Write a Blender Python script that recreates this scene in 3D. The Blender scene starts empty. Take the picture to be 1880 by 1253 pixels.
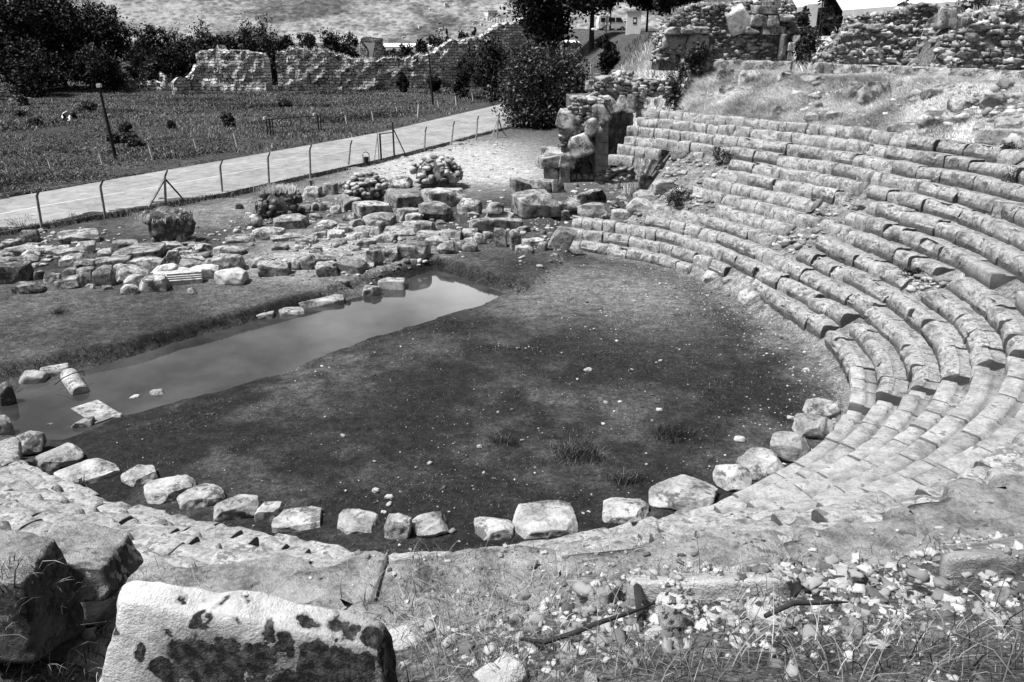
import bpy, math, random
import numpy as np
from math import radians, sin, cos, pi, atan2, hypot
sc = bpy.context.scene
COL = sc.collection
# ------------------------------------------------------------------ camera
FPX, PITCH, HC = 1462.0, 0.36358731, 9.08471
cam_d = bpy.data.cameras.new('camera'); cam = bpy.data.objects.new('camera', cam_d); COL.objects.link(cam)
cam_d.sensor_width = 36.0; cam_d.lens = FPX / 1880 * 36.0
cam_d.clip_start = 0.05; cam_d.clip_end = 30000
cam.location = (0, 0, HC); cam.rotation_euler = (pi / 2 - PITCH, 0, 0)
sc.camera = cam
# ------------------------------------------------------------------ sky, sun, exposure
SUN_EL, SUN_AZ = radians(64), radians(-104)          # azimuth from +Y towards +X
w = bpy.data.worlds.new('World'); sc.world = w; w.use_nodes = True
nt = w.node_tree
sky = nt.nodes.new('ShaderNodeTexSky'); sky.sky_type = 'NISHITA'; sky.sun_disc = False
sky.sun_elevation = SUN_EL; sky.sun_rotation = SUN_AZ
sky.dust_density = 4.0; sky.air_density = 1.0
bw = nt.nodes.new('ShaderNodeRGBToBW')
bg = nt.nodes['Background']; bg.inputs['Strength'].default_value = 0.036
nt.links.new(sky.outputs[0], bw.inputs[0])
# broken cloud: the sky is brighter where there is cloud
wtc = nt.nodes.new('ShaderNodeTexCoord'); wmp = nt.nodes.new('ShaderNodeMapping'); wmp.inputs['Scale'].default_value = (1, 1, 2.2)
wno = nt.nodes.new('ShaderNodeTexNoise'); wno.inputs['Scale'].default_value = 2.6; wno.inputs['Detail'].default_value = 6
wmr = nt.nodes.new('ShaderNodeMapRange'); wmr.inputs[1].default_value = .44; wmr.inputs[2].default_value = .64; wmr.inputs[3].default_value = .6; wmr.inputs[4].default_value = 3.0
wmu = nt.nodes.new('ShaderNodeMath'); wmu.operation = 'MULTIPLY'
nt.links.new(wtc.outputs['Generated'], wmp.inputs[0]); nt.links.new(wmp.outputs[0], wno.inputs['Vector']); nt.links.new(wno.outputs['Fac'], wmr.inputs[0])
nt.links.new(bw.outputs[0], wmu.inputs[0]); nt.links.new(wmr.outputs[0], wmu.inputs[1]); wsx = nt.nodes.new('ShaderNodeSeparateXYZ'); nt.links.new(wtc.outputs['Generated'], wsx.inputs[0])
wgr = nt.nodes.new('ShaderNodeMapRange'); wgr.inputs[1].default_value = .80; wgr.inputs[2].default_value = .96; wgr.inputs[3].default_value = 1.0; wgr.inputs[4].default_value = 7.0; wgr.interpolation_type = 'SMOOTHSTEP'
nt.links.new(wsx.outputs[1], wgr.inputs[0]); wm2 = nt.nodes.new('ShaderNodeMath'); wm2.operation = 'MULTIPLY'     # unseen sky over the mountain, brightened to lift the pool's reflection
nt.links.new(wmu.outputs[0], wm2.inputs[0]); nt.links.new(wgr.outputs[0], wm2.inputs[1]); nt.links.new(wm2.outputs[0], bg.inputs[0])
sl = bpy.data.lights.new('sun', 'SUN'); sun = bpy.data.objects.new('sun', sl); COL.objects.link(sun)
sl.energy = 5.0; sl.angle = radians(7); sl.color = (1, 1, 1)
sun.rotation_euler = (pi / 2 - SUN_EL, 0, pi - SUN_AZ)
sc.view_settings.view_transform = 'Standard'; sc.view_settings.look = 'None'
sc.view_settings.gamma = 1.0; sc.view_settings.use_curve_mapping = False
sc.view_settings.exposure = 0.6
sc.cycles.max_bounces = 5

# ------------------------------------------------------------------ numeric helpers
rng = np.random.default_rng(7); random.seed(7)
def vnoise(P, seed=0):
    P = np.asarray(P, float); I = np.floor(P).astype(np.int64); F = P - I; F = F * F * (3 - 2 * F)
    def h(i, j, k):
        n = (i * 374761393 + j * 668265263 + k * 2147483647 + seed * 974634777) & 0xffffffff
        n = ((n ^ (n >> 13)) * 1274126177) & 0xffffffff
        n = ((n ^ (n >> 16)) * 2246822519) & 0xffffffff
        return ((n ^ (n >> 15)) & 0xffff) / 32767.5 - 1
    r = 0
    for a in (0, 1):
        wa = F[..., 0] if a else 1 - F[..., 0]
        for b in (0, 1):
            wb = F[..., 1] if b else 1 - F[..., 1]
            for c in (0, 1):
                wc = F[..., 2] if c else 1 - F[..., 2]
                r = r + wa * wb * wc * h(I[..., 0] + a, I[..., 1] + b, I[..., 2] + c)
    return r
def fbm(P, seed=0, o=3):
    r = 0; a = 1.0
    for k in range(o):
        r = r + a * vnoise(np.asarray(P) * 2 ** k, seed + k); a *= .5
    return r / 1.75
def n2(x, y, s, seed=0, o=3):
    return fbm(np.stack([np.asarray(x) / s, np.asarray(y) / s, np.zeros_like(np.asarray(x, float)) + .37], -1), seed, o)
def smooth(a, b, x):
    t = np.clip((x - a) / (b - a), 0, 1); return t * t * (3 - 2 * t)
CP, SP = cos(PITCH), sin(PITCH)
def ray(px, py):
    x = (px - 940) / FPX; y = -(py - 626.5) / FPX
    return np.array([x, CP + y * SP, -SP + y * CP])
def at(px, py, z=0.0):
    d = ray(px, py); t = (z - HC) / d[2]; return d * t + np.array([0, 0, HC])
def aty(px, py, Y):
    d = ray(px, py); t = Y / d[1]; return d * t + np.array([0, 0, HC])
def pix(p):
    x, y, z = p[0], p[1], p[2] - HC
    fw = y * CP - z * SP; up = y * SP + z * CP
    return 940 + FPX * x / fw, 626.5 - FPX * up / fw

# ------------------------------------------------------------------ theatre geometry
CX, CY, R1, DT, HS = 0.1325, 23.221, 10.0744, 0.6065, 0.40
DG = np.array([[0,0,0,0,0,0,0.01,0.1,0.04,-0.08,-0.01,0,0,0,0,0,-0.11,-0.18,-0.08,-0.02,-0.02,-0.01,0,0.01,-0.01,-0.02,-0.02,0.01,0.06,0.12,0.1,0.09,0.1,0.1,0.17,0.13,0.12,0.29,0.48,0.41,0.28,0.15,0.05,0.1,0.12,0.01],
[0,0,0,0,0,0,0.02,0.14,0.04,-0.1,-0.03,0,0,0,0,-0.01,-0.18,-0.21,-0.09,-0.02,-0.02,-0.01,0,0,-0.01,-0.02,-0.02,0.01,0.06,0.13,0.1,0.09,0.09,0.07,0.08,0.09,0.13,0.23,0.27,0.23,0.19,0.07,-0.01,0.11,0.19,0.02],
[0,0,0,0,0,0,0.01,0.1,0.04,-0.08,-0.01,0,0,0,0,0,-0.11,-0.18,-0.08,-0.01,-0.01,0,0,-0.01,-0.01,0,0,0.01,0.02,0.06,0.03,0.01,-0.03,-0.07,-0.08,-0.05,0.01,0.07,0.11,0.07,0.03,-0.05,-0.02,0.16,0.22,0.02],
[0,0,0,0,0,0,0,0.01,0.01,-0.01,0,0,0,0,0,0,-0.01,-0.03,-0.01,0,0,0,0,-0.01,0,0.02,0.02,0.02,-0.02,-0.01,-0.02,-0.09,-0.18,-0.23,-0.13,-0.05,-0.06,-0.03,-0.01,-0.03,-0.05,-0.1,-0.04,0.16,0.15,0],
[0,0,0,0,0,0,0,0,0,0,0,0,0,0,0,0,0,0,0,0,0,-0.01,-0.01,0,0,0.03,0.03,0.04,-0.02,-0.04,0.01,-0.07,-0.2,-0.26,-0.12,-0.04,-0.1,-0.1,-0.08,-0.05,0.07,0.07,0.01,0.03,0.01,0],
[0,0,0,0,0,0,0,0,0,0,0,0,0,0,0,0,0,0,0,0.02,0.02,0.01,0,0,-0.01,0.02,0.03,0.04,-0.03,-0.07,-0.02,-0.2,-0.17,-0.1,-0.04,-0.05,-0.13,-0.17,-0.18,-0.1,0.15,0.15,0.03,0,0,0],
[0,0,0,0,0,0,0,0,0,0,0,0,0,0,0,0,0,0,0,0.05,0.05,0.02,0,0,-0.02,-0.04,-0.02,0.01,-0.04,-0.07,-0.09,-0.2,-0.15,-0.08,-0.02,-0.05,-0.12,-0.15,-0.1,0.04,0.12,0.03,0.07,0.07,0,0],
[0,0,0,0,0,0,0,0,0,0,0,0,0,0,0,0,0,0,0,0.04,0.05,0.02,0,0,-0.02,-0.04,0,0.01,-0.07,-0.07,-0.04,-0.03,-0.01,0,0.08,0.05,0.01,-0.05,-0.05,-0.05,-0.04,0.08,0.55,0.55,0.07,0],
[0,0,0,0,0,0,0,0,0,0,0,0,0,0,0,0,0,0,0,0,0.01,0.01,0,0,0,-0.01,0.03,-0.06,-0.14,-0.1,0.02,0.09,0.14,0.13,0.18,0.11,0.03,-0.09,-0.22,-0.21,-0.13,0.25,0.73,0.72,0.19,0],
[0,0,0,0,0,0,0,0,0,0,0,0,0,0,0,0,0,0,0,0,0,0,0,0,0,0,0,-0.1,-0.16,-0.1,0,0.13,0.21,0.22,0.14,0.07,-0.05,-0.23,-0.28,-0.25,-0.16,0.38,0.72,0.69,0.15,0],
[0,0,0,0,0,0,0,0,0,0,0,0,0,0,0,0,0,0,0,0,0,0,0,0,0,0,0,-0.01,-0.04,-0.06,0,0.09,0.13,0.16,0.04,-0.06,-0.1,-0.21,-0.14,-0.05,0.03,0.47,0.8,0.71,0.09,0],
[0,0,0,0,0,0,0,0,0,0,0,0,0,0,0,0,0,0,0,0,0,0,0,0,0,0,0,0,0,0,0.01,0.12,0.2,0.16,-0.06,-0.21,-0.15,-0.14,-0.05,0.1,0.13,0.57,1.13,0.96,0.09,0],
[0,0,0,0,0,0,0,0,0,0,0,0,0,0,0,0,0,0,0,0,0,0,0,0,0,0,0,0,0,0,0.01,0.15,0.18,0.1,-0.12,-0.2,-0.05,-0.06,-0.11,0,0.08,0.69,1.33,1.11,0.07,0],
[0,0,0,0,0,0,0,0,0,0,0,0,0,0,0,0,0,0,0,0,0,0,0,0,0,0,0,0,0,0,0,0.08,0.2,0.18,-0.06,-0.05,0.22,0.08,-0.2,-0.13,-0.02,0.55,1.37,1.11,0.06,0]])
NEAR_T = [-180, -150, -143, -138, -133.6, -126.6, -123, -116, -109, -103.6, -99, -92.6, -82, -77, -70]
NEAR_D = [1.9, 1.9, 1.5, .9, .25, -.3, -.5, -.9, -.84, -.62, -.5, -.48, -.4, -.3, 0]
def harm(t): return -1.9134 * np.cos(2 * t) + .8793 * np.sin(2 * t) + .4668 * np.cos(3 * t) - .7858 * np.sin(3 * t)
def dgrid(row, t):
    a = np.clip((np.degrees(t) + 180) / 6, 0, DG.shape[1] - 1.001); j = a.astype(int); fa = a - j
    b = np.clip(row - 1, 0, 12.999); i = np.floor(b).astype(int); fb = b - i
    g = (DG[i, j] * (1 - fa) + DG[i, j + 1] * fa) * (1 - fb) + (DG[i + 1, j] * (1 - fa) + DG[i + 1, j + 1] * fa) * fb
    td = np.degrees(t); k = smooth(-78, -70, td)
    return g * k + np.interp(td, NEAR_T, NEAR_D) * (1 - k)
def rowr(row, t):
    t = np.asarray(t, float); return R1 + (row - 1) * DT + harm(t) + dgrid(np.full_like(t, row), t)
def polar(x, y):
    dx = np.asarray(x, float) - CX; dy = np.asarray(y, float) - CY
    n = np.hypot(dx, dy); t = np.arctan2(dy, dx)
    q = n - harm(t); row = np.clip((q - R1) / DT + 1, 1, 14)
    return q - dgrid(row, t), t, n
def theta(px, py, z):
    p = at(px, py, z); return atan2(p[1] - CY, p[0] - CX)

# ------------------------------------------------------------------ terrain
WATER = -0.15
POOL = [(-60, 790), (0, 742), (60, 708), (130, 690), (158, 678), (240, 656), (343, 623), (439, 599), (515, 577), (547, 567), (633, 552), (698, 538),
        (735, 520), (795, 496), (835, 505), (880, 522), (923, 538), (880, 560), (800, 584), (700, 613), (600, 648), (500, 690), (400, 717),
        (300, 742), (210, 770), (125, 805), (60, 812), (0, 790), (-60, 830)]
POOLW = np.array([at(x, y, WATER)[:2] for x, y in POOL])
BANK = [(-300, 760), (0, 674), (127, 647), (240, 626), (343, 599), (446, 570), (549, 545), (592, 534), (674, 503), (743, 486), (795, 472), (812, 475), (880, 500), (935, 513), (966, 520)]
BANKW = np.array([at(x, y, .3)[:2] for x, y in BANK] + [(2.6, 34.5), (1.0, 60.0), (-60, 60), (-60, 30)])
def poly_sd(x, y, poly):
    x = np.asarray(x, float); y = np.asarray(y, float)
    d = np.full(x.shape, 1e9); ins = np.zeros(x.shape, bool); m = len(poly)
    for i in range(m):
        ax, ay = poly[i]; bx, by = poly[(i + 1) % m]
        ex, ey = bx - ax, by - ay; L = ex * ex + ey * ey + 1e-12
        t = np.clip(((x - ax) * ex + (y - ay) * ey) / L, 0, 1)
        d = np.minimum(d, np.hypot(x - ax - t * ex, y - ay - t * ey))
        c = ((ay > y) != (by > y)) & (x < (bx - ax) * (y - ay) / (by - ay + 1e-12) + ax)
        ins ^= c
    return np.where(ins, -d, d)
EDGE = np.array([(2.2, 33.4), (4.2, 37.5), (6.4, 41.5), (7.5, 46), (8.5, 55), (8, 70), (6, 88), (4, 105), (2, 135), (0, 170), (400, 420), (500, -60), (-40, -60), (-24, 7.5), (-11.6, 15.9), (-5, 19.5), (0, 24), (1.5, 30)], float)
def gz(x, y):
    x = np.asarray(x, float); y = np.asarray(y, float)
    q, t, n = polar(x, y)
    z = 0.05 * n2(x, y, 2.2, 3) + .03 * n2(x, y, .5, 4) + .22 * n2(x, y, 40, 5) * smooth(45, 80, y)
    # stage platform and pool
    near = (x > -45) & (x < 12) & (y > 5) & (y < 48)
    dw = np.full(x.shape, 99.); db = np.full(x.shape, 99.)
    if near.any():
        dw[near] = poly_sd(x[near], y[near], POOLW); db[near] = poly_sd(x[near], y[near], BANKW)
    plat = smooth(.25, -.25, db) * (.12 + .18 * smooth(47, 36, y - .25 * x))
    bed = -.55
    z_out = np.where(dw < 0, 1, 0)
    dw = np.where(near, dw + np.where(db < .35, .06, .22) * n2(x, y, 1.1, 7) + .08 * n2(x, y, .35, 8), 99.)
    nearside = WATER + (z + plat - WATER) * smooth(0, np.where(db < 0.35, .28, 1.5), dw)
    z = np.where(dw < 0, WATER - .5 * smooth(0, .6, -dw), np.where(dw < 2, nearside, z + plat))
    # cavea and hill
    td = np.degrees(t); c = .66 * (q - R1) - .16; lift = .13 * smooth(-48, -75, td - 2.2 * (q - 14)) * smooth(11.5, 13, q)
    nearc = smooth(-5, -22, td) * smooth(-150, -140, td); hill = np.where(q < 17.9, c, 5.02 + (q - 17.9) * .52) + lift + nearc * (.17 * smooth(17.9, 18.35, q) + .36 * smooth(18.95, 19.3, q) * smooth(-103, -96, td))
    top = 7.25 + .06 * n2(x, y, 1.5, 11)
    hill = np.minimum(hill, top + .02 * np.clip(q - 22, 0, 100))
    hill = hill + smooth(27, 60, n) * 1.3 + .10 * n2(x, y, 1.3, 21) * smooth(18, 19.5, q)
    de = np.full(x.shape, 0.)
    de = poly_sd(x, y, EDGE)
    wd = np.where(y > 60, 9., np.where(y > 36, 2.6, 1.2))
    m = smooth(.3, -1, de / wd)
    hz = np.maximum(hill, -.2) * m
    z = np.where(q > R1 - .3, z * (1 - m) + np.maximum(hz, z * (q < 11)) * (m > 1e-4), z)
    # destroyed stretches of seating are filled with earth
    for bx, by, bz, br, bh in FILL:
        z = z + bh * np.exp(-((x - bx) ** 2 + (y - by) ** 2) / br ** 2)
    return z
FILL = []
for px_, py_, zz, br, bh in ((1235, 318, 3.4, 1.5, .45), (1160, 370, 1.9, 1.0, .35), (1290, 340, 3.2, .8, .2), (1435, 450, 2.0, .7, .2), (1495, 415, 2.6, .7, .2), (1150, 318, 2.4, 1.3, .8), (1120, 335, 2.0, 1.0, .5), (1690, 520, 2.2, .7, .25)):
    p_ = at(px_, py_, zz); FILL.append((p_[0], p_[1], zz, br, bh))
for px_, py_, Y_, br, bh in ((420, 1190, 2.1, .95, -.55), (60, 1190, 2.4, .8, -.4)):
    p_ = aty(px_, py_, Y_); FILL.append((p_[0], p_[1], 0, br, bh))
def gz1(x, y): return float(gz(np.array([x]), np.array([y]))[0])
def atg(px, py):
    d = ray(px, py); T = np.concatenate([np.arange(1.2, 60, .08), np.arange(60, 400, .5)])
    X = d[0] * T; Y = d[1] * T; Z = HC + d[2] * T
    b = np.nonzero(Z < gz(X, Y))[0]
    if len(b) == 0: t = min((0 - HC) / d[2] if d[2] < 0 else 300, 400)
    else: t = T[b[0]] - .04
    return np.array([d[0] * t, d[1] * t, gz1(d[0] * t, d[1] * t)])

# ------------------------------------------------------------------ mesh helpers
def mesh(name, V, F, mat=None, smooth_=False):
    me = bpy.data.meshes.new(name)
    V = np.ascontiguousarray(V, np.float32)
    if isinstance(F, np.ndarray):
        k = F.shape[1]
        me.vertices.add(len(V)); me.vertices.foreach_set('co', V.ravel())
        me.loops.add(F.size); me.loops.foreach_set('vertex_index', np.ascontiguousarray(F, np.int32).ravel())
        me.polygons.add(len(F)); me.polygons.foreach_set('loop_start', np.arange(0, F.size, k, dtype=np.int32))
        me.update(calc_edges=True)
    else:
        me.from_pydata(V.tolist(), [], F); me.update()
    if smooth_: me.polygons.foreach_set('use_smooth', np.ones(len(me.polygons), bool)); me.update()
    if mat: me.materials.append(mat)
    return me
def obj(name, me, parent=None, loc=(0, 0, 0), rot=(0, 0, 0)):
    o = bpy.data.objects.new(name, me); COL.objects.link(o)
    o.location = loc; o.rotation_euler = rot
    if parent: o.parent = parent
    return o
def tag(o, label, cat, group=None):
    o['label'] = label; o['category'] = cat
    if group: o['group'] = group
    return o
def struct(o): o['kind'] = 'structure'; return o
def stuff(o, label, cat): o['kind'] = 'stuff'; return tag(o, label, cat)
def empty(name, loc=(0, 0, 0), rz=0): 
    o = bpy.data.objects.new(name, None); COL.objects.link(o); o.location = loc; o.rotation_euler = (0, 0, rz); o.empty_display_size = .2
    return o
class MB:
    def __init__(s): s.V = []; s.F = []
    def add(s, V, F):
        b = len(s.V); s.V += [tuple(v) for v in V]; s.F += [tuple(i + b for i in f) for f in F]
    def box(s, c, d, rz=0, top=1.0):
        x, y, z = c; a, b, h = d[0] / 2, d[1] / 2, d[2] / 2; V = []
        for k, kk in ((-1, 1), (1, top)):
            for u, v_ in ((-1, -1), (1, -1), (1, 1), (-1, 1)):
                X, Y = u * a * kk, v_ * b * kk
                V.append((x + X * cos(rz) - Y * sin(rz), y + X * sin(rz) + Y * cos(rz), z + k * h))
        s.add(V, [(3, 2, 1, 0), (4, 5, 6, 7), (0, 1, 5, 4), (1, 2, 6, 5), (2, 3, 7, 6), (3, 0, 4, 7)])
    def tube(s, pts, rad, n=6):
        pts = [np.array(p, float) for p in pts]
        rad = [rad] * len(pts) if np.isscalar(rad) else rad
        V = []; F = []
        for i, p in enumerate(pts):
            d = pts[min(i + 1, len(pts) - 1)] - pts[max(i - 1, 0)]; d /= np.linalg.norm(d) + 1e-9
            a = np.cross(d, (0, 0, 1) if abs(d[2]) < .9 else (1, 0, 0)); a /= np.linalg.norm(a); b = np.cross(d, a)
            for k in range(n):
                an = 2 * pi * k / n; V.append(p + rad[i] * (cos(an) * a + sin(an) * b))
        for i in range(len(pts) - 1):
            for k in range(n):
                F.append((i * n + k, i * n + (k + 1) % n, (i + 1) * n + (k + 1) % n, (i + 1) * n + k))
        F.append(tuple(range(n))[::-1]); F.append(tuple(range((len(pts) - 1) * n, len(pts) * n)))
        s.add(V, F)
    def build(s, name, mat, parent=None, loc=(0, 0, 0), sm=False):
        me = mesh(name, np.array(s.V), s.F, mat, sm); return obj(name, me, parent, loc)
# cube-sphere grid
_cs = {}
def cubegrid(n):
    if n in _cs: return _cs[n]
    idx = {}; V = []; F = []
    def vid(p):
        k = tuple(p)
        if k not in idx: idx[k] = len(V); V.append([2 * c / n - 1 for c in p])
        return idx[k]
    for ax in range(3):
        for side in (0, n):
            for i in range(n):
                for j in range(n):
                    q = []
                    for a, b in ((i, j), (i + 1, j), (i + 1, j + 1), (i, j + 1)):
                        p = [0, 0, 0]; p[ax] = side; p[(ax + 1) % 3] = a; p[(ax + 2) % 3] = b; q.append(vid(p))
                    F.append(q if side else q[::-1])
    _cs[n] = (np.array(V), np.array(F, np.int32)); return _cs[n]
def stone_verts(w, d, h, style, seed, n=10, rough=1.0):
    """a stone whose base sits at z = 0; style: block | boulder | slab | rough"""
    r = np.random.default_rng(seed); V, F = cubegrid(n); V = V.copy()
    e = {'block': 14, 'slab': 10, 'boulder': 3.4, 'rough': 7}[style]
    L = (np.abs(V) ** e).sum(1) ** (1 / e); V = V / L[:, None]
    k = {'block': 6, 'slab': 7, 'boulder': 12, 'rough': 12}[style]
    for _ in range(k):
        nn = r.normal(size=3); nn[2] = abs(nn[2]) * .8; nn /= np.linalg.norm(nn)
        m = (V @ nn).max(); c = m * r.uniform(.66, .95) if style != 'boulder' else m * r.uniform(.70, .9)
        ex = np.maximum(V @ nn - c, 0); V -= ex[:, None] * nn
    sc_ = np.array([w, d, h]) / 2; V = V * sc_
    # skew the plan a little so no two are rectangular
    V[:, 0] += V[:, 1] * r.uniform(-.12, .12) + V[:, 2] * r.uniform(-.08, .08); V[:, 1] += V[:, 0] * r.uniform(-.08, .08)
    s = max(.12, min(w, d, h)); am = {'block': .055, 'slab': .06, 'boulder': .09, 'rough': .095}[style] * rough
    o3 = r.uniform(0, 99, 3)
    dirs = V / (np.linalg.norm(V, axis=1)[:, None] + 1e-6)
    V = V + dirs * (fbm(V / (s * 1.1) + o3, seed % 97, 3) * am * s * 1.6 + vnoise(V / (s * .28) + o3, seed % 89) * am * s * .55)[:, None]
    V[:, 2] -= V[:, 2].min()
    return V, F
_tiny = {}
def scatter_mesh(P, S, seed=0, n=2, zsink=.25, ang=None, style_e=3.0, tilt=.35, jit=.12):
    """many small stones merged: centres P (N,3), sizes S (N,3)"""
    V0, F0 = cubegrid(n); r = np.random.default_rng(seed); N = len(P); k = len(V0)
    L = (np.abs(V0) ** style_e).sum(1) ** (1 / style_e); B = V0 / L[:, None]
    V = np.repeat(B[None], N, 0) * (1 + r.normal(0, jit * 1.3, (N, k, 1)))
    V[:, :, :] += r.normal(0, jit * .75, (N, k, 3))
    V = V * np.asarray(S)[:, None, :] / 2
    a = r.uniform(0, 2 * pi, N) if ang is None else ang
    tx = r.normal(0, tilt, N)
    y = V[..., 1] * np.cos(tx)[:, None] - V[..., 2] * np.sin(tx)[:, None]; z = V[..., 1] * np.sin(tx)[:, None] + V[..., 2] * np.cos(tx)[:, None]
    x = V[..., 0]
    V = np.stack([x * np.cos(a)[:, None] - y * np.sin(a)[:, None], x * np.sin(a)[:, None] + y * np.cos(a)[:, None], z], -1) + np.asarray(P)[:, None, :]
    V[..., 2] += np.asarray(S)[:, None, 2] * (.5 - zsink)
    F = (F0[None] + (np.arange(N) * k)[:, None, None]).reshape(-1, 4)
    return V.reshape(-1, 3), F
def blades(P, H, W, seed=0, lean=.5, wind=None, droop=.4):
    """grass: one bent blade of three quads tapering to a tip at each point"""
    r = np.random.default_rng(seed); N = len(P); H = np.broadcast_to(H, N) * r.uniform(.55, 1.15, N); W = np.broadcast_to(W, N)
    a = r.uniform(0, 2 * pi, N); le = np.abs(r.normal(lean, lean * .5, N)) * H
    dx, dy = np.cos(a) * le, np.sin(a) * le
    if wind is not None: dx += wind[0] * H; dy += wind[1] * H
    b = r.uniform(0, 2 * pi, N); wx, wy = np.cos(b) * W / 2, np.sin(b) * W / 2
    V = np.zeros((N, 7, 3)); P = np.asarray(P)
    for i, (t, ww) in enumerate(((0, 1), (.4, .8), (.75, .5))):
        c = P + np.stack([dx * t ** 1.7, dy * t ** 1.7, H * (t - droop * t ** 3 * .6)], -1)
        V[:, 2 * i] = c - np.stack([wx, wy, wx * 0], -1) * ww; V[:, 2 * i + 1] = c + np.stack([wx, wy, wx * 0], -1) * ww
    V[:, 6] = P + np.stack([dx, dy, H * (1 - droop * .6)], -1)
    F = np.array([(0, 1, 3, 2), (2, 3, 5, 4), (4, 5, 6, 6)])
    Q = (F[None, :2] + (np.arange(N) * 7)[:, None, None]).reshape(-1, 4)
    T = (np.array([[4, 5, 6]])[None] + (np.arange(N) * 7)[:, None, None]).reshape(-1, 3)
    return V.reshape(-1, 3), Q, T
def mesh_qt(name, V, Q, T, mat):
    me = bpy.data.meshes.new(name); V = np.ascontiguousarray(V, np.float32)
    me.vertices.add(len(V)); me.vertices.foreach_set('co', V.ravel())
    idx = np.concatenate([Q.ravel(), T.ravel()]).astype(np.int32); me.loops.add(len(idx)); me.loops.foreach_set('vertex_index', idx)
    ls = np.concatenate([np.arange(len(Q)) * 4, len(Q) * 4 + np.arange(len(T)) * 3]).astype(np.int32)
    me.polygons.add(len(ls)); me.polygons.foreach_set('loop_start', ls); me.update(calc_edges=True)
    me.materials.append(mat); return me

# ------------------------------------------------------------------ materials (the photograph is monochrome)
def g3(v): return (v, v, v, 1)
class NT:
    def __init__(s, name):
        s.m = bpy.data.materials.new(name); s.m.use_nodes = True; s.t = s.m.node_tree; s.b = s.t.nodes['Principled BSDF']
        s.b.inputs['Specular IOR Level'].default_value = .2; s.b.inputs['Roughness'].default_value = .9
        s.tc = s.n('ShaderNodeTexCoord')
    def n(s, t, **k):
        x = s.t.nodes.new(t)
        for a, b in k.items(): setattr(x, a, b)
        return x
    def l(s, a, b): s.t.links.new(a, b)
    def noise(s, scale, detail=4, vec=None, rough=.6):
        x = s.n('ShaderNodeTexNoise'); x.inputs['Scale'].default_value = scale; x.inputs['Detail'].default_value = detail; x.inputs['Roughness'].default_value = rough
        if vec is not None: s.l(vec, x.inputs['Vector'])
        return x.outputs['Fac']
    def ramp(s, f, a, b, lo=0., hi=1.):
        x = s.n('ShaderNodeMapRange'); x.inputs[1].default_value = a; x.inputs[2].default_value = b; x.inputs[3].default_value = lo; x.inputs[4].default_value = hi
        x.clamp = True; s.l(f, x.inputs[0]); return x.outputs[0]
    def math(s, op, a, b=None):
        x = s.n('ShaderNodeMath', operation=op)
        for i, q in enumerate((a, b)):
            if q is None: continue
            if isinstance(q, (int, float)): x.inputs[i].default_value = q
            else: s.l(q, x.inputs[i])
        return x.outputs[0]
    def mix(s, f, a, b):
        x = s.n('ShaderNodeMix'); x.data_type = 'FLOAT'
        for i, q in ((0, f), (2, a), (3, b)):
            if isinstance(q, (int, float)): x.inputs[i].default_value = q
            else: s.l(q, x.inputs[i])
        return x.outputs[0]
    def color(s, f):
        s.l(f, s.b.inputs['Base Color'])
    def bump(s, f, st, dist=.02):
        x = s.n('ShaderNodeBump'); x.inputs['Strength'].default_value = st; x.inputs['Distance'].default_value = dist; s.l(f, x.inputs['Height']); s.l(x.outputs[0], s.b.inputs['Normal'])
    def objvec(s, amt=37.):
        oi = s.n('ShaderNodeObjectInfo'); m = s.n('ShaderNodeVectorMath', operation='MULTIPLY_ADD')
        s.l(oi.outputs['Random'], m.inputs[0]); m.inputs[1].default_value = (amt, amt * .7, amt * 1.3); s.l(s.tc.outputs['Object'], m.inputs[2])
        s.orand = oi.outputs['Random']; return m.outputs[0]
    def world(s): 
        x = s.n('ShaderNodeNewGeometry'); s.geo = x; return x.outputs['Position']
def stone_mat(name, lo, hi, scale=1.0, dark=.35, dscale=2.2, darkv=.05, bump=.5, var=.25, pits=1.0):
    t = NT(name); v = t.objvec()
    a = t.noise(1.7 * scale, 5, v); b = t.noise(11 * scale, 6, v, .7); c = t.noise(48 * scale, 3, v, .7)
    m = t.math('ADD', t.math('MULTIPLY', a, .5), t.math('ADD', t.math('MULTIPLY', b, .3), t.math('MULTIPLY', c, .2)))
    m = t.ramp(m, .40, .585)
    base = t.mix(m, lo, hi)
    base = t.math('MULTIPLY', base, t.ramp(t.orand, 0, 1, 1 - var, 1 + var * .6))
    # dark lichen and soot patches with their own outline
    d1 = t.noise(dscale * scale, 6, v, .72); d2 = t.noise(dscale * 5 * scale, 4, v, .7)
    dm = t.ramp(t.math('ADD', d1, t.math('MULTIPLY', t.math('SUBTRACT', d2, .5), .35)), .60 - dark * .16, .66 - dark * .16)
    base = t.mix(t.math('MULTIPLY', dm, .75), base, darkv)
    sp = t.ramp(t.noise(90 * scale, 2, v), .62, .7); base = t.mix(t.math('MULTIPLY', sp, .35 * pits), base, darkv * 1.5)
    t.color(base)
    t.bump(t.math('ADD', t.math('MULTIPLY', b, 1.0), t.math('MULTIPLY', c, .45)), bump, .05)
    return t.m
def flat_mat(name, v, rough=.8, nscale=6, amt=.3, bump=0., metal=0.):
    t = NT(name); ve = t.objvec(); f = t.noise(nscale, 5, ve)
    t.color(t.math('MULTIPLY', t.ramp(f, .3, .7, 1 - amt, 1 + amt), v)); t.b.inputs['Roughness'].default_value = rough; t.b.inputs['Metallic'].default_value = metal
    if bump: t.bump(f, bump, .02)
    return t.m
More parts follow.
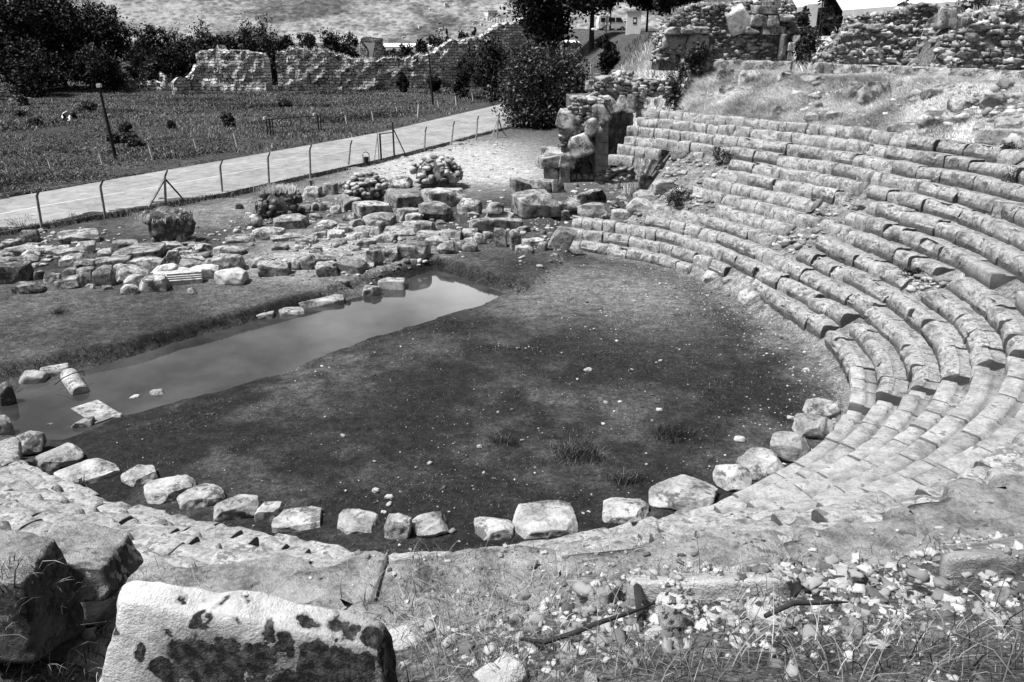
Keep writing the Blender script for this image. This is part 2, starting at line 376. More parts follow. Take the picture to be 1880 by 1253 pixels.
def island_mat(name, lo, hi, p=1.0, rough=.75, trans=0., cl=0, clo=.6):
    """leaves / blades / small stones: one tone for each separate piece"""
    t = NT(name); ge = t.n('ShaderNodeNewGeometry'); f = t.math('POWER', ge.outputs['Random Per Island'], p)
    col = t.mix(f, lo, hi)
    if cl:
        k = t.noise(cl, 3, ge.outputs['Position']); col = t.math('MULTIPLY', col, t.ramp(k, .35, .65, clo, 1.35))
    t.color(col); t.b.inputs['Roughness'].default_value = rough
    if trans:
        tr = t.n('ShaderNodeBsdfTranslucent'); t.l(col, tr.inputs[0]); mx = t.n('ShaderNodeMixShader'); mx.inputs[0].default_value = trans
        t.l(t.b.outputs[0], mx.inputs[1]); t.l(tr.outputs[0], mx.inputs[2]); t.l(mx.outputs[0], t.t.nodes['Material Output'].inputs[0])
    return t.m
M = {}
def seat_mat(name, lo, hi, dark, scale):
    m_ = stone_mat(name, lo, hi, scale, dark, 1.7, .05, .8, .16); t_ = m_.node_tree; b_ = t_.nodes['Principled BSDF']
    a_ = t_.nodes.new('ShaderNodeAttribute'); a_.attribute_name = 'dirt_and_shade'; x_ = t_.nodes.new('ShaderNodeMix'); x_.data_type = 'FLOAT'
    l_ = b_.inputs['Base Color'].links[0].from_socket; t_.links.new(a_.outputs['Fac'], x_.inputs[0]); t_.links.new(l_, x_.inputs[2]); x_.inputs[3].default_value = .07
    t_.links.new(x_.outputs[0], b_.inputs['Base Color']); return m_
M['seat'] = seat_mat('seat_limestone', .11, .55, .42, 1.3); M['seat_smooth'] = seat_mat('smooth_seat_limestone', .18, .52, .08, 1.6)
M['ruin'] = stone_mat('ruin_limestone', .11, .54, 1.2, .65, 1.8, .03, .9, .3)
M['pale'] = stone_mat('pale_limestone', .32, .58, 1.3, .15, 1.4, .10, .8, .1)
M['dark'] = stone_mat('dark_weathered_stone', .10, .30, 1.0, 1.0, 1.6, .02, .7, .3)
M['boulder'] = stone_mat('boulder_limestone', .15, .54, 1.2, .4, 1.6, .04, .9, .15)
M['front'] = stone_mat('foreground_limestone', .13, .50, 2.2, .02, 1.6, .07, 1.0, .12)
M['rubble'] = island_mat('rubble_stone', .12, .44, 1.0, .9, cl=1.5, clo=.6)
M['rubble_dark'] = island_mat('dark_rubble_stone', .05, .30, 1.3, .9, cl=1.2, clo=.4)
M['pebble'] = island_mat('pale_pebbles', .07, .44, 1.2, .9)
M['core'] = stone_mat('mortared_rubble_core', .08, .30, 3, .6, 3, .03, 1.0, .2)
M['drygrass'] = island_mat('dry_grass', .32, .85, .9, .8, .25, .5, .6)
M['straw'] = island_mat('pale_straw', .06, .46, 1.6, .8, .15, 2.5, .4)
M['sedge'] = island_mat('dark_sedge', .004, .05, 1.8, .8, .1)
M['midgrass'] = island_mat('weed_grass', .06, .38, 1.5, .8, .2, .6, .5)
M['turf'] = island_mat('dark_turf', .006, .22, 2.6, .8, .15, .45, .35)
M['reed'] = island_mat('meadow_grass', .02, .30, 2.2, .8, .15, .07, .3)
M['leafdark'] = island_mat('dark_foliage', .006, .035, 1.5, .6, .1, .25, .4)
M['leafbush'] = island_mat('glossy_bush_leaves', .010, .16, 2.6, .45, .1)
M['weed'] = island_mat('dark_weed_leaves', .02, .12, 1.6, .7, .15)
M['bark'] = flat_mat('bark', .03, .9, 8, .5, .5)
M['concrete'] = flat_mat('post_concrete', .26, .9, 5, .45, .3)
M['darkpost'] = flat_mat('creosoted_wood_and_tip_shade', .025, .8, 6, .4, .3)
M['metal'] = flat_mat('dark_painted_metal', .02, .5, 6, .3)
M['white'] = flat_mat('white_paint', .75, .5, 4, .08)
M['glass'] = flat_mat('dark_window_glass', .02, .1, 2, .1)
M['tyre'] = flat_mat('tyre_rubber', .02, .9, 2, .1)
M['wood'] = flat_mat('grey_twig_wood', .12, .9, 12, .5, .3)
# ------------------------------------------------------------------ ground sheet
def lines(segs):
    out = []
    for a, b, s in segs: out += list(np.arange(a, b, s))
    return np.array(out)
def geo(a, b, s0, g):
    o = [a]; s = s0
    while o[-1] < b: o.append(o[-1] + s); s *= g
    return o
xs = np.concatenate([-np.array(geo(22, 9000, .35, 1.09))[::-1], lines([(-21.8, -16, .25), (-16, 14, .15), (14, 24, .22)]), np.array(geo(24, 9000, .35, 1.09))])
ys = np.concatenate([-np.array(geo(3.2, 9000, .5, 1.25))[::-1], lines([(-3, 8, .12), (8, 36, .15), (36, 50, .2)]), np.array(geo(50, 12000, .25, 1.05))])
GX, GY = np.meshgrid(xs, ys)
GZ = gz(GX, GY)
nx, ny = len(xs), len(ys)
ii = (np.arange(ny - 1)[:, None] * nx + np.arange(nx - 1)[None]).ravel()
gF = np.stack([ii, ii + 1, ii + nx + 1, ii + nx], 1).astype(np.int32)
# what covers the soil where: attribute 'cover' = base tone, 'grit' = how stony
q_, t_, n_ = polar(GX, GY); de_ = poly_sd(GX, GY, EDGE)
def blob(px_, py_, z, r, e=1.):
    p = at(px_, py_, z); return np.exp(-(((GX - p[0]) ** 2 + ((GY - p[1]) / e) ** 2) / r ** 2))
tone = np.full(GX.shape, .045)
tone = tone + .03 * n2(GX, GY, 3., 31)
grit = np.full(GX.shape, .25)
def lay(mask, v, g):
    global tone, grit
    tone = tone * (1 - mask) + v * mask; grit = grit * (1 - mask) + g * mask
inor = smooth(11.5, 10.3, q_) * (GX > -16)
mot = n2(GX, GY, 3.2, 33, 4) + .5 * n2(GX, GY, .7, 34)
lay(inor, .014 + .085 * np.clip(mot + .08, 0, 1) ** 1.2, .12 + .3 * np.clip(mot, 0, 1))
lay(inor * np.clip(blob(1180, 540, 0, 2.6, 1.6) + .8 * blob(1010, 520, 0, 1.8, 1.5) + .5 * blob(960, 560, 0, 1.5), 0, 1), .13, .9)
lay(inor * smooth(9.0, 10.4, q_) * smooth(-.7, .3, np.degrees(t_) / 90) * .85, .15, 1.)
lay(inor * np.clip(blob(1130, 740, 0, .9) * .5 + .4 * blob(640, 720, 0, 1.2) + .35 * blob(740, 870, 0, .9), 0, 1), .05, .6)
# stage terrace
plm = np.zeros(GX.shape); nr = (GX > -60) & (GX < 12) & (GY > 5) & (GY < 60)
plm[nr] = smooth(.1, -.2, poly_sd(GX[nr], GY[nr], BANKW))
lay(plm, .042 + .04 * n2(GX, GY, 1.6, 35), .5)
lay(plm * np.clip(blob(620, 455, .3, 3.4, 1.5) + blob(540, 490, .3, 2.) + .5 * blob(720, 470, .3, 2.), 0, 1), .26, .9)
lay(plm * np.clip(.6 * blob(60, 560, .3, 2.4) + .45 * blob(420, 540, .3, 2.) + .5 * blob(600, 500, .3, 2.5), 0, 1), .10, .6)
bk = np.zeros(GX.shape); bk[nr] = np.exp(-(poly_sd(GX[nr], GY[nr], POOLW) / .38) ** 2) * (plm[nr] > .2)
lay(bk * .95, .012, .1)
# flat land between ruins and road, gravel forecourt, bank of the road
out = smooth(33, 37, GY + .15 * GX) * smooth(200, 120, GY) * (de_ > 0)
gr = np.clip(blob(860, 285, 0, 6.5, 1.7) + blob(760, 310, 0, 4.5, 1.5) + .8 * blob(930, 320, 0, 3.5, 1.5) + .6 * blob(640, 340, .3, 3.5), 0, 1)
lay(out * gr, .30, .5)
lay(np.clip(blob(380, 400, 0, 2.8, 1.2) * .7 + .5 * blob(460, 375, 0, 2.6), 0, 1), .18, .6)
# hill
hm = smooth(.3, -1.2, de_) * (q_ > 10.4)
lay(hm * smooth(17.9, 18.6, q_), np.where(np.degrees(t_) > 5, .36, .16) + .10 * n2(GX, GY, 1.1, 37), .8)
lay(hm * smooth(18.6, 17.9, q_), .15 + .08 * n2(GX, GY, .8, 39), .9)
lay(smooth(70, 84, GY) * hm, .05, .3)
lay(smooth(400, 900, GY), .06, .1)
lay(hm * smooth(17.9, 19, q_) * smooth(0, -15, np.degrees(t_)), .055 + .04 * n2(GX, GY, .5, 45), .8)
lay(smooth(-.2, -1.2, GX + .40 * GY + 8) * (GY > 48) * smooth(400, 200, GY) * (de_ > 0), .04 + .025 * n2(GX, GY, 6, 41), .1)
me = mesh('ground', np.stack([GX, GY, GZ], -1).reshape(-1, 3), gF, None, True)
for nm, arr in (('cover', np.clip(tone, .008, 1)), ('grit', np.clip(grit, 0, 1))):
    at_ = me.attributes.new(nm, 'FLOAT', 'POINT'); at_.data.foreach_set('value', arr.ravel().astype(np.float32))
t = NT('soil_and_turf'); P_ = t.world()
a1 = t.n('ShaderNodeAttribute'); a1.attribute_name = 'cover'; a2 = t.n('ShaderNodeAttribute'); a2.attribute_name = 'grit'
n1 = t.noise(1.3, 6, P_, .7); nn2 = t.noise(9, 5, P_, .75); n3 = t.noise(38, 3, P_, .7)
n4 = t.noise(3.2, 5, P_, .7); k = t.math('MULTIPLY', t.ramp(n1, .3, .7, .6, 1.4), t.ramp(nn2, .33, .67, .4, 1.8)); k = t.math('MULTIPLY', k, t.math('MULTIPLY', t.ramp(n4, .35, .65, .6, 1.5), t.ramp(n3, .35, .65, .45, 1.7)))
base = t.math('MULTIPLY', a1.outputs['Fac'], k)
vo = t.n('ShaderNodeTexVoronoi'); vo.inputs['Scale'].default_value = 16; t.l(P_, vo.inputs['Vector'])
cs = t.n('ShaderNodeSeparateColor'); t.l(vo.outputs['Color'], cs.inputs[0])
on = t.math('MULTIPLY', t.ramp(vo.outputs['Distance'], .34, .26), t.math('GREATER_THAN', cs.outputs[0], t.ramp(a2.outputs['Fac'], 0, 1, 1.0, .72)))
vo2 = t.n('ShaderNodeTexVoronoi'); vo2.inputs['Scale'].default_value = 42; t.l(P_, vo2.inputs['Vector'])
cs2 = t.n('ShaderNodeSeparateColor'); t.l(vo2.outputs['Color'], cs2.inputs[0])
on2 = t.math('MULTIPLY', t.ramp(vo2.outputs['Distance'], .36, .28), t.math('GREATER_THAN', cs2.outputs[0], t.ramp(a2.outputs['Fac'], 0, 1, 1.0, .66)))
peb = t.ramp(cs.outputs[1], 0, 1, .15, .5)
clus = t.ramp(t.noise(.8, 3, P_), .45, .62); on = t.math('MULTIPLY', on, clus); on2 = t.math('MULTIPLY', on2, t.ramp(clus, 0, 1, .25, 1))
base = t.mix(t.math('MULTIPLY', on2, .8), base, t.ramp(cs2.outputs[1], 0, 1, .10, .42)); base = t.mix(t.math('MULTIPLY', on, .9), base, peb)
t.color(base); t.bump(t.math('ADD', t.math('ADD', nn2, n3), t.math('MULTIPLY', on, .8)), .8, .06)
me.materials.append(t.m)
struct(obj('ground', me))
# ------------------------------------------------------------------ pool water
t = NT('standing_water'); P_ = t.world()
t.b.inputs['Roughness'].default_value = .04; t.b.inputs['Specular IOR Level'].default_value = .5; t.b.inputs['IOR'].default_value = 1.33
fl = t.ramp(t.noise(26, 3, P_, .8), .66, .72); t.color(t.mix(t.math('MULTIPLY', fl, .4), t.mix(t.ramp(t.noise(.45, 4, P_), .35, .65), .02, .055), .16))
t.bump(t.noise(7, 2, P_), .03, .01)
x0, y0 = POOLW.min(0) - .4; x1, y1 = POOLW.max(0) + .4
n_ = len(POOLW); tn_ = np.roll(POOLW, -1, 0) - np.roll(POOLW, 1, 0); nr_ = np.stack([tn_[:, 1], -tn_[:, 0]], 1) / np.linalg.norm(tn_, axis=1)[:, None]
if poly_sd((POOLW + nr_ * .05)[:, 0], (POOLW + nr_ * .05)[:, 1], POOLW).mean() < 0: nr_ = -nr_
PW_ = POOLW + nr_ * .32
V = np.array([(x, y, 0) for x, y in PW_]); c = V.mean(0)
cen = V * 1.0
struct(obj('pool_water', mesh('pool_water', V, [tuple(range(len(V)))], t.m), loc=(0, 0, WATER)))
# ------------------------------------------------------------------ road
RF = [(-500, 432), (-250, 400), (0, 366), (100, 349), (200, 331), (300, 313.5), (420, 293), (560, 268), (700, 243), (840, 210), (914, 193), (1010, 172)]
RN = [(-500, 540), (-250, 480), (0, 425), (100, 408), (200, 393), (300, 377), (420, 353), (560, 322), (700, 292), (840, 257), (914, 238), (1010, 216)]
def road_lines(zz):
    F_ = np.array([at(a, b, zz)[:2] for a, b in RF]); N_ = np.array([at(a, b, zz)[:2] for a, b in RN])
    return F_, N_
Fr, Nr = road_lines(.1)
V = []; F = []
m_ = len(Fr); W_ = 8
# resample smoothly
def resamp(A, n):
    s = np.r_[0, np.cumsum(np.hypot(*np.diff(A, axis=0).T))]; u = np.linspace(0, s[-1], n); return np.stack([np.interp(u, s, A[:, 0]), np.interp(u, s, A[:, 1])], 1)
Fr, Nr = resamp(Fr, 90), resamp(Nr, 90)
for i in range(90):
    for j in range(W_ + 1):
        p = Nr[i] + (Fr[i] - Nr[i]) * j / W_; e = .06 * sin(pi * j / W_)
        V.append((p[0], p[1], .10 + .18 * math.sin(pi * min(1, max(0, 0))) + e))
for i in range(89):
    for j in range(W_):
        a = i * (W_ + 1) + j; F.append((a, a + W_ + 1, a + W_ + 2, a + 1))
for i in range(89):          # the edges of the carriageway reach down into the ground
    pass
t = NT('pale_asphalt'); P_ = t.world()
a = t.noise(.25, 3, P_); b = t.noise(22, 3, P_, .8); c = t.noise(1.5, 4, P_)
vc = t.n('ShaderNodeTexVoronoi'); vc.feature = 'DISTANCE_TO_EDGE'; vc.inputs['Scale'].default_value = .45; dv = t.n('ShaderNodeTexNoise'); dv.inputs['Scale'].default_value = 1.2; t.l(P_, dv.inputs['Vector']); dm_ = t.n('ShaderNodeVectorMath', operation='MULTIPLY_ADD'); t.l(dv.outputs['Color'], dm_.inputs[0]); dm_.inputs[1].default_value = (1.6, 1.6, 0); t.l(P_, dm_.inputs[2]); t.l(dm_.outputs[0], vc.inputs['Vector'])
crk = t.ramp(vc.outputs['Distance'], .0, .025, .72, 1.0)
t.color(t.math('MULTIPLY', crk, t.math('MULTIPLY', t.ramp(a, .3, .7, .78, 1.15), t.math('MULTIPLY', t.ramp(b, .3, .7, .82, 1.18), t.ramp(c, .35, .65, .20, .29))))); t.bump(b, .3, .01)
rd = struct(obj('road', mesh('road', np.array(V), F, t.m, True)))
V2 = []; F2 = []
for i in range(90):
    u = (Fr[i] - Nr[i]); p = Nr[i] + u * .46; d = u / np.linalg.norm(u)
    for s_ in (-.07, .07): V2.append((p[0] + d[0] * s_, p[1] + d[1] * s_, .165))
for i in range(89): F2.append((2 * i, 2 * i + 1, 2 * i + 3, 2 * i + 2))
struct(obj('road_centre_line', mesh('road_centre_line', np.array(V2), F2, flat_mat('worn_road_paint', .62, .8, 9, .25))))
# ------------------------------------------------------------------ seating
ENDS = {1: (1030, 447), 2: (1038, 420), 3: (1050, 400), 4: (1178, 402), 5: (1200, 375), 6: (1310, 382), 7: (1267, 348), 8: (1285, 331), 9: (1117, 285), 10: (1133, 268), 11: (1146, 251), 12: (1152, 232), 13: (1170, 216), 14: (1169, 199)}
GAPS = {1: [((1268, 486), None)], 2: [((1335, 489), (1392, 515)), ((1512, 598), (1524, 606))], 3: [((1539, 577), (1552, 592))],
        5: [((1415, 435), (1448, 458))], 6: [((1470, 411), (1480, 437)), ((1662, 509), (1696, 529))], 7: [((1499, 400), (1503, 406)), ((1712, 491), (1736, 505))],
        8: [((1502, 369), (1517, 392))], 9: [((1160, 290), (1311, 313)), ((1556, 356), (1561, 371))], 10: [((1211, 275), (1334, 295)), ((1583, 336), (1586, 340))],
        11: [((1299, 272), (1322, 266))], 14: [((1830, 280), (1855, 290))]}
STAIR = {2: (1559, 738), 3: (1626, 722), 4: (1682, 703), 5: (1752, 686), 6: (1818, 660), 7: (1878, 640)}
ORD = ['', 'lowest', 'second', 'third', 'fourth', 'fifth', 'sixth', 'seventh', 'eighth', 'ninth', 'tenth', 'eleventh', 'twelfth', 'thirteenth', 'topmost']
ONES = ['', 'first', 'second', 'third', 'fourth', 'fifth', 'sixth', 'seventh', 'eighth', 'ninth', 'tenth', 'eleventh', 'twelfth', 'thirteenth', 'fourteenth', 'fifteenth', 'sixteenth', 'seventeenth', 'eighteenth', 'nineteenth']
def nth(k):
    if k < 20: return ONES[k]
    T = ['', '', 'twenti', 'thirti', 'forti', 'fifti', 'sixti', 'seventi']
    if k % 10 == 0: return T[k // 10] + 'eth'
    return T[k // 10][:-1] + 'y-' + ONES[k % 10]
def seat_block(row, ta, tb, seed, erode, drop=0.0, q0=None, z=None, dep=None):
    """t decreases away from the vaulted passage; ta > tb. Returns verts in world space, faces."""
    r = np.random.default_rng(seed); z = HS * row - drop if z is None else z
    rf = (lambda t_: rowr(row, t_)) if q0 is None else (lambda t_: q0 + harm(t_) + dgrid(np.full_like(np.asarray(t_, float), 14.), np.asarray(t_, float)))
    L = (ta - tb) * float(rf((ta + tb) / 2)); nS = max(5, int(L / .085))
    dep = dep or DT + .05; kd = dep / (DT + .05)
    prof = [(.05, -.50), (.03, -.38), (.012, -.27), (.0, -.17), (.0, -.09), (.005 + .004 * erode, -.03 - .02 * erode), (.014 + .02 * erode, -.008 - .008 * erode), (.03 + .05 * erode, 0), (.14, .004), (.24, .0), (.335, -.002), (.362, -.026), (.46, -.030), (dep, -.034), (dep, -.30)]
    if erode > .8: prof = [(a, b + .012 * (b > -.02) * 0) for a, b in prof]
    prof = np.array(prof); nP = len(prof); prof[9:, 0] *= kd; prof[9, 0] = max(prof[9, 0], .24)
    if erode < .5: prof[11:14, 1] -= .022
    if q0 is not None: prof[10:14, 1] = -.004
    S = np.unique(np.r_[np.linspace(0, 1, nS + 1), .013 / L, .04 / L, 1 - .013 / L, 1 - .04 / L]); nS = len(S) - 1; gap = .014 / max(L, .2)
    th = ta + (tb - ta) * (gap + S * (1 - 2 * gap))
    rr = rf(th) + r.normal(0, .008 + .022 * erode) + (S - .5) * r.normal(0, .03) * erode
    A, B = np.meshgrid(np.arange(nS + 1), np.arange(nP), indexing='ij')
    rho = prof[B, 0].copy(); zz = prof[B, 1].copy(); arc = S[A] * L
    o = r.uniform(0, 50, 3)
    Q = np.stack([arc, rho, zz], -1)
    front = np.exp(-(rho / .16) ** 2)
    big = fbm(np.stack([arc / .55, zz / .5, arc * 0], -1) + o, seed % 71, 3)
    rho = rho + front * (big * .075 * erode + .02 * erode * vnoise(Q / .09 + o, 5))
    # chipped arris
    ch = np.clip(vnoise(np.stack([arc / .30, arc * 0, arc * 0], -1) + o, 9) - .12 + .25 * (erode - .7), 0, 1) * np.exp(-((rho - .03) / .10) ** 2) * (zz > -.2)
    rho = rho + ch * .17 * erode; zz = zz - ch * .17 * erode
    zz = zz + (zz > -.1) * (.016 * erode * fbm(Q / .22 + o, 3) + .03 * erode * vnoise(np.stack([arc / .8, rho / .8, arc * 0], -1) + o, 4) * (rho < .4))
    # the hewn front: the upper arris is broken back by a different amount along the stone
    if erode > .5:
        sg = S * L / r.uniform(.2, .42) + o[0]; hs = r.uniform(0, 1, 400) ** 1.5; sl_ = r.uniform(-.9, .9, 400); ix = np.floor(sg).astype(int) % 400
        cs_ = np.clip(hs[ix] * (1 + sl_[ix] * (sg - np.floor(sg) - .5)) + .12 * vnoise(np.stack([S * L / .1, S * 0, S * 0], -1) + o, 15), 0, 1.2) * (.05 + .15 * r.random()) * erode
        cs_ = cs_[A]; k_ = smooth(-.27, -.03, zz) * (B <= 8); rho = np.where(B <= 8, rho + cs_ * k_, np.maximum(rho, cs_ + .03 * (B - 7))); zz = zz - .22 * cs_ * np.exp(-((B - 6) / 2.) ** 2) * (zz > -.2)
    # rounded joints at both ends
    e = np.minimum(arc, L - arc); en = np.exp(-(e / .035) ** 2) * (.10 + .5 * erode ** 2)
    rho = rho + en * .028 * front; zz = zz - en * .02 * (zz > -.15)
    zz = zz + r.normal(0, .006 + .014 * erode) + (S[A] - .5) * r.normal(0, .008 + .03 * erode) + r.normal(0, .02) * erode * (rho - .3)
    R_ = rr[A] + rho
    V = np.stack([CX + R_ * np.cos(th[A]), CY + R_ * np.sin(th[A]), z + zz], -1).reshape(-1, 3)
    F = []
    for i in range(nS):
        for j in range(nP - 1):
            a = i * nP + j; F.append((a, a + nP, a + nP + 1, a + 1))
    dirt_and_shade = (np.isin(B, (11, 12, 13)) * (.55 if erode < .5 else .35) * (.6 + .4 * vnoise(Q / .3 + o, 6)) + (B <= 1) * .8 + (B == 2) * .4 + np.exp(-(e / .012) ** 2) * .8).clip(0, 1).ravel()  # channel dirt and dark joints, plus crevice shade painted along the riser foot
    F.append(tuple(range(nP))); F.append(tuple(nS * nP + k for k in range(nP))[::-1])
    return V, F, dirt_and_shade
END_T = radians(-147)
blocks = []
rs = random.Random(11)
for row in range(1, 15):
    z = HS * row; t0 = theta(*ENDS[row], z)
    gaps = []
    for a, b in GAPS.get(row, []): gaps.append((theta(*a, z), theta(*b, z) if b else END_T))
    ts = theta(*STAIR[row], z) if row in STAIR else None
    t = t0; k = 0
    while t > END_T:
        g = next((g for g in gaps if g[1] < t <= g[0] + 1e-6), None)
        if g: t = g[1] - 1e-6; continue
        rad = float(rowr(row, t)); far = t > radians(20)
        L = rs.choice((.5, .62, .75, .85, .95, 1.1, 1.3)) * (1.0 if far else (1.35 if t > radians(-98) else 1.9)) * (1 + .03 * row / 14)
        tn = t - L / rad
        lim = [g[0] for g in gaps if tn < g[0] < t] + ([ts] if ts and tn < ts < t else [])
        if ts: lim += [x for x in (ts - .72 / rad,) if tn < x < t]
        if lim: tn = max(lim)
        elif any(0 < tn - g[0] < .3 / rad for g in gaps): tn = max(g[0] for g in gaps if tn - g[0] < .3 / rad and tn > g[0])
        elif ts and 0 < tn - ts < .3 / rad: tn = ts
        if tn < END_T: tn = END_T
        if (t - tn) * rad > .1:
            k += 1; td = math.degrees((t + tn) / 2)
            drop = .20 if ts and (t <= ts + 1e-4 and tn >= ts - .73 / rad - 1e-4) else 0.
            tst = math.degrees(ts) if ts else -3.0
            er = 1.0 if td > tst + (0 if row > 2 else 14) else .30
            if td < -98: er = .5
            if td < -72: er = .75
            if row >= 9 and td < -5: er = .8
            blocks.append([row, t, tn, k, er, drop])
        t = tn
# how large each shows in the picture
for b in blocks:
    tm = (b[1] + b[2]) / 2; R_ = float(rowr(b[0], tm)) + .25
    p = np.array([CX + R_ * cos(tm), CY + R_ * sin(tm), HS * b[0]])
    d = np.linalg.norm(p - np.array([0, 0, HC])); x, y = pix(p) if p[1] > 1 else (-999, 9999)
    L = (b[1] - b[2]) * R_
    vis = -60 < x < 1940 and -30 < y < 1290 and p[1] > 1
    b += [vis, L / d / d * (1 if vis else .001), p, L]
# rows beyond the eighth near the camera are hidden under earth and slabs
def dropped(b):
    td = math.degrees((b[1] + b[2]) / 2); h = random.Random(b[0] * 1000 + b[3]).random()
    if b[0] >= 8 and -50 < td < -12 and h < .16: return True
    if b[0] >= 12 and -45 < td < 8 and h < .25: return True
    return False
blocks = [b for b in blocks if not dropped(b)]
blocks.sort(key=lambda b: -b[7])
DIRS = ['under the vaulted passage', 'in the sunlit far curve', 'at the right bend', 'in the near curve']
restV = []; restF = []; nb = 0
for n_i, b in enumerate(blocks):
    row, ta, tb, k, er, drop, vis, score, p, L = b
    V, F, dirt_and_shade = seat_block(row, ta, tb, row * 977 + k * 31, er, drop)
    if vis and n_i < 295:
        c = V.mean(0); c[2] = V[:, 2].min()
        me = mesh('seat_block', V - c, F, M['seat_smooth' if er < .5 else 'seat'], er <= .5); me.attributes.new('dirt_and_shade', 'FLOAT', 'POINT').data.foreach_set('value', dirt_and_shade.astype(np.float32))
        o = obj('seat_block', me, loc=c)
        look = 'crisp pale' if er < .5 else ('worn' if er < .9 else 'weathered chipped')
        if drop: look = 'low stair'
        tag(o, f"{look} seat block, {ORD[row]} row up, {nth(k)} stone counted from the vaulted passage end", 'stone seat', 'seat blocks of the theatre rows')
    elif score > 0 and p[1] > 3 and -25 < p[0] < 25:
        o_ = sum(len(v) for v in restV); restV.append(V); restF += [tuple(i + o_ for i in f) for f in F]
st_ = obj('seat_block_remainder', mesh('seat_block_remainder', np.concatenate(restV), restF, M['seat'], True))
stuff(st_, 'smaller and partly hidden limestone seat blocks filling the curved theatre rows', 'stone seats')

# two further rows close to the camera, worn down to big slabs sunk in the soil
cnt_ = 0
for q0_, z_, dp_, kk in ((18.0, 5.92, .68, 0), (18.70, 6.22, .62, 1)):
    t = radians(-14); k = 0
    while t > radians(-128):
        L = rs.choice((1.1, 1.5, 1.9, 2.3)); tn = t - L / (q0_ + .6); k += 1
        if True:
            V, F, dirt_and_shade = seat_block(14, t, tn, 5000 + kk * 100 + k, 1.0, 0, q0_ + rs.uniform(-.07, .07), z_ + rs.uniform(-.06, .05), dp_)
            V = V + np.array([0, 0, 1]) * (.03 * fbm(V / .5, 3) )[:, None]
            c = V.mean(0); c[2] = V[:, 2].min(); me = mesh('sunken_seat', V - c, F, M['front'], True)
            tag(obj('sunken_seat', me, loc=c), ('half-buried slab' if kk == 0 else 'broad slab nearest the camera side') + f", {'inner' if kk == 0 else 'outer'} ruined row, {nth(k)} counted from the right", 'stone slab', 'sunken slabs of the ruined upper rows')
        t = tn
# ------------------------------------------------------------------ loose and fallen stones
def put_stone(box, style, label, z=None, mat='ruin', ratio=.7, rz=None, cat='stone block', group=None, name='stone_block', tilt=(0, 0), n=None, sink=.06, zoff=0., hh=None):
    """box: how the stone shows in the picture; its distance follows from where its foot meets the ground"""
    x0, y0, x1, y1 = box; xc = (x0 + x1) / 2
    seed = int(abs(x0 * 7 + y0 * 13 + x1 * 3)) % 99991
    p = atg(xc, y1) if z is None else at(xc, y1, z)
    p[2] += zoff
    dist = p[1] * CP - (p[2] - HC) * SP
    wv = max(.06, (x1 - x0) / FPX * dist); hv = (y1 - y0) / FPX * dist
    dep = math.atan2(HC - p[2], p[1])
    d = wv * ratio if ratio < 2 else ratio - 2
    h = (hv - d * sin(dep) * .8) / cos(dep)
    if h < .22 * hv: h = .32 * hv / cos(dep); d = max(.1, (hv - h * cos(dep)) / sin(dep) / .85)
    d = min(d, 2.2 * wv)
    if hh: h = hh
    r = random.Random(seed)
    a = r.uniform(-.3, .3) if rz is None else rz
    c, s_ = abs(cos(a)), abs(sin(a)); ww = max(.3 * wv, (wv - d * s_ * .6) / max(c, .5)) if abs(a) < 1.2 else wv
    if n is None: n = 24 if (x1 - x0) > 75 else (18 if (x1 - x0) > 35 else 12)
    V, F = stone_verts(ww, d, h + sink, style, seed, n)
    view = np.array([p[0], p[1]]); view /= np.linalg.norm(view)
    me = mesh(name, V, F, M[mat], False)
    o = obj(name, me, loc=(p[0] + view[0] * d * .42, p[1] + view[1] * d * .42, p[2] - sink), rot=(tilt[0], tilt[1], a - math.atan2(p[0], p[1]) * .6))
    return tag(o, label, cat, group)
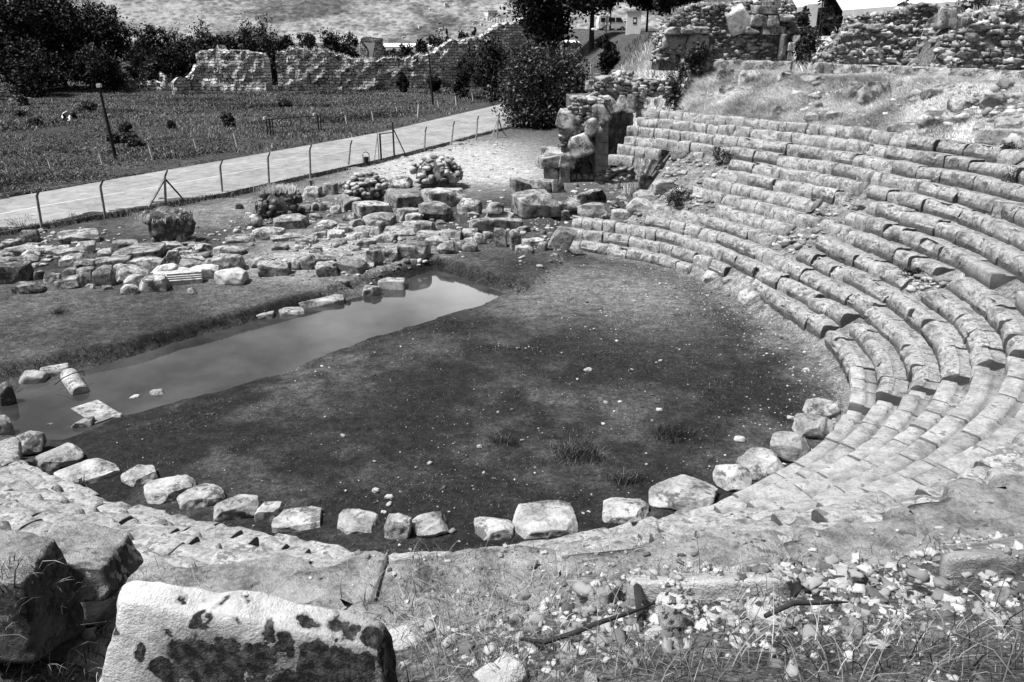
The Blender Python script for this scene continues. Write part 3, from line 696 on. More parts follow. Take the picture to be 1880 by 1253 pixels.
# --- the ring of boulders round the orchestra
OB = [((28, 786, 86, 834), 'boulder', 'rounded stone at the near left corner of the pool'), ((64, 812, 152, 862), 'boulder', 'big flat-topped boulder next to the pale square slab'),
 ((116, 843, 219, 888), 'slab', 'pale square slab with clean edges in the orchestra ring'), ((225, 849, 299, 888), 'boulder', 'humped grey stone just right of the pale square slab'),
 ((270, 872, 364, 918), 'rough', 'pale split stone with dark right side in the orchestra ring'), ((330, 888, 414, 930), 'rough', 'wedge shaped pale stone between the split stone and the round one'),
 ((396, 905, 480, 955), 'boulder', 'rounded stone with a dark underside in the orchestra ring'), ((472, 921, 517, 956), 'block', 'small wedge shaped block, darkest of the near orchestra ring'),
 ((504, 932, 592, 972), 'block', 'flat rectangular block in the near orchestra ring'), ((620, 936, 702, 978), 'rough', 'broken stone with a tuft of weed before its right side'),
 ((704, 943, 758, 990), 'rough', 'crumbling pale stone between the broken and the round stone'), ((757, 941, 827, 984), 'boulder', 'smooth rounded stone at the foot of the near seats'),
 ((870, 949, 944, 990), 'rough', 'low pale stone left of the longest slab'), ((928, 920, 1062, 983), 'rough', 'longest slab-like stone of the orchestra ring'),
 ((1103, 912, 1193, 958), 'rough', 'grey stone with a weathered pocked face between two large ones'), ((1188, 874, 1315, 938), 'rough', 'large boulder with a hollow worn along its front'),
 ((1304, 847, 1378, 902), 'boulder', 'leaning rounded boulder right of the hollowed one'), ((1344, 823, 1440, 882), 'rough', 'angular pale boulder with a peaked top'),
 ((1412, 791, 1482, 850), 'boulder', 'boulder with a black shaded underside'), ((1445, 750, 1525, 806), 'boulder', 'large pale boulder leaning on the one behind'),
 ((1468, 725, 1530, 768), 'boulder', 'farthest of the pale boulders at the right bend'), ((1508, 738, 1540, 768), 'rough', 'small stone wedged beside the farthest pale boulder'),
 ((1286, 496, 1326, 520), 'rough', 'stone fallen from the lowest row, nearest the weeds'), ((1324, 503, 1368, 532), 'rough', 'weedy fallen stone in front of the second row'),
 ((1358, 529, 1410, 566), 'rough', 'pale angular stone fallen before the far seats'), ((1402, 548, 1444, 580), 'boulder', 'grey rounded stone beside the pale angular one'), ((1438, 580, 1488, 606), 'rough', 'flat broken stone under the far bend of the second row')]
for b, st, lab in OB: put_stone(b, st, lab, z=0.0, mat='boulder', ratio=.8, cat='boulder', name='boulder', rz=(.55 if 'square' in lab else None), n=34)
for k, (x, y, w_) in enumerate([(1080, 683, 14), (1213, 665, 9), (1112, 741, 9), (1138, 740, 9), (880, 822, 10), (1210, 756, 12), (1357, 812, 22), (1452, 771, 14), (690, 905, 16), (715, 917, 20), (705, 943, 12), (1480, 682, 14)]):
    put_stone((x - w_ / 2, y - w_ * .6, x + w_ / 2, y), 'boulder', 'small pale loose stone lying on the dark orchestra turf', z=0, mat='pale', cat='stone', name='loose_stone', group='loose stones on the orchestra turf', sink=.02)
# --- fallen blocks of the stage building
def c4(a): return (a[0] / 2.914, 400 + a[1] / 2.914, a[2] / 2.914, 400 + a[3] / 2.914)
def c5(a): return (400 + a[0] / 2.914, 280 + a[1] / 2.914, 400 + a[2] / 2.914, 280 + a[3] / 2.914)
S4 = [((0, 115, 110, 165), 'slab', 'thin slab at the left edge below the roadside'), ((130, 62, 212, 135), 'rough', 'pointed stone with dark right side below the first fence post'),
 ((325, 60, 530, 135), 'slab', 'big pale capstone perched above a dark hollow'), ((415, 125, 515, 188), 'rough', 'pale rough stone in front of the perched capstone'),
 ((70, 140, 210, 195), 'slab', 'sloping slab between the thin slab and the capstone'), ((125, 165, 222, 212), 'rough', 'small broken stone under the sloping slab'),
 ((200, 148, 350, 192), 'slab', 'flat broken stone left of the perched capstone foot'), ((0, 170, 85, 230), 'rough', 'dark angular stone at the left edge'),
 ((0, 230, 165, 348), 'block', 'largest dark block at the left edge of the ruins'), ((70, 195, 205, 242), 'slab', 'low stone above the largest dark block'),
 ((330, 190, 480, 262), 'slab', 'wide flat slab sunk in the rubble'), ((400, 222, 522, 272), 'slab', 'tilted thin slab beside the wide flat one'),
 ((520, 205, 642, 258), 'block', 'squared block left of the long beam'), ((538, 198, 708, 272), 'block', 'long squared beam with a dark shaded face'),
 ((610, 115, 742, 158), 'slab', 'pale slab under the grassy-topped pier, left'), ((615, 135, 880, 218), 'block', 'widest foundation block in front of the grassy-topped pier'),
 ((700, 205, 880, 268), 'block', 'lower foundation block in front of the widest one'), ((895, 170, 970, 248), 'rough', 'upright stump of stone below the grassy-topped pier'),
 ((965, 170, 1040, 202), 'block', 'small dark block right of the upright stump'), ((1030, 130, 1140, 180), 'boulder', 'mossy rounded stone right of the grassy-topped pier'),
 ((1130, 140, 1322, 205), 'boulder', 'overgrown hump of stone with weeds on its right'), ((990, 190, 1110, 228), 'slab', 'flat stone between the stump and the overgrown hump'),
 ((963, 220, 1122, 278), 'slab', 'slanting slab in front of the flat stone'), ((1145, 188, 1310, 284), 'block', 'large pale block with a notch in its foot'),
 ((1340, 200, 1432, 268), 'rough', 'pale stone leaning on a broken block'), ((1385, 220, 1550, 312), 'block', 'tilted broken block above the dark bank'),
 ((1538, 215, 1612, 278), 'rough', 'stone between the tilted block and the paving'), ((1608, 205, 1702, 278), 'rough', 'grey stone at the corner of the gravel floor'),
 ((1690, 195, 1800, 262), 'slab', 'thin slab leaning up to the right'), ((1695, 238, 1802, 312), 'block', 'block with a black front at the edge of the gravel floor'),
 ((600, 240, 702, 302), 'boulder', 'rounded stone behind the big pale one'), ((633, 243, 802, 338), 'rough', 'big pale stone behind the moulded block'),
 ((815, 243, 952, 304), 'boulder', 'grey rounded stone behind the white slab'), ((828, 270, 1022, 318), 'slab', 'white slab lying behind the moulded cornice'),
 ((1025, 243, 1177, 322), 'rough', 'whitest stone of the ruins, beside the cornice'), ((1150, 253, 1332, 358), 'rough', 'white stone with a toothed front edge'),
 ((748, 303, 906, 392), 'block', 'rough squared block joined to the moulded cornice'), ((668, 300, 780, 362), 'rough', 'pale rough stone left of the squared block'),
 ((515, 253, 612, 364), 'block', 'upright column stump with a flat top'), ((428, 265, 530, 358), 'block', 'dark upright block left of the column stump'),
 ((310, 303, 462, 382), 'boulder', 'smooth rounded boulder before the dark upright block'), ((80, 333, 242, 404), 'rough', 'dark weathered boulder in front of the left ruins'),
 ((243, 285, 330, 348), 'rough', 'stone behind the smooth rounded boulder, left'), ((340, 263, 422, 306), 'rough', 'low stone behind the smooth rounded boulder'),
 ((1008, 368, 1057, 412), 'boulder', 'small white ball of stone alone on the grass'), ((180, 285, 242, 332), 'rough', 'small dark stone right of the largest dark block'),
 ((0, 300, 62, 345), 'rough', 'stone at the very left edge above the dark boulder'), ((460, 355, 508, 382), 'rough', 'little stone at the foot of the dark upright block'),
 ((550, 358, 602, 386), 'slab', 'little flat stone at the foot of the column stump'), ((650, 355, 742, 410), 'slab', 'broken chips left of the squared block'),
 ((1350, 65, 1522, 114), 'slab', 'slab with a raised end beyond the overgrown hump'), ((1448, 75, 1642, 124), 'slab', 'long thin slab along the back of the gravel floor'),
 ((1210, 90, 1372, 128), 'slab', 'low slab right of the grassy-topped pier'), ((1585, 98, 1692, 138), 'slab', 'pale paving stone behind the gravel floor'),
 ((1590, 128, 1652, 166), 'slab', 'pale paving stone at the back left of the gravel floor'), ((1658, 150, 1722, 188), 'slab', 'flat pale paving stone set in the gravel floor')]
S5 = [((143, 328, 242, 404), 'boulder', 'rounded stone left of the cobbled pier foot'), ((298, 333, 492, 408), 'block', 'long rounded block under the cobbled pier'),
 ((420, 448, 532, 492), 'slab', 'pale flat stone at the far corner of the gravel'), ((413, 485, 497, 518), 'slab', 'small flat stone below the far corner of the gravel'),
 ((488, 503, 562, 538), 'slab', 'small tilted flat stone in the middle of the gravel'), ((525, 363, 642, 422), 'rough', 'pale rough stone right of the cobbled pier'),
 ((498, 420, 592, 458), 'rough', 'low stone before the pale rough one'), ((580, 408, 682, 458), 'slab', 'tilted slab behind the gravel floor'),
 ((628, 383, 726, 432), 'slab', 'tilted slab higher up beside the row of blocks'), ((700, 347, 782, 398), 'boulder', 'rounded pale block at the head of the block row'),
 ((780, 318, 952, 392), 'block', 'long pale block sloping down to the right'), ((803, 363, 902, 428), 'block', 'rounded block leaning on the long pale one'),
 ((725, 388, 862, 442), 'slab', 'flat block at the back of the gravel floor'), ((888, 393, 1072, 448), 'slab', 'widest pale slab lying flat right of the gravel'),
 ((838, 430, 962, 482), 'slab', 'slanting kerb slab in front of the widest slab'), ((678, 438, 742, 472), 'slab', 'flat white paving chip in the gravel floor'),
 ((1053, 367, 1172, 428), 'block', 'rounded cube beyond the widest pale slab'), ((1058, 420, 1202, 474), 'block', 'left stone of the low threshold'),
 ((1178, 412, 1312, 470), 'block', 'grooved right stone of the low threshold'), ((1108, 445, 1242, 498), 'rough', 'pale broken stone before the threshold'),
 ((1170, 468, 1304, 544), 'boulder', 'big rounded boulder at the corner above the pool'), ((968, 478, 1132, 568), 'block', 'large block above the dark corner of the pool'),
 ((783, 518, 882, 608), 'rough', 'pale upright stone of the terrace edge'), ((872, 503, 967, 584), 'rough', 'broken stone next to the large block'),
 ((638, 558, 802, 644), 'block', 'long sunken block of the terrace edge'), ((525, 583, 642, 664), 'block', 'square block with a dark face above the bank'),
 ((438, 558, 522, 622), 'rough', 'pale stone left of the square dark block'), ((520, 538, 622, 584), 'slab', 'thin slab leaning over the square dark block'),
 ((1308, 468, 1392, 532), 'rough', 'pointed stone right of the big rounded boulder'), ((1363, 428, 1422, 494), 'rough', 'tilted stone before the low threshold'),
 ((1310, 408, 1392, 462), 'block', 'stone at the right end of the threshold'), ((1418, 423, 1482, 482), 'block', 'dark block left of the two upright stumps'),
 ((1478, 403, 1547, 508), 'block', 'left of the two upright stumps near the passage'), ((1558, 408, 1622, 522), 'block', 'right, fluted one of the two upright stumps'),
 ((1585, 488, 1692, 542), 'slab', 'low slab at the foot of the two stumps'), ((1653, 453, 1752, 504), 'block', 'block between the stumps and the leaning slab'),
 ((1700, 480, 1760, 525), 'rough', 'small stone at the foot of the leaning slab'),
 ((1428, 313, 1582, 370), 'block', 'lower step of the two-block stack'),
 ((1280, 248, 1412, 334), 'block', 'block beside the dark pit under the large cobble heap'), ((1083, 298, 1252, 362), 'block', 'lower stone of the stack at the dark pit'),
 ((943, 298, 1052, 364), 'block', 'stone in the shade below the foundation platform'),
 ((628, 238, 772, 318), 'block', 'foundation slab under the rounded cobble heap, left half'), ((723, 253, 947, 345), 'block', 'foundation slab under the rounded cobble heap, right half'),
 ((1568, 200, 1842, 350), 'block', 'large square pedestal beside the passage'), 
 ((1598, 390, 1672, 428), 'slab', 'pale slab on the path before the passage'), ((1778, 263, 1862, 312), 'slab', 'thin stone on the path right of the pedestal'), ((1822, 308, 1882, 364), 'block', 'block on the path to the right of the pedestal'),
 ((448, 180, 562, 240), 'block', 'left block of the low back wall'), ((558, 162, 642, 226), 'block', 'middle block of the low back wall'), ((638, 155, 702, 210), 'block', 'block of the low back wall touching the cobble heap'),
 ((838, 130, 912, 184), 'block', 'pale block between the two cobble heaps'), ((898, 130, 1042, 192), 'rough', 'weathered block left of the large cobble heap'),
 ((668, 323, 742, 366), 'rough', 'dark stone in the hollow left of the rounded block'), ((88, 272, 142, 304), 'boulder', 'dark stone alone by the fence'),
 ((438, 275, 500, 312), 'slab', 'flat stone of the rubble line behind the cobbled pier'), ((500, 270, 560, 312), 'rough', 'first rough stone of the rubble line'), ((548, 262, 622, 312), 'rough', 'largest rough stone of the rubble line'), ((600, 285, 662, 330), 'rough', 'last rough stone of the rubble line'),
 ((180, 400, 362, 468), 'block', 'half-buried slab before the cobbled pier'), ((40, 438, 197, 484), 'slab', 'half-buried slab left of the gravel floor'), ((288, 428, 482, 474), 'slab', 'long kerb behind the gravel floor')]
def smat(lab):
    if any(k in lab for k in ('white', 'whitest')): return 'pale'
    if 'dark' in lab or 'black' in lab: return 'dark' if ('largest' in lab or 'alone' in lab or 'weathered boulder' in lab) else 'ruin'
    return 'ruin'
for a, st, lab in S4: put_stone(c4(a), st, lab + ', stage ruins', mat=smat(lab), rz=-.12 if st == 'block' else None, tilt=(0, 0.12) if 'tilted' in lab or 'lean' in lab or 'slant' in lab else (0, 0))
for a, st, lab in S5:
    put_stone(c5(a), st, lab + ', stage ruins', mat=smat(lab), rz=.35 if ('pedestal' in lab or 'platform' in lab or 'foundation' in lab) else (-.3 if st == 'block' and a[0] > 620 and a[0] < 1310 else None), ratio=.75 if st != 'slab' else .9)
def stacked(box, base_box, style, lab, dz, **k):
    """a stone lying on top of another: same foot, lifted by dz"""
    x0, y0, x1, y1 = box; bx = base_box; p = atg((bx[0] + bx[2]) / 2, bx[3])
    return put_stone(box, style, lab, z=p[2] + dz, **k)
stacked(c5((1430, 263, 1534, 328)), c5((1428, 313, 1582, 370)), 'block', 'upper, smaller block of the two-block stack, stage ruins', .42)
stacked(c5((1083, 263, 1252, 328)), c5((1083, 298, 1252, 362)), 'block', 'upper stone with hollowed top at the dark pit, stage ruins', .4)
# long beam, leaning slab, foundation platform with an overhang: shaped separately
put_stone(c5((1348, 350, 1628, 424)), 'block', 'longest fallen architrave, pale at its left end, stage ruins', ratio=.22, rz=.28, mat='ruin', n=18)
o = put_stone(c5((1755, 385, 1868, 524)), 'slab', 'leaning slab with holes at the near end of the lowest row', ratio=.35, rz=.2, mat='seat', tilt=(0, .45))
put_stone(c5((898, 218, 1112, 312)), 'block', 'overhanging foundation slab between the two cobble heaps, stage ruins', ratio=.6, rz=.35)
put_stone(c5((1098, 188, 1352, 292)), 'block', 'broad foundation platform carrying the large cobble heap, stage ruins', ratio=.6, rz=.35)
rr0 = np.random.default_rng(77)
for k in range(64):
    x, y, w_ = (rr0.uniform(0, 420), rr0.uniform(440, 505), rr0.uniform(16, 40)) if k < 26 else ((rr0.uniform(440, 760), rr0.uniform(395, 505), rr0.uniform(16, 40)) if k < 50 else (rr0.uniform(760, 1030), rr0.uniform(385, 455), rr0.uniform(14, 34)))
    put_stone((x - w_ / 2, y - w_ * rr0.uniform(.32, .55), x + w_ / 2, y), 'slab' if k % 3 else 'rough', 'small broken slab lying between the larger fallen blocks of the stage ruins', ratio=.9, group='small broken slabs among the stage ruins', sink=.03)
# stones standing on the pedestal by the passage
for a, lab in (((1565, 133, 1677, 222), 'left block behind the large pedestal'), ((1650, 145, 1782, 216), 'middle block behind the large pedestal'), ((1778, 138, 1852, 216), 'right block behind the large pedestal')):
    put_stone(c5(a), 'block', lab + ', below the passage', rz=.2)
# --- moulded cornice block: a bar with a stepped profile
p = atg(*[c4((978, 0, 0, 366))[0], c4((0, 0, 0, 366))[3]]); Lc = (1065 - 893) / 2.914 / FPX * np.hypot(p[1], HC)
mb = MB(); prof = [(0, 0), (.5, 0), (.5, .22), (.46, .24), (.46, .3), (.42, .31), (.42, .37), (.38, .39), (.38, .46), (0, .46)]
for i in (0, 1):
    mb.V += [(i * Lc, -q[0] + .25, q[1]) for q in prof]
m_ = len(prof)
mb.F += [(k, (k + 1) % m_, m_ + (k + 1) % m_, m_ + k) for k in range(m_)] + [tuple(range(m_))[::-1], tuple(range(m_, 2 * m_))]
o = mb.build('cornice_block', M['pale'], loc=(p[0] - Lc / 2, p[1] + .2, p[2] - .03)); o.rotation_euler = (0, 0, .28)
tag(o, 'white moulded cornice block with horizontal grooves on the grass edge', 'carved stone')
# --- stones standing in or beside the pool
for b, st, lab in [((34, 676, 88, 705), 'rough', 'rough stone at the far left corner of the pool'), ((80, 667, 128, 692), 'block', 'squared stone touching the column drum at the pool'), ((0, 698, 32, 745), 'boulder', 'dark boulder at the left edge of the pool'),
        ((462, 571, 503, 588), 'slab', 'left of the two low stones on the far pool edge'), ((512, 563, 559, 580), 'slab', 'right of the two low stones on the far pool edge'), ((546, 537, 634, 563), 'block', 'long ragged white block on the far pool edge'),
        ((662, 522, 700, 545), 'rough', 'pointed stone half sunk at the far pool edge'), ((694, 508, 746, 533), 'slab', 'white slab sloping into the far end of the pool'), ((277, 712, 304, 727), 'boulder', 'rounded stone just breaking the pool surface'), ((238, 725, 256, 733), 'rough', 'small stone breaking the pool surface left of the rounded one'),
        ((180, 744, 200, 753), 'rough', 'small pale stone among the sunken slab'), ((206, 758, 226, 769), 'rough', 'pale stone where the sunken slab meets the bank'), ((138, 766, 172, 786), 'slab', 'drowned slab corner near the turf'), ((85, 776, 99, 783), 'boulder', 'dark ball floating in the near corner of the pool'), ((30, 786, 58, 791), 'slab', 'thin white board at the near edge of the pool'),
        ((0, 762, 30, 800), 'rough', 'stone at the left edge where the seats meet the pool'), ((0, 813, 36, 845), 'slab', 'pale slab below the pool at the left edge')]:
    put_stone(b, st, lab, z=WATER - .03 if b[1] < 800 else 0.1, mat='dark' if 'dark' in lab else 'boulder', cat='stone', name='stone', n=10)
mb = MB(); a_, b_ = at(127, 690, WATER + .12), at(148, 722, WATER + .02)
mb.tube([a_ + (b_ - a_) * k for k in (0, .02, .3, .6, .97, 1)], [.20, .245, .24, .235, .23, .2], 18)
tag(mb.build('column_drum', M['boulder'], sm=False), 'fallen pale column shaft dipping into the left end of the pool', 'column')
mb = MB(); a_, b_ = at(150, 750, WATER - .06), at(205, 768, WATER - .0)
mb.box(((a_ + b_) / 2), (1.4, .7, .12), -.7); tag(mb.build('sunken_slab', M['boulder']), 'sunken grey slab lying just under the water by the near bank', 'stone slab')
# a bent rod hangs on the column
mb = MB(); mb.tube([at(100, 707, .0), at(116, 694, .15), at(133, 686, .3), at(153, 682, .25), at(155, 690, .1)], .015, 5)
tag(mb.build('metal_rod', M['metal']), 'bent dark rod lying across the fallen column shaft', 'rod')
# --- seats displaced near the passage and stones on the dry slope
A_ = lambda a: (1040 + a[0] / 3.916, 180 + a[1] / 3.916, 1040 + a[2] / 3.916, 180 + a[3] / 3.916)
B_ = lambda a: (1300 + a[0] / 3.916, 180 + a[1] / 3.916, 1300 + a[2] / 3.916, 180 + a[3] / 3.916)
C_ = lambda a: (1560 + a[0] / 3.916, 180 + a[1] / 3.916, 1560 + a[2] / 3.916, 180 + a[3] / 3.916)
for b, st, lab in [(A_((610, 600, 775, 690)), 'block', 'displaced seat block leaning against a dark shrub'), (A_((480, 662, 690, 745)), 'slab', 'displaced flat seat slab below the leaning block'), (A_((425, 725, 630, 822)), 'rough', 'thick displaced seat slab above the fourth row'),
        (A_((320, 800, 502, 893)), 'block', 'squared seat block in the fourth row, left of the gap'), (A_((78, 755, 322, 868)), 'rough', 'worn seat stone at the far end of the fourth row'), (A_((508, 560, 622, 662)), 'rough', 'pale pocked stone standing in the rubble slope'),
        (A_((312, 475, 535, 560)), 'rough', 'pitted boulder under the end of the ninth row'), (A_((520, 475, 600, 535)), 'rough', 'small stone right of the pitted boulder'), (A_((160, 655, 290, 755)), 'boulder', 'smooth weathered stone beside the tilted dark beam'),
        (A_((298, 570, 385, 655)), 'rough', 'stone below the passage wall, at the head of the slope'), (A_((870, 655, 905, 715)), 'rough', 'small stone at the broken end of the seventh row'),
        (A_((660, 355, 750, 415)), 'rough', 'stone under the broken tenth row'), (A_((752, 370, 870, 440)), 'rough', 'pale foundation stone exposed under the eleventh row'), (A_((870, 390, 990, 440)), 'rough', 'foundation rubble exposed right of the pale foundation stone'),
        (A_((553, 0, 632, 52)), 'boulder', 'left of three rounded stones above the topmost row'), (A_((628, 2, 700, 52)), 'boulder', 'middle of three rounded stones above the topmost row'), (A_((698, 8, 775, 54)), 'boulder', 'right of three rounded stones above the topmost row'),
        (B_((430, 65, 575, 130)), 'rough', 'low rough stone in the dry grass above the topmost row'), (B_((700, 95, 1050, 165)), 'slab', 'long half-buried slab above the topmost row'),
        (C_((480, 95, 760, 205)), 'rough', 'undercut pale boulder in the grass at the right'), (C_((270, 160, 500, 240)), 'rough', 'grass-grown stone left of the undercut boulder'), (C_((1040, 150, 1300, 240)), 'slab', 'long overhanging slab at the right edge above the seats'),
        (C_((910, 222, 1260, 335)), 'block', 'big seat block under the overhanging slab'), (C_((500, 215, 555, 255)), 'boulder', 'small stone right of the grass-grown one'), (C_((1028, 742, 1225, 868)), 'block', 'slipped seat block lying askew in the ninth row'), (C_((970, 815, 1025, 848)), 'boulder', 'small stone left of the slipped seat block'), (C_((1210, 660, 1290, 730)), 'boulder', 'stone at the right edge above the slipped block'),
        ((1490, 117, 1527, 143), 'slab', 'flat undercut rock with black shadow below the parapet'), ((1423, 128, 1460, 148), 'rough', 'shaggy rock in the grass left of the undercut one'), ((1355, 130, 1398, 156), 'rough', 'round grassy rock below the parapet'), ((1315, 130, 1345, 145), 'rough', 'dark low rock nearest the arch side of the grass'),
        ((1558, 158, 1600, 182), 'rough', 'dark stone on the middle of the grassy slope'), ((1575, 152, 1625, 190), 'slab', 'tilted pale slab on the middle of the grassy slope'), ((1740, 178, 1792, 205), 'rough', 'pale ledge of stones at the right of the grassy slope'), ((1320, 157, 1360, 168), 'slab', 'white stone in the grass at the left of the slope'), ((1255, 148, 1282, 163), 'boulder', 'pale round stone among weeds above the passage'), ((1600, 150, 1640, 170), 'rough', 'rubble lump beside the tilted pale slab'), ((1690, 163, 1730, 180), 'rough', 'low rubble lump on the upper right slope'), ((1800, 175, 1850, 200), 'rough', 'dark ledge under the right end of the parapet')]:
    put_stone(b, st, lab, mat='seat' if 'seat' in lab else ('dark' if 'dark' in lab else 'ruin'), ratio=.55, sink=.08, cat='stone')
o = put_stone(A_((60, 595, 245, 760)), 'block', 'tilted dark-sided beam on the path before the passage', ratio=1.6, rz=-.75, mat='ruin', hh=.45, tilt=(.12, .1), cat='stone')
# ------------------------------------------------------------------ rubble-built ruins
def pxw(px, dist): return px / FPX * dist
def rubble_mass(name, label, px0, px1, ybase, prof, depth, size, seed, z=None, Y=None, core='core', stones='rubble', cat='ruin', lean=.15, grass=0, dens=1.0, parent=None, crown=True, backz=None):
    """free-standing mass of mortared rubble: a core with its face and crown set with hundreds of stones.
    prof: (px, ytop) outline of the top; base at picture row ybase"""
    r = np.random.default_rng(seed)
    if Y is None:
        pb = atg((px0 + px1) / 2, ybase) if z is None else at((px0 + px1) / 2, ybase, z); Y = pb[1]
    else: pb = aty((px0 + px1) / 2, ybase, Y)
    a0 = aty(px0, ybase, Y); a1 = aty(px1, ybase, Y); L = a1[0] - a0[0]; zb = pb[2]
    def top(u):
        x = np.interp(u, [(q[0] - px0) / (px1 - px0) for q in prof], [aty(q[0], q[1], Y)[2] for q in prof]); return x
    n = max(8, int(L / (size * .6))); m = 8
    U = np.linspace(0, 1, n + 1); H = top(U) - zb
    H = H + r.normal(0, size * .18, n + 1)
    # core: front face, crown, back
    V = []; F = []
    for i in range(n + 1):
        for j in range(m + 1):
            t = j / m; V.append((U[i] * L, lean * H[i] * t, H[i] * t))
        for j in range(1, 4): V.append((U[i] * L, lean * H[i] + depth * j / 3, H[i] * (1 - .12 * j * (j > 1))))
        V.append((U[i] * L, lean * H[i] + depth * 1.1, -.5))
    k = m + 5
    V = np.array(V); V += (np.stack([vnoise(V / (size * 1.5) + seed + q, 3) for q in (0, 7, 19)], -1)) * size * .3
    V[::k, 2] = -.4
    for i in range(n):
        for j in range(k - 1): F.append((i * k + j, (i + 1) * k + j, (i + 1) * k + j + 1, i * k + j + 1))
    F.append(tuple(range(k))[::-1]); F.append(tuple(n * k + j for j in range(k)))
    root = parent or empty(name, (a0[0], Y, zb))
    if not parent: tag(root, label, cat)
    obj('core', mesh('core', V - np.array([0, 0, 0]), F, M[core], True), root)
    # stones in rough courses
    area = L * H.mean(); N = int(area / (size * size) * 1.7 * dens)
    u = r.uniform(-.01, 1.01, N); hh = np.interp(u, U, H); v = r.uniform(0, 1, N) ** .9
    crs = size * .8; zz = np.round(v * hh / crs) * crs + r.normal(0, crs * .12, N); zz = np.minimum(zz, hh)
    P = np.stack([u * L, lean * zz - size * .12 + r.normal(0, size * .1, N), zz], -1)
    S = np.stack([r.uniform(.7, 1.7, N) * size, r.uniform(.6, 1.1, N) * size, r.uniform(.35, .85, N) * size], -1) * (.45 + .9 * r.random(N) ** 2)[:, None]
    if crown:
        Nc = int(L * depth / (size * size) * .5 * dens); u = r.uniform(0, 1, Nc); t = r.uniform(0, 1, Nc); hh = np.interp(u, U, H)
        P = np.concatenate([P, np.stack([u * L, lean * hh + t * depth, hh * (1 - .2 * np.maximum(t - .4, 0)) - size * .1], -1)])
        S = np.concatenate([S, np.stack([r.uniform(.8, 1.8, Nc), r.uniform(.7, 1.3, Nc), r.uniform(.35, .8, Nc)], -1) * size])
    for ue in (0, 1):
        Ns = int(depth * H[-ue] / (size * size) * .8); vz = r.uniform(0, 1, Ns)
        P = np.concatenate([P, np.stack([ue * L + r.normal(0, size * .15, Ns), lean * vz * H[-ue] + r.uniform(0, 1, Ns) * depth, vz * H[-ue]], -1)]); S = np.concatenate([S, r.uniform(.6, 1.2, (Ns, 3)) * size * np.array([1, 1.2, .7])])
    V, F = scatter_mesh(P, S, seed, 3, .45, r.normal(0, .5, len(P)), 6.0, .3, .2)
    obj('stones', mesh('stones', V, F, M[stones], False), root)
    if grass:
        Ng = int(grass * L * depth * 90); u = r.uniform(0, 1, Ng); t = r.uniform(-.15, .8, Ng); hh = np.interp(u, U, H)
        V, Q, T = blades(np.stack([u * L, lean * hh + t * depth, hh - .05], -1), .35, .022, seed, .35)
        obj('grass_tuft', mesh_qt('grass_tuft', V, Q, T, M['drygrass']), root)['kind'] = 'stuff'
    return root, a0, L, zb, Y
def heap(name, label, box, rows, size, seed, mat='rubble', flat=.45, parent=None, cat='stone heap', dz=0.):
    """round heap built up of cobbles: dome with a steep side"""
    x0, y0, x1, y1 = box; p = atg((x0 + x1) / 2, y1); p[2] += dz; d = np.hypot(p[1], HC - p[2]); R_ = pxw(x1 - x0, d) / 2; Hh = pxw(y1 - y0, d) * .86
    r = np.random.default_rng(seed); root = empty(name, (p[0], p[1] + R_ * .75, p[2])); tag(root, label, cat)
    N = int(6.5 * R_ * R_ / size / size); P = []; S = []
    a = r.uniform(0, 2 * pi, N); t = r.uniform(0, 1, N)
    z = Hh * t ** .8; rad = R_ * np.where(t < flat, 1 - .12 * t, (1 - .12 * flat) * np.sqrt(np.clip(1 - ((t - flat) / (1 - flat)) ** 2 * .95, 0, 1)))
    rad = rad * (1 + .06 * np.sin(3 * a + seed)) * np.where(t > flat, np.sqrt(r.uniform(.1, 1, N)), 1)
    P = np.stack([rad * np.cos(a), rad * np.sin(a), z - size * .2], -1)
    S = np.stack([r.uniform(.8, 1.5, N), r.uniform(.8, 1.5, N), r.uniform(.5, 1.0, N)], -1) * size
    V, F = scatter_mesh(P, S, seed, 4, .4, a + pi / 2, 2.4, .2, .05)
    obj('cobbles', mesh('cobbles', V, F, M[mat], False), root)
    Vc, Fc = cubegrid(6); L = np.linalg.norm(Vc, axis=1)[:, None]; Vc = Vc / L * np.array([R_ * .9, R_ * .9, Hh * .95]); Vc[:, 2] = np.clip(Vc[:, 2], -.2, None)
    obj('core', mesh('core', Vc, Fc, M['dark'], True), root)
    return root, p, R_, Hh
heap('stone_heap', 'rounded heap of dark cobbles on a foundation slab, behind the gravel floor', (632, 330, 706, 374), 6, .32, 3, dz=.42)
heap('stone_heap', 'large heap of cobbles on the broad platform beside the gravel forecourt', (757, 303, 844, 350), 6, .38, 5, dz=.55)
rt, p, R_, Hh = heap('rubble_pier', 'cobbled pier stump with dry grass on top, behind the weedy hollow', (474, 344, 546, 402), 6, .32, 8, 'rubble_dark', flat=.9, cat='pier')
V, Q, T = blades(np.stack([rng.normal(0, R_ * .45, 700), rng.normal(0, R_ * .45, 700), np.full(700, Hh * .93)], -1), .38, .025, 5, .5)
obj('grass_tuft', mesh_qt('grass_tuft', V, Q, T, M['drygrass']), rt)['kind'] = 'stuff'
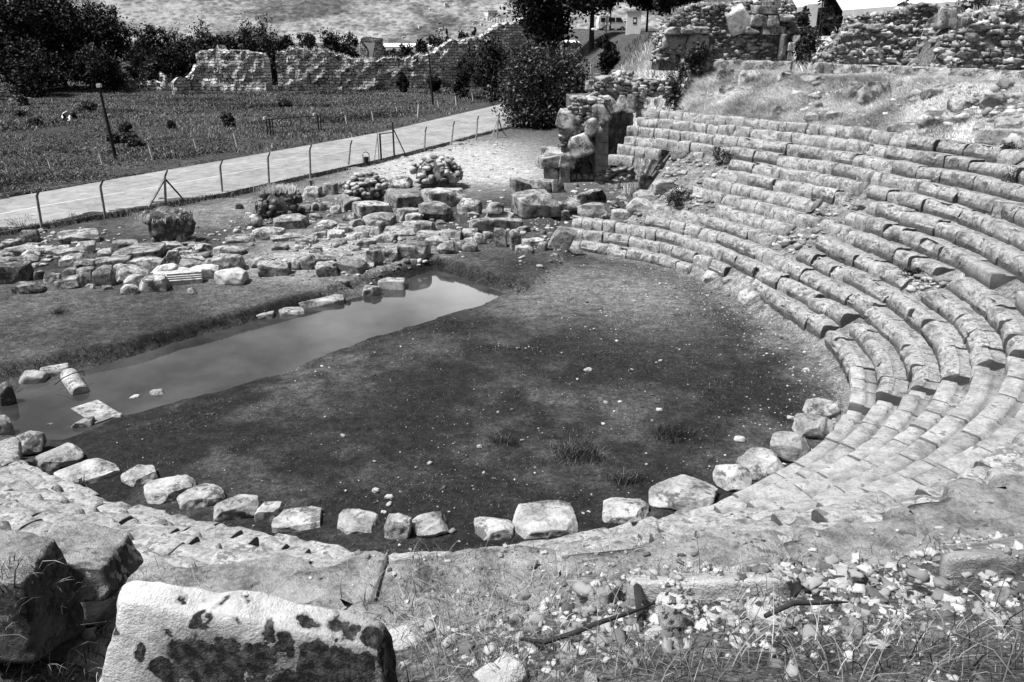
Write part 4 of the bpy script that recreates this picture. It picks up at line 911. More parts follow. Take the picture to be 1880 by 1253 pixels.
# the dark pier overhanging two worn feet, grass growing on it
p = atg(303, 452); d = np.hypot(p[1], HC); root = empty('rubble_pier', p); tag(root, 'dark overhanging pier with a crown of pale grass on narrow feet, left ruins', 'pier')
V, F = stone_verts(pxw(82, d), pxw(66, d), pxw(50, d), 'rough', 77, 18, 1.5); V[:, 2] += .22; V[:, 2] += 0
obj('core', mesh('core', V, F, M['dark'], True), root, (0, .7, 0))
r = np.random.default_rng(4); N = 70; a = r.uniform(0, 2 * pi, N); Wp = pxw(41, d)
PS = np.stack([Wp * .97 * np.cos(a), .7 + Wp * .8 * np.sin(a), r.uniform(.95, 1.4, N)], -1); V, F = scatter_mesh(PS, r.uniform(.1, .24, (N, 3)), 4, 3, .4)
obj('stones', mesh('stones', V, F, M['rubble_dark'], False), root)
for sx, wd, st in ((-.45, .35, 'ruin'), (.02, .62, 'boulder'), (.62, .32, 'ruin')):
    V, F = stone_verts(wd, .6, .55, 'block', int(90 + sx * 10), 8); obj('footing', mesh('footing', V, F, M[st], True), root, (sx, .35, -.08))
V, Q, T = blades(np.stack([r.normal(0, Wp * .5, 1800), .7 + r.normal(0, Wp * .42, 1800), np.full(1800, 1.33)], -1) * np.array([1, 1, 1]) - np.array([0, 0, .12]), .26, .022, 6, .45)
obj('grass_tuft', mesh_qt('grass_tuft', V, Q, T, M['drygrass']), root)['kind'] = 'stuff'

# ------------------------------------------------------------------ vaulted passage at the end of the seating
def Z1(a, b): return (940 + a / 3.133, 100 + b / 3.133)
YV = 43.0
vr = empty('vaulted_passage', aty(*Z1(420, 720), YV)); tag(vr, 'broken vaulted passage of big wedge stones with rubble above and dark arch inside', 'ruin')
def vs(box, style, Yo, seed, dep=1.1, rot=0., mat='ruin', name='arch_stone', grow=1.0):
    x0, y0 = Z1(box[0], box[1]); x1, y1 = Z1(box[2], box[3]); Y = YV + Yo
    a = aty(x0, y1, Y); b = aty(x1, y0, Y); w_, h_ = (b[0] - a[0]) * grow, (b[2] - a[2]) * grow
    V, F = stone_verts(w_, dep, h_, style, seed, 14); V[:, 2] -= h_ / 2
    me = mesh(name, V, F, M[mat], True); c = (a + b) / 2 + np.array([0, dep / 2, 0])
    return obj(name, me, vr, tuple(c - np.array(vr.location)), (0, rot, rng.normal(0, .1)))
for k, (b, st, Yo, ro, dp) in enumerate([((265, 345, 385, 432), 'block', -.2, .25, 1.2), ((278, 425, 362, 492), 'block', 0, 0, 1.2), ((272, 488, 355, 548), 'rough', 0, 0, 1.1), ((335, 478, 462, 592), 'block', -.5, -.35, 1.3),
        ((412, 383, 508, 474), 'block', -.3, -.45, 1.3), ((478, 285, 566, 400), 'block', -.1, -.6, 1.3), ((545, 262, 612, 345), 'block', .1, -.35, 1.2), ((440, 350, 500, 410), 'rough', .1, 0, 1.0), ((152, 588, 272, 658), 'block', -.3, 0, 1.4), ((268, 585, 364, 658), 'block', -.5, .1, 1.3), ((178, 550, 335, 592), 'slab', -.1, 0, 1.2),
        ((600, 230, 665, 325), 'rough', .2, .1, 1.2), ((662, 240, 722, 335), 'block', .3, 0, 1.0), ((350, 246, 420, 285), 'block', .3, 0, 1.0), ((305, 318, 350, 350), 'slab', .3, 0, .9), ((430, 155, 475, 215), 'rough', 1.4, 0, .8), ((480, 210, 520, 250), 'rough', 1.0, .2, .8)]):
    vs(b, st, Yo, 300 + k, dp, ro, grow=1.12)
for k, b in enumerate([(195, 655, 280, 722), (262, 655, 336, 745), (0, 708, 0, 0)][:2]): vs(b, 'block', -.2, 330 + k, 1.2, 0, 'boulder', 'pier_stone')
# walls inside the passage: ashlar, lit edge of the right jamb, dark depth behind
def quadbox(name, pts, dep, mat, nx_=2, nz_=2):
    """a wall panel through picture points (a, b, Y): lower left, lower right, upper right, upper left"""
    q = [aty(*Z1(a, b), YV + yo) - np.array(vr.location) for a, b, yo in pts]; mb = MB()
    back = [p_ + np.array([0.02, dep, 0]) for p_ in q]
    mb.add(q + back, [(0, 1, 2, 3), (7, 6, 5, 4), (0, 4, 5, 1), (1, 5, 6, 2), (2, 6, 7, 3), (3, 7, 4, 0)]); return mb.build(name, M[mat], vr)
t = NT('ashlar_wall'); v = t.tc.outputs['Object']
br = t.n('ShaderNodeTexBrick'); br.inputs['Scale'].default_value = 1.0; br.inputs['Brick Width'].default_value = 1.0; br.inputs['Row Height'].default_value = .62; br.inputs['Mortar Size'].default_value = .012
mp = t.n('ShaderNodeMapping'); mp.inputs['Rotation'].default_value = (pi / 2, 0, 0); t.l(v, mp.inputs[0]); t.l(mp.outputs[0], br.inputs['Vector'])
br.inputs['Color1'].default_value = g3(.42); br.inputs['Color2'].default_value = g3(.34); br.inputs['Mortar'].default_value = g3(.10)
cb = t.n('ShaderNodeRGBToBW'); t.l(br.outputs['Color'], cb.inputs[0]); nz = t.noise(2.5, 6, v, .7); st_ = t.noise(5, 4, v)
t.color(t.math('MULTIPLY', cb.outputs[0], t.ramp(nz, .3, .7, .5, 1.5))); t.bump(t.math('ADD', nz, t.math('MULTIPLY', cb.outputs[0], 2)), .4, .03); M['ashlar'] = t.m
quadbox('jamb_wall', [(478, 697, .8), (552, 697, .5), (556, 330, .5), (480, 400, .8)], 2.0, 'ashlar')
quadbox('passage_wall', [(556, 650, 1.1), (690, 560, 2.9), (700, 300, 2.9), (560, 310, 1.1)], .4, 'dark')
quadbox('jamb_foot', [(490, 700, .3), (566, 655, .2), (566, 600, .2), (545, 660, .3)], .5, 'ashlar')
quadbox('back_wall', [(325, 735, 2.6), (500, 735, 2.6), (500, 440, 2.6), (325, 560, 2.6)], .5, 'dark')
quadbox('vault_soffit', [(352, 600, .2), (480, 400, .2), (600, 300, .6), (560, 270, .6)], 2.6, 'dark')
for k in range(5):
    a = pi * (.08 + .17 * k); cx_, cz_, rr_ = 420, 690, 78
    vs((cx_ + rr_ * cos(a) - 26, cz_ - 1.6 * rr_ * sin(a) - 26, cx_ + rr_ * cos(a) + 26, cz_ - 1.6 * rr_ * sin(a) + 26), 'block', 2.2, 350 + k, .8, a - pi / 2, 'ashlar', 'inner_arch_stone')
for k in range(7): vs((335 + k * 34, 690, 372 + k * 34, 722), 'block', .4 + .02 * k, 370 + k, .6, 0, 'ruin', 'sill_stone')
# rubble core over the vault
def fill_rubble(tri, N, size, seed, Yo=0.6, name='rubble_core', mat='rubble'):
    r = np.random.default_rng(seed); P = []
    while len(P) < N:
        a, b = r.random(2)
        p0, p1, p2, p3 = tri; x = (1 - a) * ((1 - b) * p0[0] + b * p3[0]) + a * ((1 - b) * p1[0] + b * p2[0]); y = (1 - a) * ((1 - b) * p0[1] + b * p3[1]) + a * ((1 - b) * p1[1] + b * p2[1])
        P.append(aty(*Z1(x, y), YV + Yo + r.uniform(-.15, .5)) - np.array(vr.location))
    S = np.stack([r.uniform(.7, 1.8, N), r.uniform(.7, 1.4, N), r.uniform(.4, .8, N)], -1) * size
    V, F = scatter_mesh(np.array(P), S, seed, 3, .4, r.normal(0, .4, N), 3., .2); return obj(name, mesh(name, V, F, M[mat], False), vr)
quadbox('added_passage_back', [(330, 740, 3.6), (640, 720, 3.6), (690, 240, 3.6), (330, 240, 3.6)], .5, 'dark')  # closes the open far end, added so the interior goes dark
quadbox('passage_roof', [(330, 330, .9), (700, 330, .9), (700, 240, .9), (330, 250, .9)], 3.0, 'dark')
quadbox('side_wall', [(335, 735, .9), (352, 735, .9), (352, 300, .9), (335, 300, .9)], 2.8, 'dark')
fill_rubble([(300, 440), (520, 420), (560, 250), (350, 250)], 420, .3, 21, .35)
fill_rubble([(290, 580), (400, 480), (430, 400), (290, 420)], 170, .28, 22, .2)
fill_rubble([(430, 290), (740, 300), (760, 180), (520, 120)], 380, .3, 23, .8)
fill_rubble([(650, 250), (930, 240), (880, 150), (660, 140)], 150, .26, 26, 1.4)
fill_rubble([(480, 735), (700, 730), (690, 640), (500, 690)], 120, .3, 25, .2)
fill_rubble([(560, 200), (690, 220), (690, 100), (590, 100)], 120, .28, 24, 1.6)
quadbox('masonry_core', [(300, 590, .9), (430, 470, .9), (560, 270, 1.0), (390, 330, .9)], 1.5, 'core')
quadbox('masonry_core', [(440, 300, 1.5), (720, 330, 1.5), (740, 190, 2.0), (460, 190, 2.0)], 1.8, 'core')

# ------------------------------------------------------------------ parapet at the back of the terrace
def parapet(label, pxs, seed):
    r = np.random.default_rng(seed); V = []; F = []
    for i, (px_, yt, yb) in enumerate(pxs):
        d = ray(px_, yb); d = d / np.hypot(d[0], d[1])
        # crossing with the terrace circle
        b_ = d[0] * CX + d[1] * CY; c_ = CX ** 2 + CY ** 2 - 24.6 ** 2; t_ = b_ + math.sqrt(b_ * b_ - c_)
        X, Y = d[0] * t_, d[1] * t_; zt = aty(px_, yt, Y)[2]; zb = min(aty(px_, yb, Y)[2], zt - .3) - .5
        u = np.array([X - CX, Y - CY]); u /= np.linalg.norm(u); j = r.normal(0, .02, 4)
        for k, (o_, z_) in enumerate(((0, zb), (0, (zb + zt) / 2), (.02, zt - .08), (.05, zt), (.38, zt + .01), (.42, zt - .05), (.42, zb))):
            V.append((X + u[0] * (o_ + j[k % 4]), Y + u[1] * (o_ + j[k % 4]), z_ + j[(k + 1) % 4]))
    for i in range(len(pxs) - 1):
        for k in range(6): a = i * 7 + k; F.append((a, a + 7, a + 8, a + 1))
    F.append(tuple(range(7))); F.append(tuple((len(pxs) - 1) * 7 + k for k in range(7))[::-1])
    c = np.array(V).mean(0); o = obj('parapet_wall', mesh('parapet_wall', np.array(V) - c, F, M['ruin']), loc=c); return tag(o, label, 'wall')
def interp_px(P, n):
    P = np.array(P, float); x = np.linspace(P[0, 0], P[-1, 0], n); return [(a, np.interp(a, P[:, 0], P[:, 1]), np.interp(a, P[:, 0], P[:, 2])) for a in x]
parapet('low straight-topped terrace wall under the left masonry ruins', interp_px([(1246, 110, 124), (1350, 111, 130), (1450, 114, 128)], 24), 1)
parapet('low terrace wall with dark face under the right rubble ruins', interp_px([(1515, 118, 128), (1620, 121, 138), (1700, 125, 145), (1800, 128, 152), (1900, 132, 152), (2060, 137, 160)], 40), 2)

# ------------------------------------------------------------------ ruins above the terrace
ra, a0, L_, zb_, Y_ = rubble_mass('masonry_ruin', 'left ruin above the terrace wall with ashlar podium and sloping rubble top', 1212, 1448, 116, [(1212, 62), (1225, 40), (1245, 15), (1300, 8), (1345, 12), (1352, 4), (1420, -4), (1448, 10)], 2.4, .25, 41, Y=47.5, stones='rubble', lean=.1, grass=.3)
def onruin(root, box, style, Yo, seed, name, mat='ruin', rot=0., dep=.8, Y=47.5):
    a = aty(box[0], box[3], Y + Yo); b = aty(box[2], box[1], Y + Yo); V, F = stone_verts(b[0] - a[0], dep, b[2] - a[2], style, seed, 12, .8); V[:, 2] -= (b[2] - a[2]) / 2
    return obj(name, mesh(name, V, F, M[mat], True), root, tuple((a + b) / 2 + np.array([0, dep / 2, 0]) - np.array(root.location)), (0, rot, 0))
for k, b in enumerate([(1222, 50, 1252, 64), (1250, 50, 1275, 63), (1271, 49, 1304, 63)]): onruin(ra, b, 'block', -.5, 400 + k, 'cornice_stone', 'ruin', dep=1.2)
for k, b in enumerate([(1217, 62, 1262, 92), (1258, 62, 1303, 92), (1217, 90, 1262, 116), (1258, 90, 1303, 116)]): onruin(ra, b, 'block', -.15, 410 + k, 'podium_block', 'seat', dep=.9)
onruin(ra, (1335, 8, 1388, 62), 'slab', -.3, 420, 'leaning_slab', 'boulder', -.35)
for k, b in enumerate([(1384, 10, 1432, 27), (1378, 27, 1412, 50), (1410, 27, 1436, 50), (1370, 48, 1396, 62), (1398, 49, 1446, 65), (1434, 26, 1462, 40)]): onruin(ra, b, 'block', -.5, 430 + k, 'ashlar_block', 'ruin', dep=1.2)
# doorway jamb with three pale quoins and the dark passage beside it
jb = empty('doorway_jamb', aty(1455, 112, 47.2)); tag(jb, 'tall doorway jamb of stacked blocks beside the dark shrub on the terrace', 'doorway')
for k, b in enumerate([(1446, 78, 1462, 95), (1444, 93, 1458, 113), (1457, 66, 1470, 78), (1455, 78, 1462, 94), (1430, 64, 1448, 112)]): onruin(jb, b, 'block', -.3, 440 + k, 'jamb_block', 'boulder' if k < 4 else 'dark', dep=.8, Y=47.2)
onruin(jb, (1440, 50, 1482, 64), 'block', 0, 450, 'lintel_block', 'dark', dep=1.0, Y=47.2)
rubble_mass('rubble_ruin', 'middle rubble ruin stepping down from a flat overhanging top, above the terrace wall', 1518, 1690, 120, [(1518, 103), (1535, 72), (1560, 50), (1600, 46), (1645, 50), (1680, 52), (1688, 80), (1690, 104)], 2.2, .27, 43, Y=44.5, lean=.25, grass=.15)
rb2, *_ = rubble_mass('rubble_ruin', 'flat-topped upper rubble ledge with a dark undercut, below the white awning', 1580, 1735, 56, [(1580, 32), (1600, 28), (1640, 24), (1680, 8), (1715, 12), (1735, 28)], 2.4, .27, 44, Y=47.5, lean=-.05, grass=.25)
onruin(rb2, (1700, 26, 1732, 50), 'block', -.3, 460, 'corner_block', 'dark', dep=1.2)
rubble_mass('rubble_ruin', 'largest rubble ruin filling the top right corner', 1705, 1990, 134, [(1705, 124), (1728, 72), (1745, 50), (1780, 28), (1810, 18), (1850, 12), (1900, -10), (1990, -30)], 3.0, .33, 45, Y=40.5, lean=.35, grass=.2)
for k, b in enumerate([(1730, 70, 1756, 96), (1748, 50, 1766, 70), (1722, 42, 1750, 52)]):
    V, F = stone_verts(.9, .9, .9, 'block', 470 + k, 10); p = aty((b[0] + b[2]) / 2, b[3], 41.5); tag(obj('stone_block', mesh('stone_block', V, F, M['ruin'], True), loc=p), ['squared block at the left foot of the top right ruin', 'upright block higher on the left edge of the top right ruin', 'topmost pale block left of the top right ruin'][k], 'stone block')
# dark passage back wall between the two right ruins
mb = MB(); a = aty(1672, 116, 48.5); b = aty(1745, 30, 48.5); mb.box(((a[0] + b[0]) / 2, 48.9, (a[2] + b[2]) / 2), (b[0] - a[0] + 1.5, .6, b[2] - a[2] + 1.), 0); tag(mb.build('passage_wall', M['core']), 'dark recessed wall of the passage between the two right rubble ruins', 'wall')

# ------------------------------------------------------------------ ancient city walls across the meadow
t = NT('old_city_wall_masonry'); v = t.objvec(); vv = t.tc.outputs['Object']
br = t.n('ShaderNodeTexBrick'); br.inputs['Scale'].default_value = 1; br.inputs['Brick Width'].default_value = 1.15; br.inputs['Row Height'].default_value = .52; br.inputs['Mortar Size'].default_value = .07; br.inputs['Mortar Smooth'].default_value = .6
dn = t.n('ShaderNodeTexNoise'); dn.inputs['Scale'].default_value = 1.3; t.l(v, dn.inputs['Vector'])
mxv = t.n('ShaderNodeVectorMath', operation='MULTIPLY_ADD'); t.l(dn.outputs['Color'], mxv.inputs[0]); mxv.inputs[1].default_value = (1.1, .5, .8); t.l(vv, mxv.inputs[2])
mp = t.n('ShaderNodeMapping'); mp.inputs['Rotation'].default_value = (pi / 2, 0, 0); t.l(mxv.outputs[0], mp.inputs[0]); t.l(mp.outputs[0], br.inputs['Vector'])
br.inputs['Color1'].default_value = g3(.80); br.inputs['Color2'].default_value = g3(.34); br.inputs['Mortar'].default_value = g3(.04)
cb = t.n('ShaderNodeRGBToBW'); t.l(br.outputs['Color'], cb.inputs[0])
n1 = t.noise(.35, 6, v, .7); n2_ = t.noise(2.2, 5, v, .75); n3 = t.noise(.9, 4, v, .7)
base = t.math('MULTIPLY', cb.outputs[0], t.math('MULTIPLY', t.ramp(n1, .3, .7, .6, 1.3), t.ramp(n2_, .3, .7, .5, 1.4)))
base = t.mix(t.ramp(n3, .56, .64), base, .03)
t.color(base); t.bump(t.math('ADD', cb.outputs[0], n2_), 1.0, .15); M['citywall'] = t.m
def wall_piece(name, label, P0, P1, prof, thick, seed, grass=0, mat='citywall', step=.45):
    """P0, P1: picture points of the foot; prof: (px, ytop)"""
    a = at(*P0[:2], P0[2]); b = at(*P1[:2], P1[2]); d = b - a; L = np.hypot(d[0], d[1]); ang = atan2(d[1], d[0])
    r = np.random.default_rng(seed); n = max(6, int(L / step)); U = np.linspace(0, 1, n + 1)
    X = a[0] + d[0] * U; Y = a[1] + d[1] * U
    PXs = np.array([pix((x, y, a[2]))[0] for x, y in zip(X, Y)]); yt = np.interp(PXs, [q[0] for q in prof], [q[1] for q in prof])
    H = np.array([aty(px_, y_, Y_)[2] for px_, y_, Y_ in zip(PXs, yt, Y)]) - a[2] + r.normal(0, .16, n + 1) + .35 * vnoise(np.stack([U * L / 1.5, U * 0, U * 0 + seed], -1), 2)
    H = np.maximum(H, .3); m = max(3, int(H.max() / .5)); V = []; F = []
    for i in range(n + 1):
        for j in range(m + 1): V.append((U[i] * L, 0, -.6 + (H[i] + .6) * j / m))
        for j in (1, 2, 3): V.append((U[i] * L, thick * j / 3, H[i] - .12 * (j == 3)))
        V.append((U[i] * L, thick * 1.05, -.6))
    k = m + 5; V = np.array(V); V[:, 1] += .28 * vnoise(V / .8 + seed, 3) + .2 * vnoise(V / 2.5 + seed, 4); V[:, 2] += .12 * vnoise(V / .6 + seed, 5)
    for i in range(n):
        for j in range(k - 1): F.append((i * k + j, (i + 1) * k + j, (i + 1) * k + j + 1, i * k + j + 1))
    F.append(tuple(range(k))[::-1]); F.append(tuple(n * k + j for j in range(k)))
    root = empty(name, a, ang); tag(root, label, 'old wall')
    obj('masonry', mesh('masonry', V, F, M[mat], False), root)
    if grass:
        Ng = int(L * 22 * grass); u = r.uniform(0, 1, Ng); hh = np.interp(u, U, H)
        V, Q, T = blades(np.stack([u * L, r.uniform(0, thick, Ng), hh - .1], -1), .9 * min(grass, 1.4), .07, seed, .4); obj('grass_tuft', mesh_qt('grass_tuft', V, Q, T, M['drygrass']), root)['kind'] = 'stuff'
    return root
wall_piece('city_wall', 'squat block of ancient wall, leftmost of the tall wall pieces', (368, 167, 0), (489, 167.5, 0), [(366, 97), (372, 94), (398, 93), (408, 86), (418, 92), (440, 95), (480, 98), (489, 106), (492, 140)], 3.5, 61, .3)
wall_piece('city_wall', 'long ancient wall with a grassy rounded top, right of the dark gap', (512, 167.5, 0), (690, 166, 0), [(508, 104), (514, 94), (540, 90), (600, 93), (622, 98), (640, 107), (690, 110)], 3, 62, .8)
wall_piece('city_wall', 'lower middle stretch of ancient wall with bushes growing from it', (684, 164, 0), (812, 162, 0), [(684, 110), (720, 108), (760, 104), (800, 99), (815, 92)], 3, 63, .8)
wall_piece('city_wall', 'sloping ancient wall climbing towards the high ruined tower', (806, 161, 0), (935, 158, 0), [(800, 96), (815, 83), (840, 73), (862, 71), (880, 68), (900, 58), (922, 46), (940, 40)], 3, 64, .7)
wall_piece('city_wall', 'highest ruined tower of the ancient wall with tall grass on top', (925, 157, 0), (1030, 155, 0), [(922, 48), (945, 38), (965, 34), (1000, 37), (1010, 50), (1018, 90), (1030, 110)], 5, 65, 1.6)
wall_piece('low_wall', 'low broken wall running left from the squat ancient block', (205, 163, 0), (300, 166, 0), [(203, 152), (240, 150), (290, 149), (300, 156)], 1.2, 66, 0)
wall_piece('low_wall', 'ragged low wall end touching the squat ancient block', (322, 174, 0), (372, 172, 0), [(320, 148), (335, 140), (345, 148), (355, 142), (368, 120)], 1.5, 67, 0)
wall_piece('low_wall', 'upright broken stone pier in the low ancient wall', (296, 167, 0), (306, 167, 0), [(295, 138), (305, 140)], 1, 68, 0)
wall_piece('low_wall', 'far low stone edge by the pale clearing at the left', (0, 186, 0), (60, 184, 0), [(0, 166), (20, 164), (35, 176), (60, 178)], 1, 69, 0)
# two-legged ruined gateway standing behind the walls
gw = empty('ruined_gateway', at(681, 138, 0)); tag(gw, 'ruined two-legged gateway standing behind the ancient wall', 'ruin')
for nm, bx in (('pier', (661, 74, 675, 140)), ('pier', (686, 72, 701, 140)), ('lintel', (661, 66, 701, 79))):
    Y = gw.location[1]; a = aty(bx[0], bx[3], Y); b = aty(bx[2], bx[1], Y); V, F = stone_verts(b[0] - a[0], 3, b[2] - a[2], 'rough', bx[0], 12, .7)
    obj(nm, mesh(nm, V, F, M['citywall'], True), gw, tuple(np.array([(a[0] + b[0]) / 2, Y + 1, a[2]]) - np.array(gw.location)))
# ------------------------------------------------------------------ mountain
mx_ = np.linspace(-9000, 9000, 260); my_ = np.concatenate([np.linspace(1300, 3200, 200), np.linspace(3230, 6000, 40), np.linspace(6100, 11000, 40)])
MX, MY = np.meshgrid(mx_, my_)
rid = 1 - np.abs(n2(MX, MY, 900, 71, 5)); rid2 = 1 - np.abs(n2(MX + 333, MY, 320, 73, 4))
rise = np.clip((MY - 1700 - .10 * MX - 260 * n2(MX, MY, 1500, 75, 2) - 120 * n2(MX, MY, 420, 76, 2)) / 950, 0, 1)
MZ = rise * 560 * (.55 + .5 * rid) + smooth(0, .12, rise) * (70 * rid2 - 20) + 8 * n2(MX, MY, 90, 77, 3) * smooth(0, .05, rise) - 1.0
MZ = np.where(rise <= 0, -3, MZ)
nx, ny = len(mx_), len(my_); ii = (np.arange(ny - 1)[:, None] * nx + np.arange(nx - 1)[None]).ravel()
t = NT('scrub_mountain'); P_ = t.world()
mp = t.n('ShaderNodeMapping'); mp.inputs['Scale'].default_value = (.8, .12, 2.2); t.l(P_, mp.inputs[0])
a = t.noise(.003, 5, mp.outputs[0], .6); b = t.noise(.018, 6, mp.outputs[0], .65); c = t.noise(.10, 4, mp.outputs[0], .8)
s = t.math('ADD', t.math('MULTIPLY', a, .55), t.math('MULTIPLY', b, .45))
scrub = t.mix(t.ramp(c, .40, .62), .04, .13); bare = t.mix(t.ramp(c, .38, .6), .16, .36)
vs_ = t.n('ShaderNodeTexVoronoi'); vs_.inputs['Scale'].default_value = .075; t.l(mp.outputs[0], vs_.inputs['Vector']); dot = t.ramp(vs_.outputs['Distance'], .42, .30)
t.color(t.mix(t.math('MULTIPLY', dot, .45), t.mix(t.ramp(s, .475, .56), scrub, bare), .035))
struct(obj('mountain', mesh('mountain', np.stack([MX, MY, MZ], -1).reshape(-1, 3), np.stack([ii, ii + 1, ii + nx + 1, ii + nx], 1).astype(np.int32), t.m, True)))
def mz(x, y):
    i = np.clip((x + 9000) / 18000 * (nx - 1), 0, nx - 2); j = int(np.clip(np.searchsorted(my_, y) - 1, 0, ny - 2)); i0 = int(i); f = i - i0; g = (y - my_[j]) / (my_[j + 1] - my_[j])
    return (MZ[j, i0] * (1 - f) + MZ[j, i0 + 1] * f) * (1 - g) + (MZ[j + 1, i0] * (1 - f) + MZ[j + 1, i0 + 1] * f) * g
def on_mount(px_, py_):
    d = ray(px_, py_)
    for Y in np.arange(1350, 9000, 12):
        p = aty(px_, py_, Y)
        if p[2] < mz(p[0], p[1]): return p
    return None
# houses of the hillside town: body, roof, dark windows
def house(p, w_, d_, h_, rz, lab, grp, parts=True, castle=False):
    root = empty('house', p, rz); tag(root, lab, 'house', grp)
    mb = MB(); mb.box((0, 0, h_ / 2 - 3), (w_, d_, h_ + 6)); mb.build('wall', M['white'], root)
    mb = MB(); mb.box((0, 0, h_ + 1.0), (w_ * 1.06, d_ * 1.06, 2.0), 0, .35 if not castle else .97); mb.build('roof', M['boulder'], root)
    for s_ in (-.28, .05, .3):
        mb = MB(); mb.box((w_ * s_, -d_ / 2 - .05, h_ * .55), (w_ * .12, .3, h_ * .25)); mb.build('window', M['glass'], root)
r = np.random.default_rng(17); cnt = 0
spots = [(900, 31, 24, 16)] + [(r.normal(905, 26), 20 + abs(r.normal(0, 1)) * 14 + 14, 0, 0) for _ in range(85)] + [(r.uniform(730, 980), r.uniform(56, 74), 0, 0) for _ in range(14)] + [(r.uniform(620, 860), r.uniform(10, 60), 0, 0) for _ in range(5)]
for x, y, W_, H_ in spots:
    p = on_mount(x, y)
    if p is None or not (840 < x < 975 or y > 10): continue
    sc_ = np.hypot(p[1], 0) / FPX
    if W_: house(p, 20 * sc_, 14 * sc_, 8 * sc_, .7, 'large square white building at the top of the far hillside town', 'far building', True, True)
    else: house(p, r.uniform(4, 9) * sc_, r.uniform(3, 5) * sc_, r.uniform(2, 4) * sc_, r.uniform(.3, .9), 'small white house of the far town on the mountain foot', 'white houses of the far hillside town')
# greenhouses on the plain
def greenhouse(px0, px1, ytop, Y, lab):
    a = aty(px0, 90, Y); b = aty(px1, 90, Y); zt = aty(px0, ytop, Y)[2]; L = b[0] - a[0]; root = empty('greenhouse', ((a[0] + b[0]) / 2, Y, 0)); tag(root, lab, 'greenhouse')
    mb = MB(); n = 10; V = []; F = []
    for i in range(n + 1):
        an = pi * i / n
        for s_ in (-1, 1): V.append((s_ * L / 2, -14 * cos(an) + 14, zt * .55 + zt * .45 * sin(an)))
    F = [(2 * i, 2 * i + 1, 2 * i + 3, 2 * i + 2) for i in range(n)] + [tuple(2 * i for i in range(n + 1))[::-1], tuple(2 * i + 1 for i in range(n + 1))]
    mb.add(V, F); mb.build('roof', M['white'], root); mb = MB(); mb.box((0, 14, zt * .27), (L, 27.8, zt * .56)); mb.build('wall', M['white'], root)
    mb = MB(); mb.box((L * .12, .0, zt * .34), (L * .10, .5, zt * .4)); mb.build('opening', M['glass'], root)
greenhouse(702, 763, 80, 640, 'long white greenhouse behind the ancient wall, left one'); greenhouse(784, 796, 80, 660, 'short white greenhouse end between two dark trees')
# ------------------------------------------------------------------ trees
def leaves(P, s, seed, flat=.0):
    r = np.random.default_rng(seed); N = len(P); a = r.normal(size=(N, 3)); a[:, 2] *= (1 - flat); a /= np.linalg.norm(a, axis=1)[:, None]
    b = np.cross(a, r.normal(size=(N, 3))); b /= np.linalg.norm(b, axis=1)[:, None]; s = (np.asarray(s) * r.uniform(.6, 1.3, N))[:, None]
    V = np.stack([P - a * s * .6, P + b * s * .32, P + a * s * .6, P - b * s * .32], 1).reshape(-1, 3)
    return V, (np.arange(N)[:, None] * 4 + np.arange(4)).astype(np.int32)
def crown(lobes, n, s, mat, parent, seed, name='crown'):
    """lobes: (x, y, z, rx, ry, rz); clumps of leaves through the volume of each lobe"""
    r = np.random.default_rng(seed); vol = np.array([l[3] * l[4] * l[5] for l in lobes]) ** .72; cnt = (n * vol / vol.sum()).astype(int); P = []
    for l, c in zip(lobes, cnt):
        K = max(5, c // 90); u = r.normal(size=(K, 3)); u /= np.linalg.norm(u, axis=1)[:, None]; u *= (r.uniform(.15, 1, (K, 1)) ** .45)
        cc = np.array(l[:3]) + u * np.array(l[3:]) * .92; m = c // K; sp = (.13 + .17 * r.random((K, 1, 1))) * np.array(l[3:])
        P.append((cc[:, None, :] + r.normal(size=(K, m, 3)) * sp).reshape(-1, 3))
    P = np.concatenate(P); V, F = leaves(P, s, seed); return obj(name, mesh(name, V, F, mat, False), parent)
def tree(name, label, p, H, R_, seed, trunk=.22, n=5000, s=.45, mat=None, lobes=6, low=.25, lean=0, group=None, tr_r=None, cat='tree', sq=1.0):
    r = np.random.default_rng(seed); root = empty(name, p); tag(root, label, cat, group)
    tr = tr_r or max(.12, H * .018); th = H * (low + .35); mb = MB()
    mb.tube([(lean * k * th * .3, .1 * sin(k * 3 + seed), th * k) for k in (-.05, .0, .3, .6, 1.0)], [tr * 1.5, tr * 1.2, tr, tr * .8, tr * .4], 7)
    Ls = []
    for k in range(lobes):
        a = 2 * pi * k / lobes + r.uniform(-.4, .4); q = r.uniform(.25, .6) * (k > 0); z = H * (low + (1 - low) * r.uniform(.25, .8))
        c = (lean * th * .3 + q * R_ * cos(a), q * R_ * sin(a), z); rr = R_ * r.uniform(.42, .66); Ls.append((*c, rr, rr, min(rr * 1.1 * sq, H * (1 - low) * .42)))
        mb.tube([(lean * th * .25, 0, th * .55), (c[0] * .5, c[1] * .5, (th * .6 + z) * .5), c], [tr * .5, tr * .3, tr * .08], 5)
    Ls.append((lean * th * .3, 0, H * (low + (1 - low) * .78), R_ * .5, R_ * .5, H * (1 - low) * .24)); Ls.append((lean * th * .3, 0, H * (low + (1 - low) * .38), R_ * .7, R_ * .7, H * (1 - low) * .4))
    mb.build('trunk', M['bark'], root); crown(Ls, n, s, mat or M['leafdark'], root, seed); return root
def base_px(px_, Y):
    x = aty(px_, 100, Y)[0]; return np.array([x, Y, gz1(x, Y) - .1])
def tree_px(name, label, px_, Y, ytop, wpx, seed, **k):
    p = base_px(px_, Y); H = aty(px_, ytop, Y)[2] - p[2]; return tree(name, label, p, H, wpx / 2 * Y / FPX, seed, **k)
tree_px('broadleaf_tree', 'huge dark tree filling the top left corner', 15, 150, -45, 165, 1, n=17000, s=.55, low=.02, lobes=9)
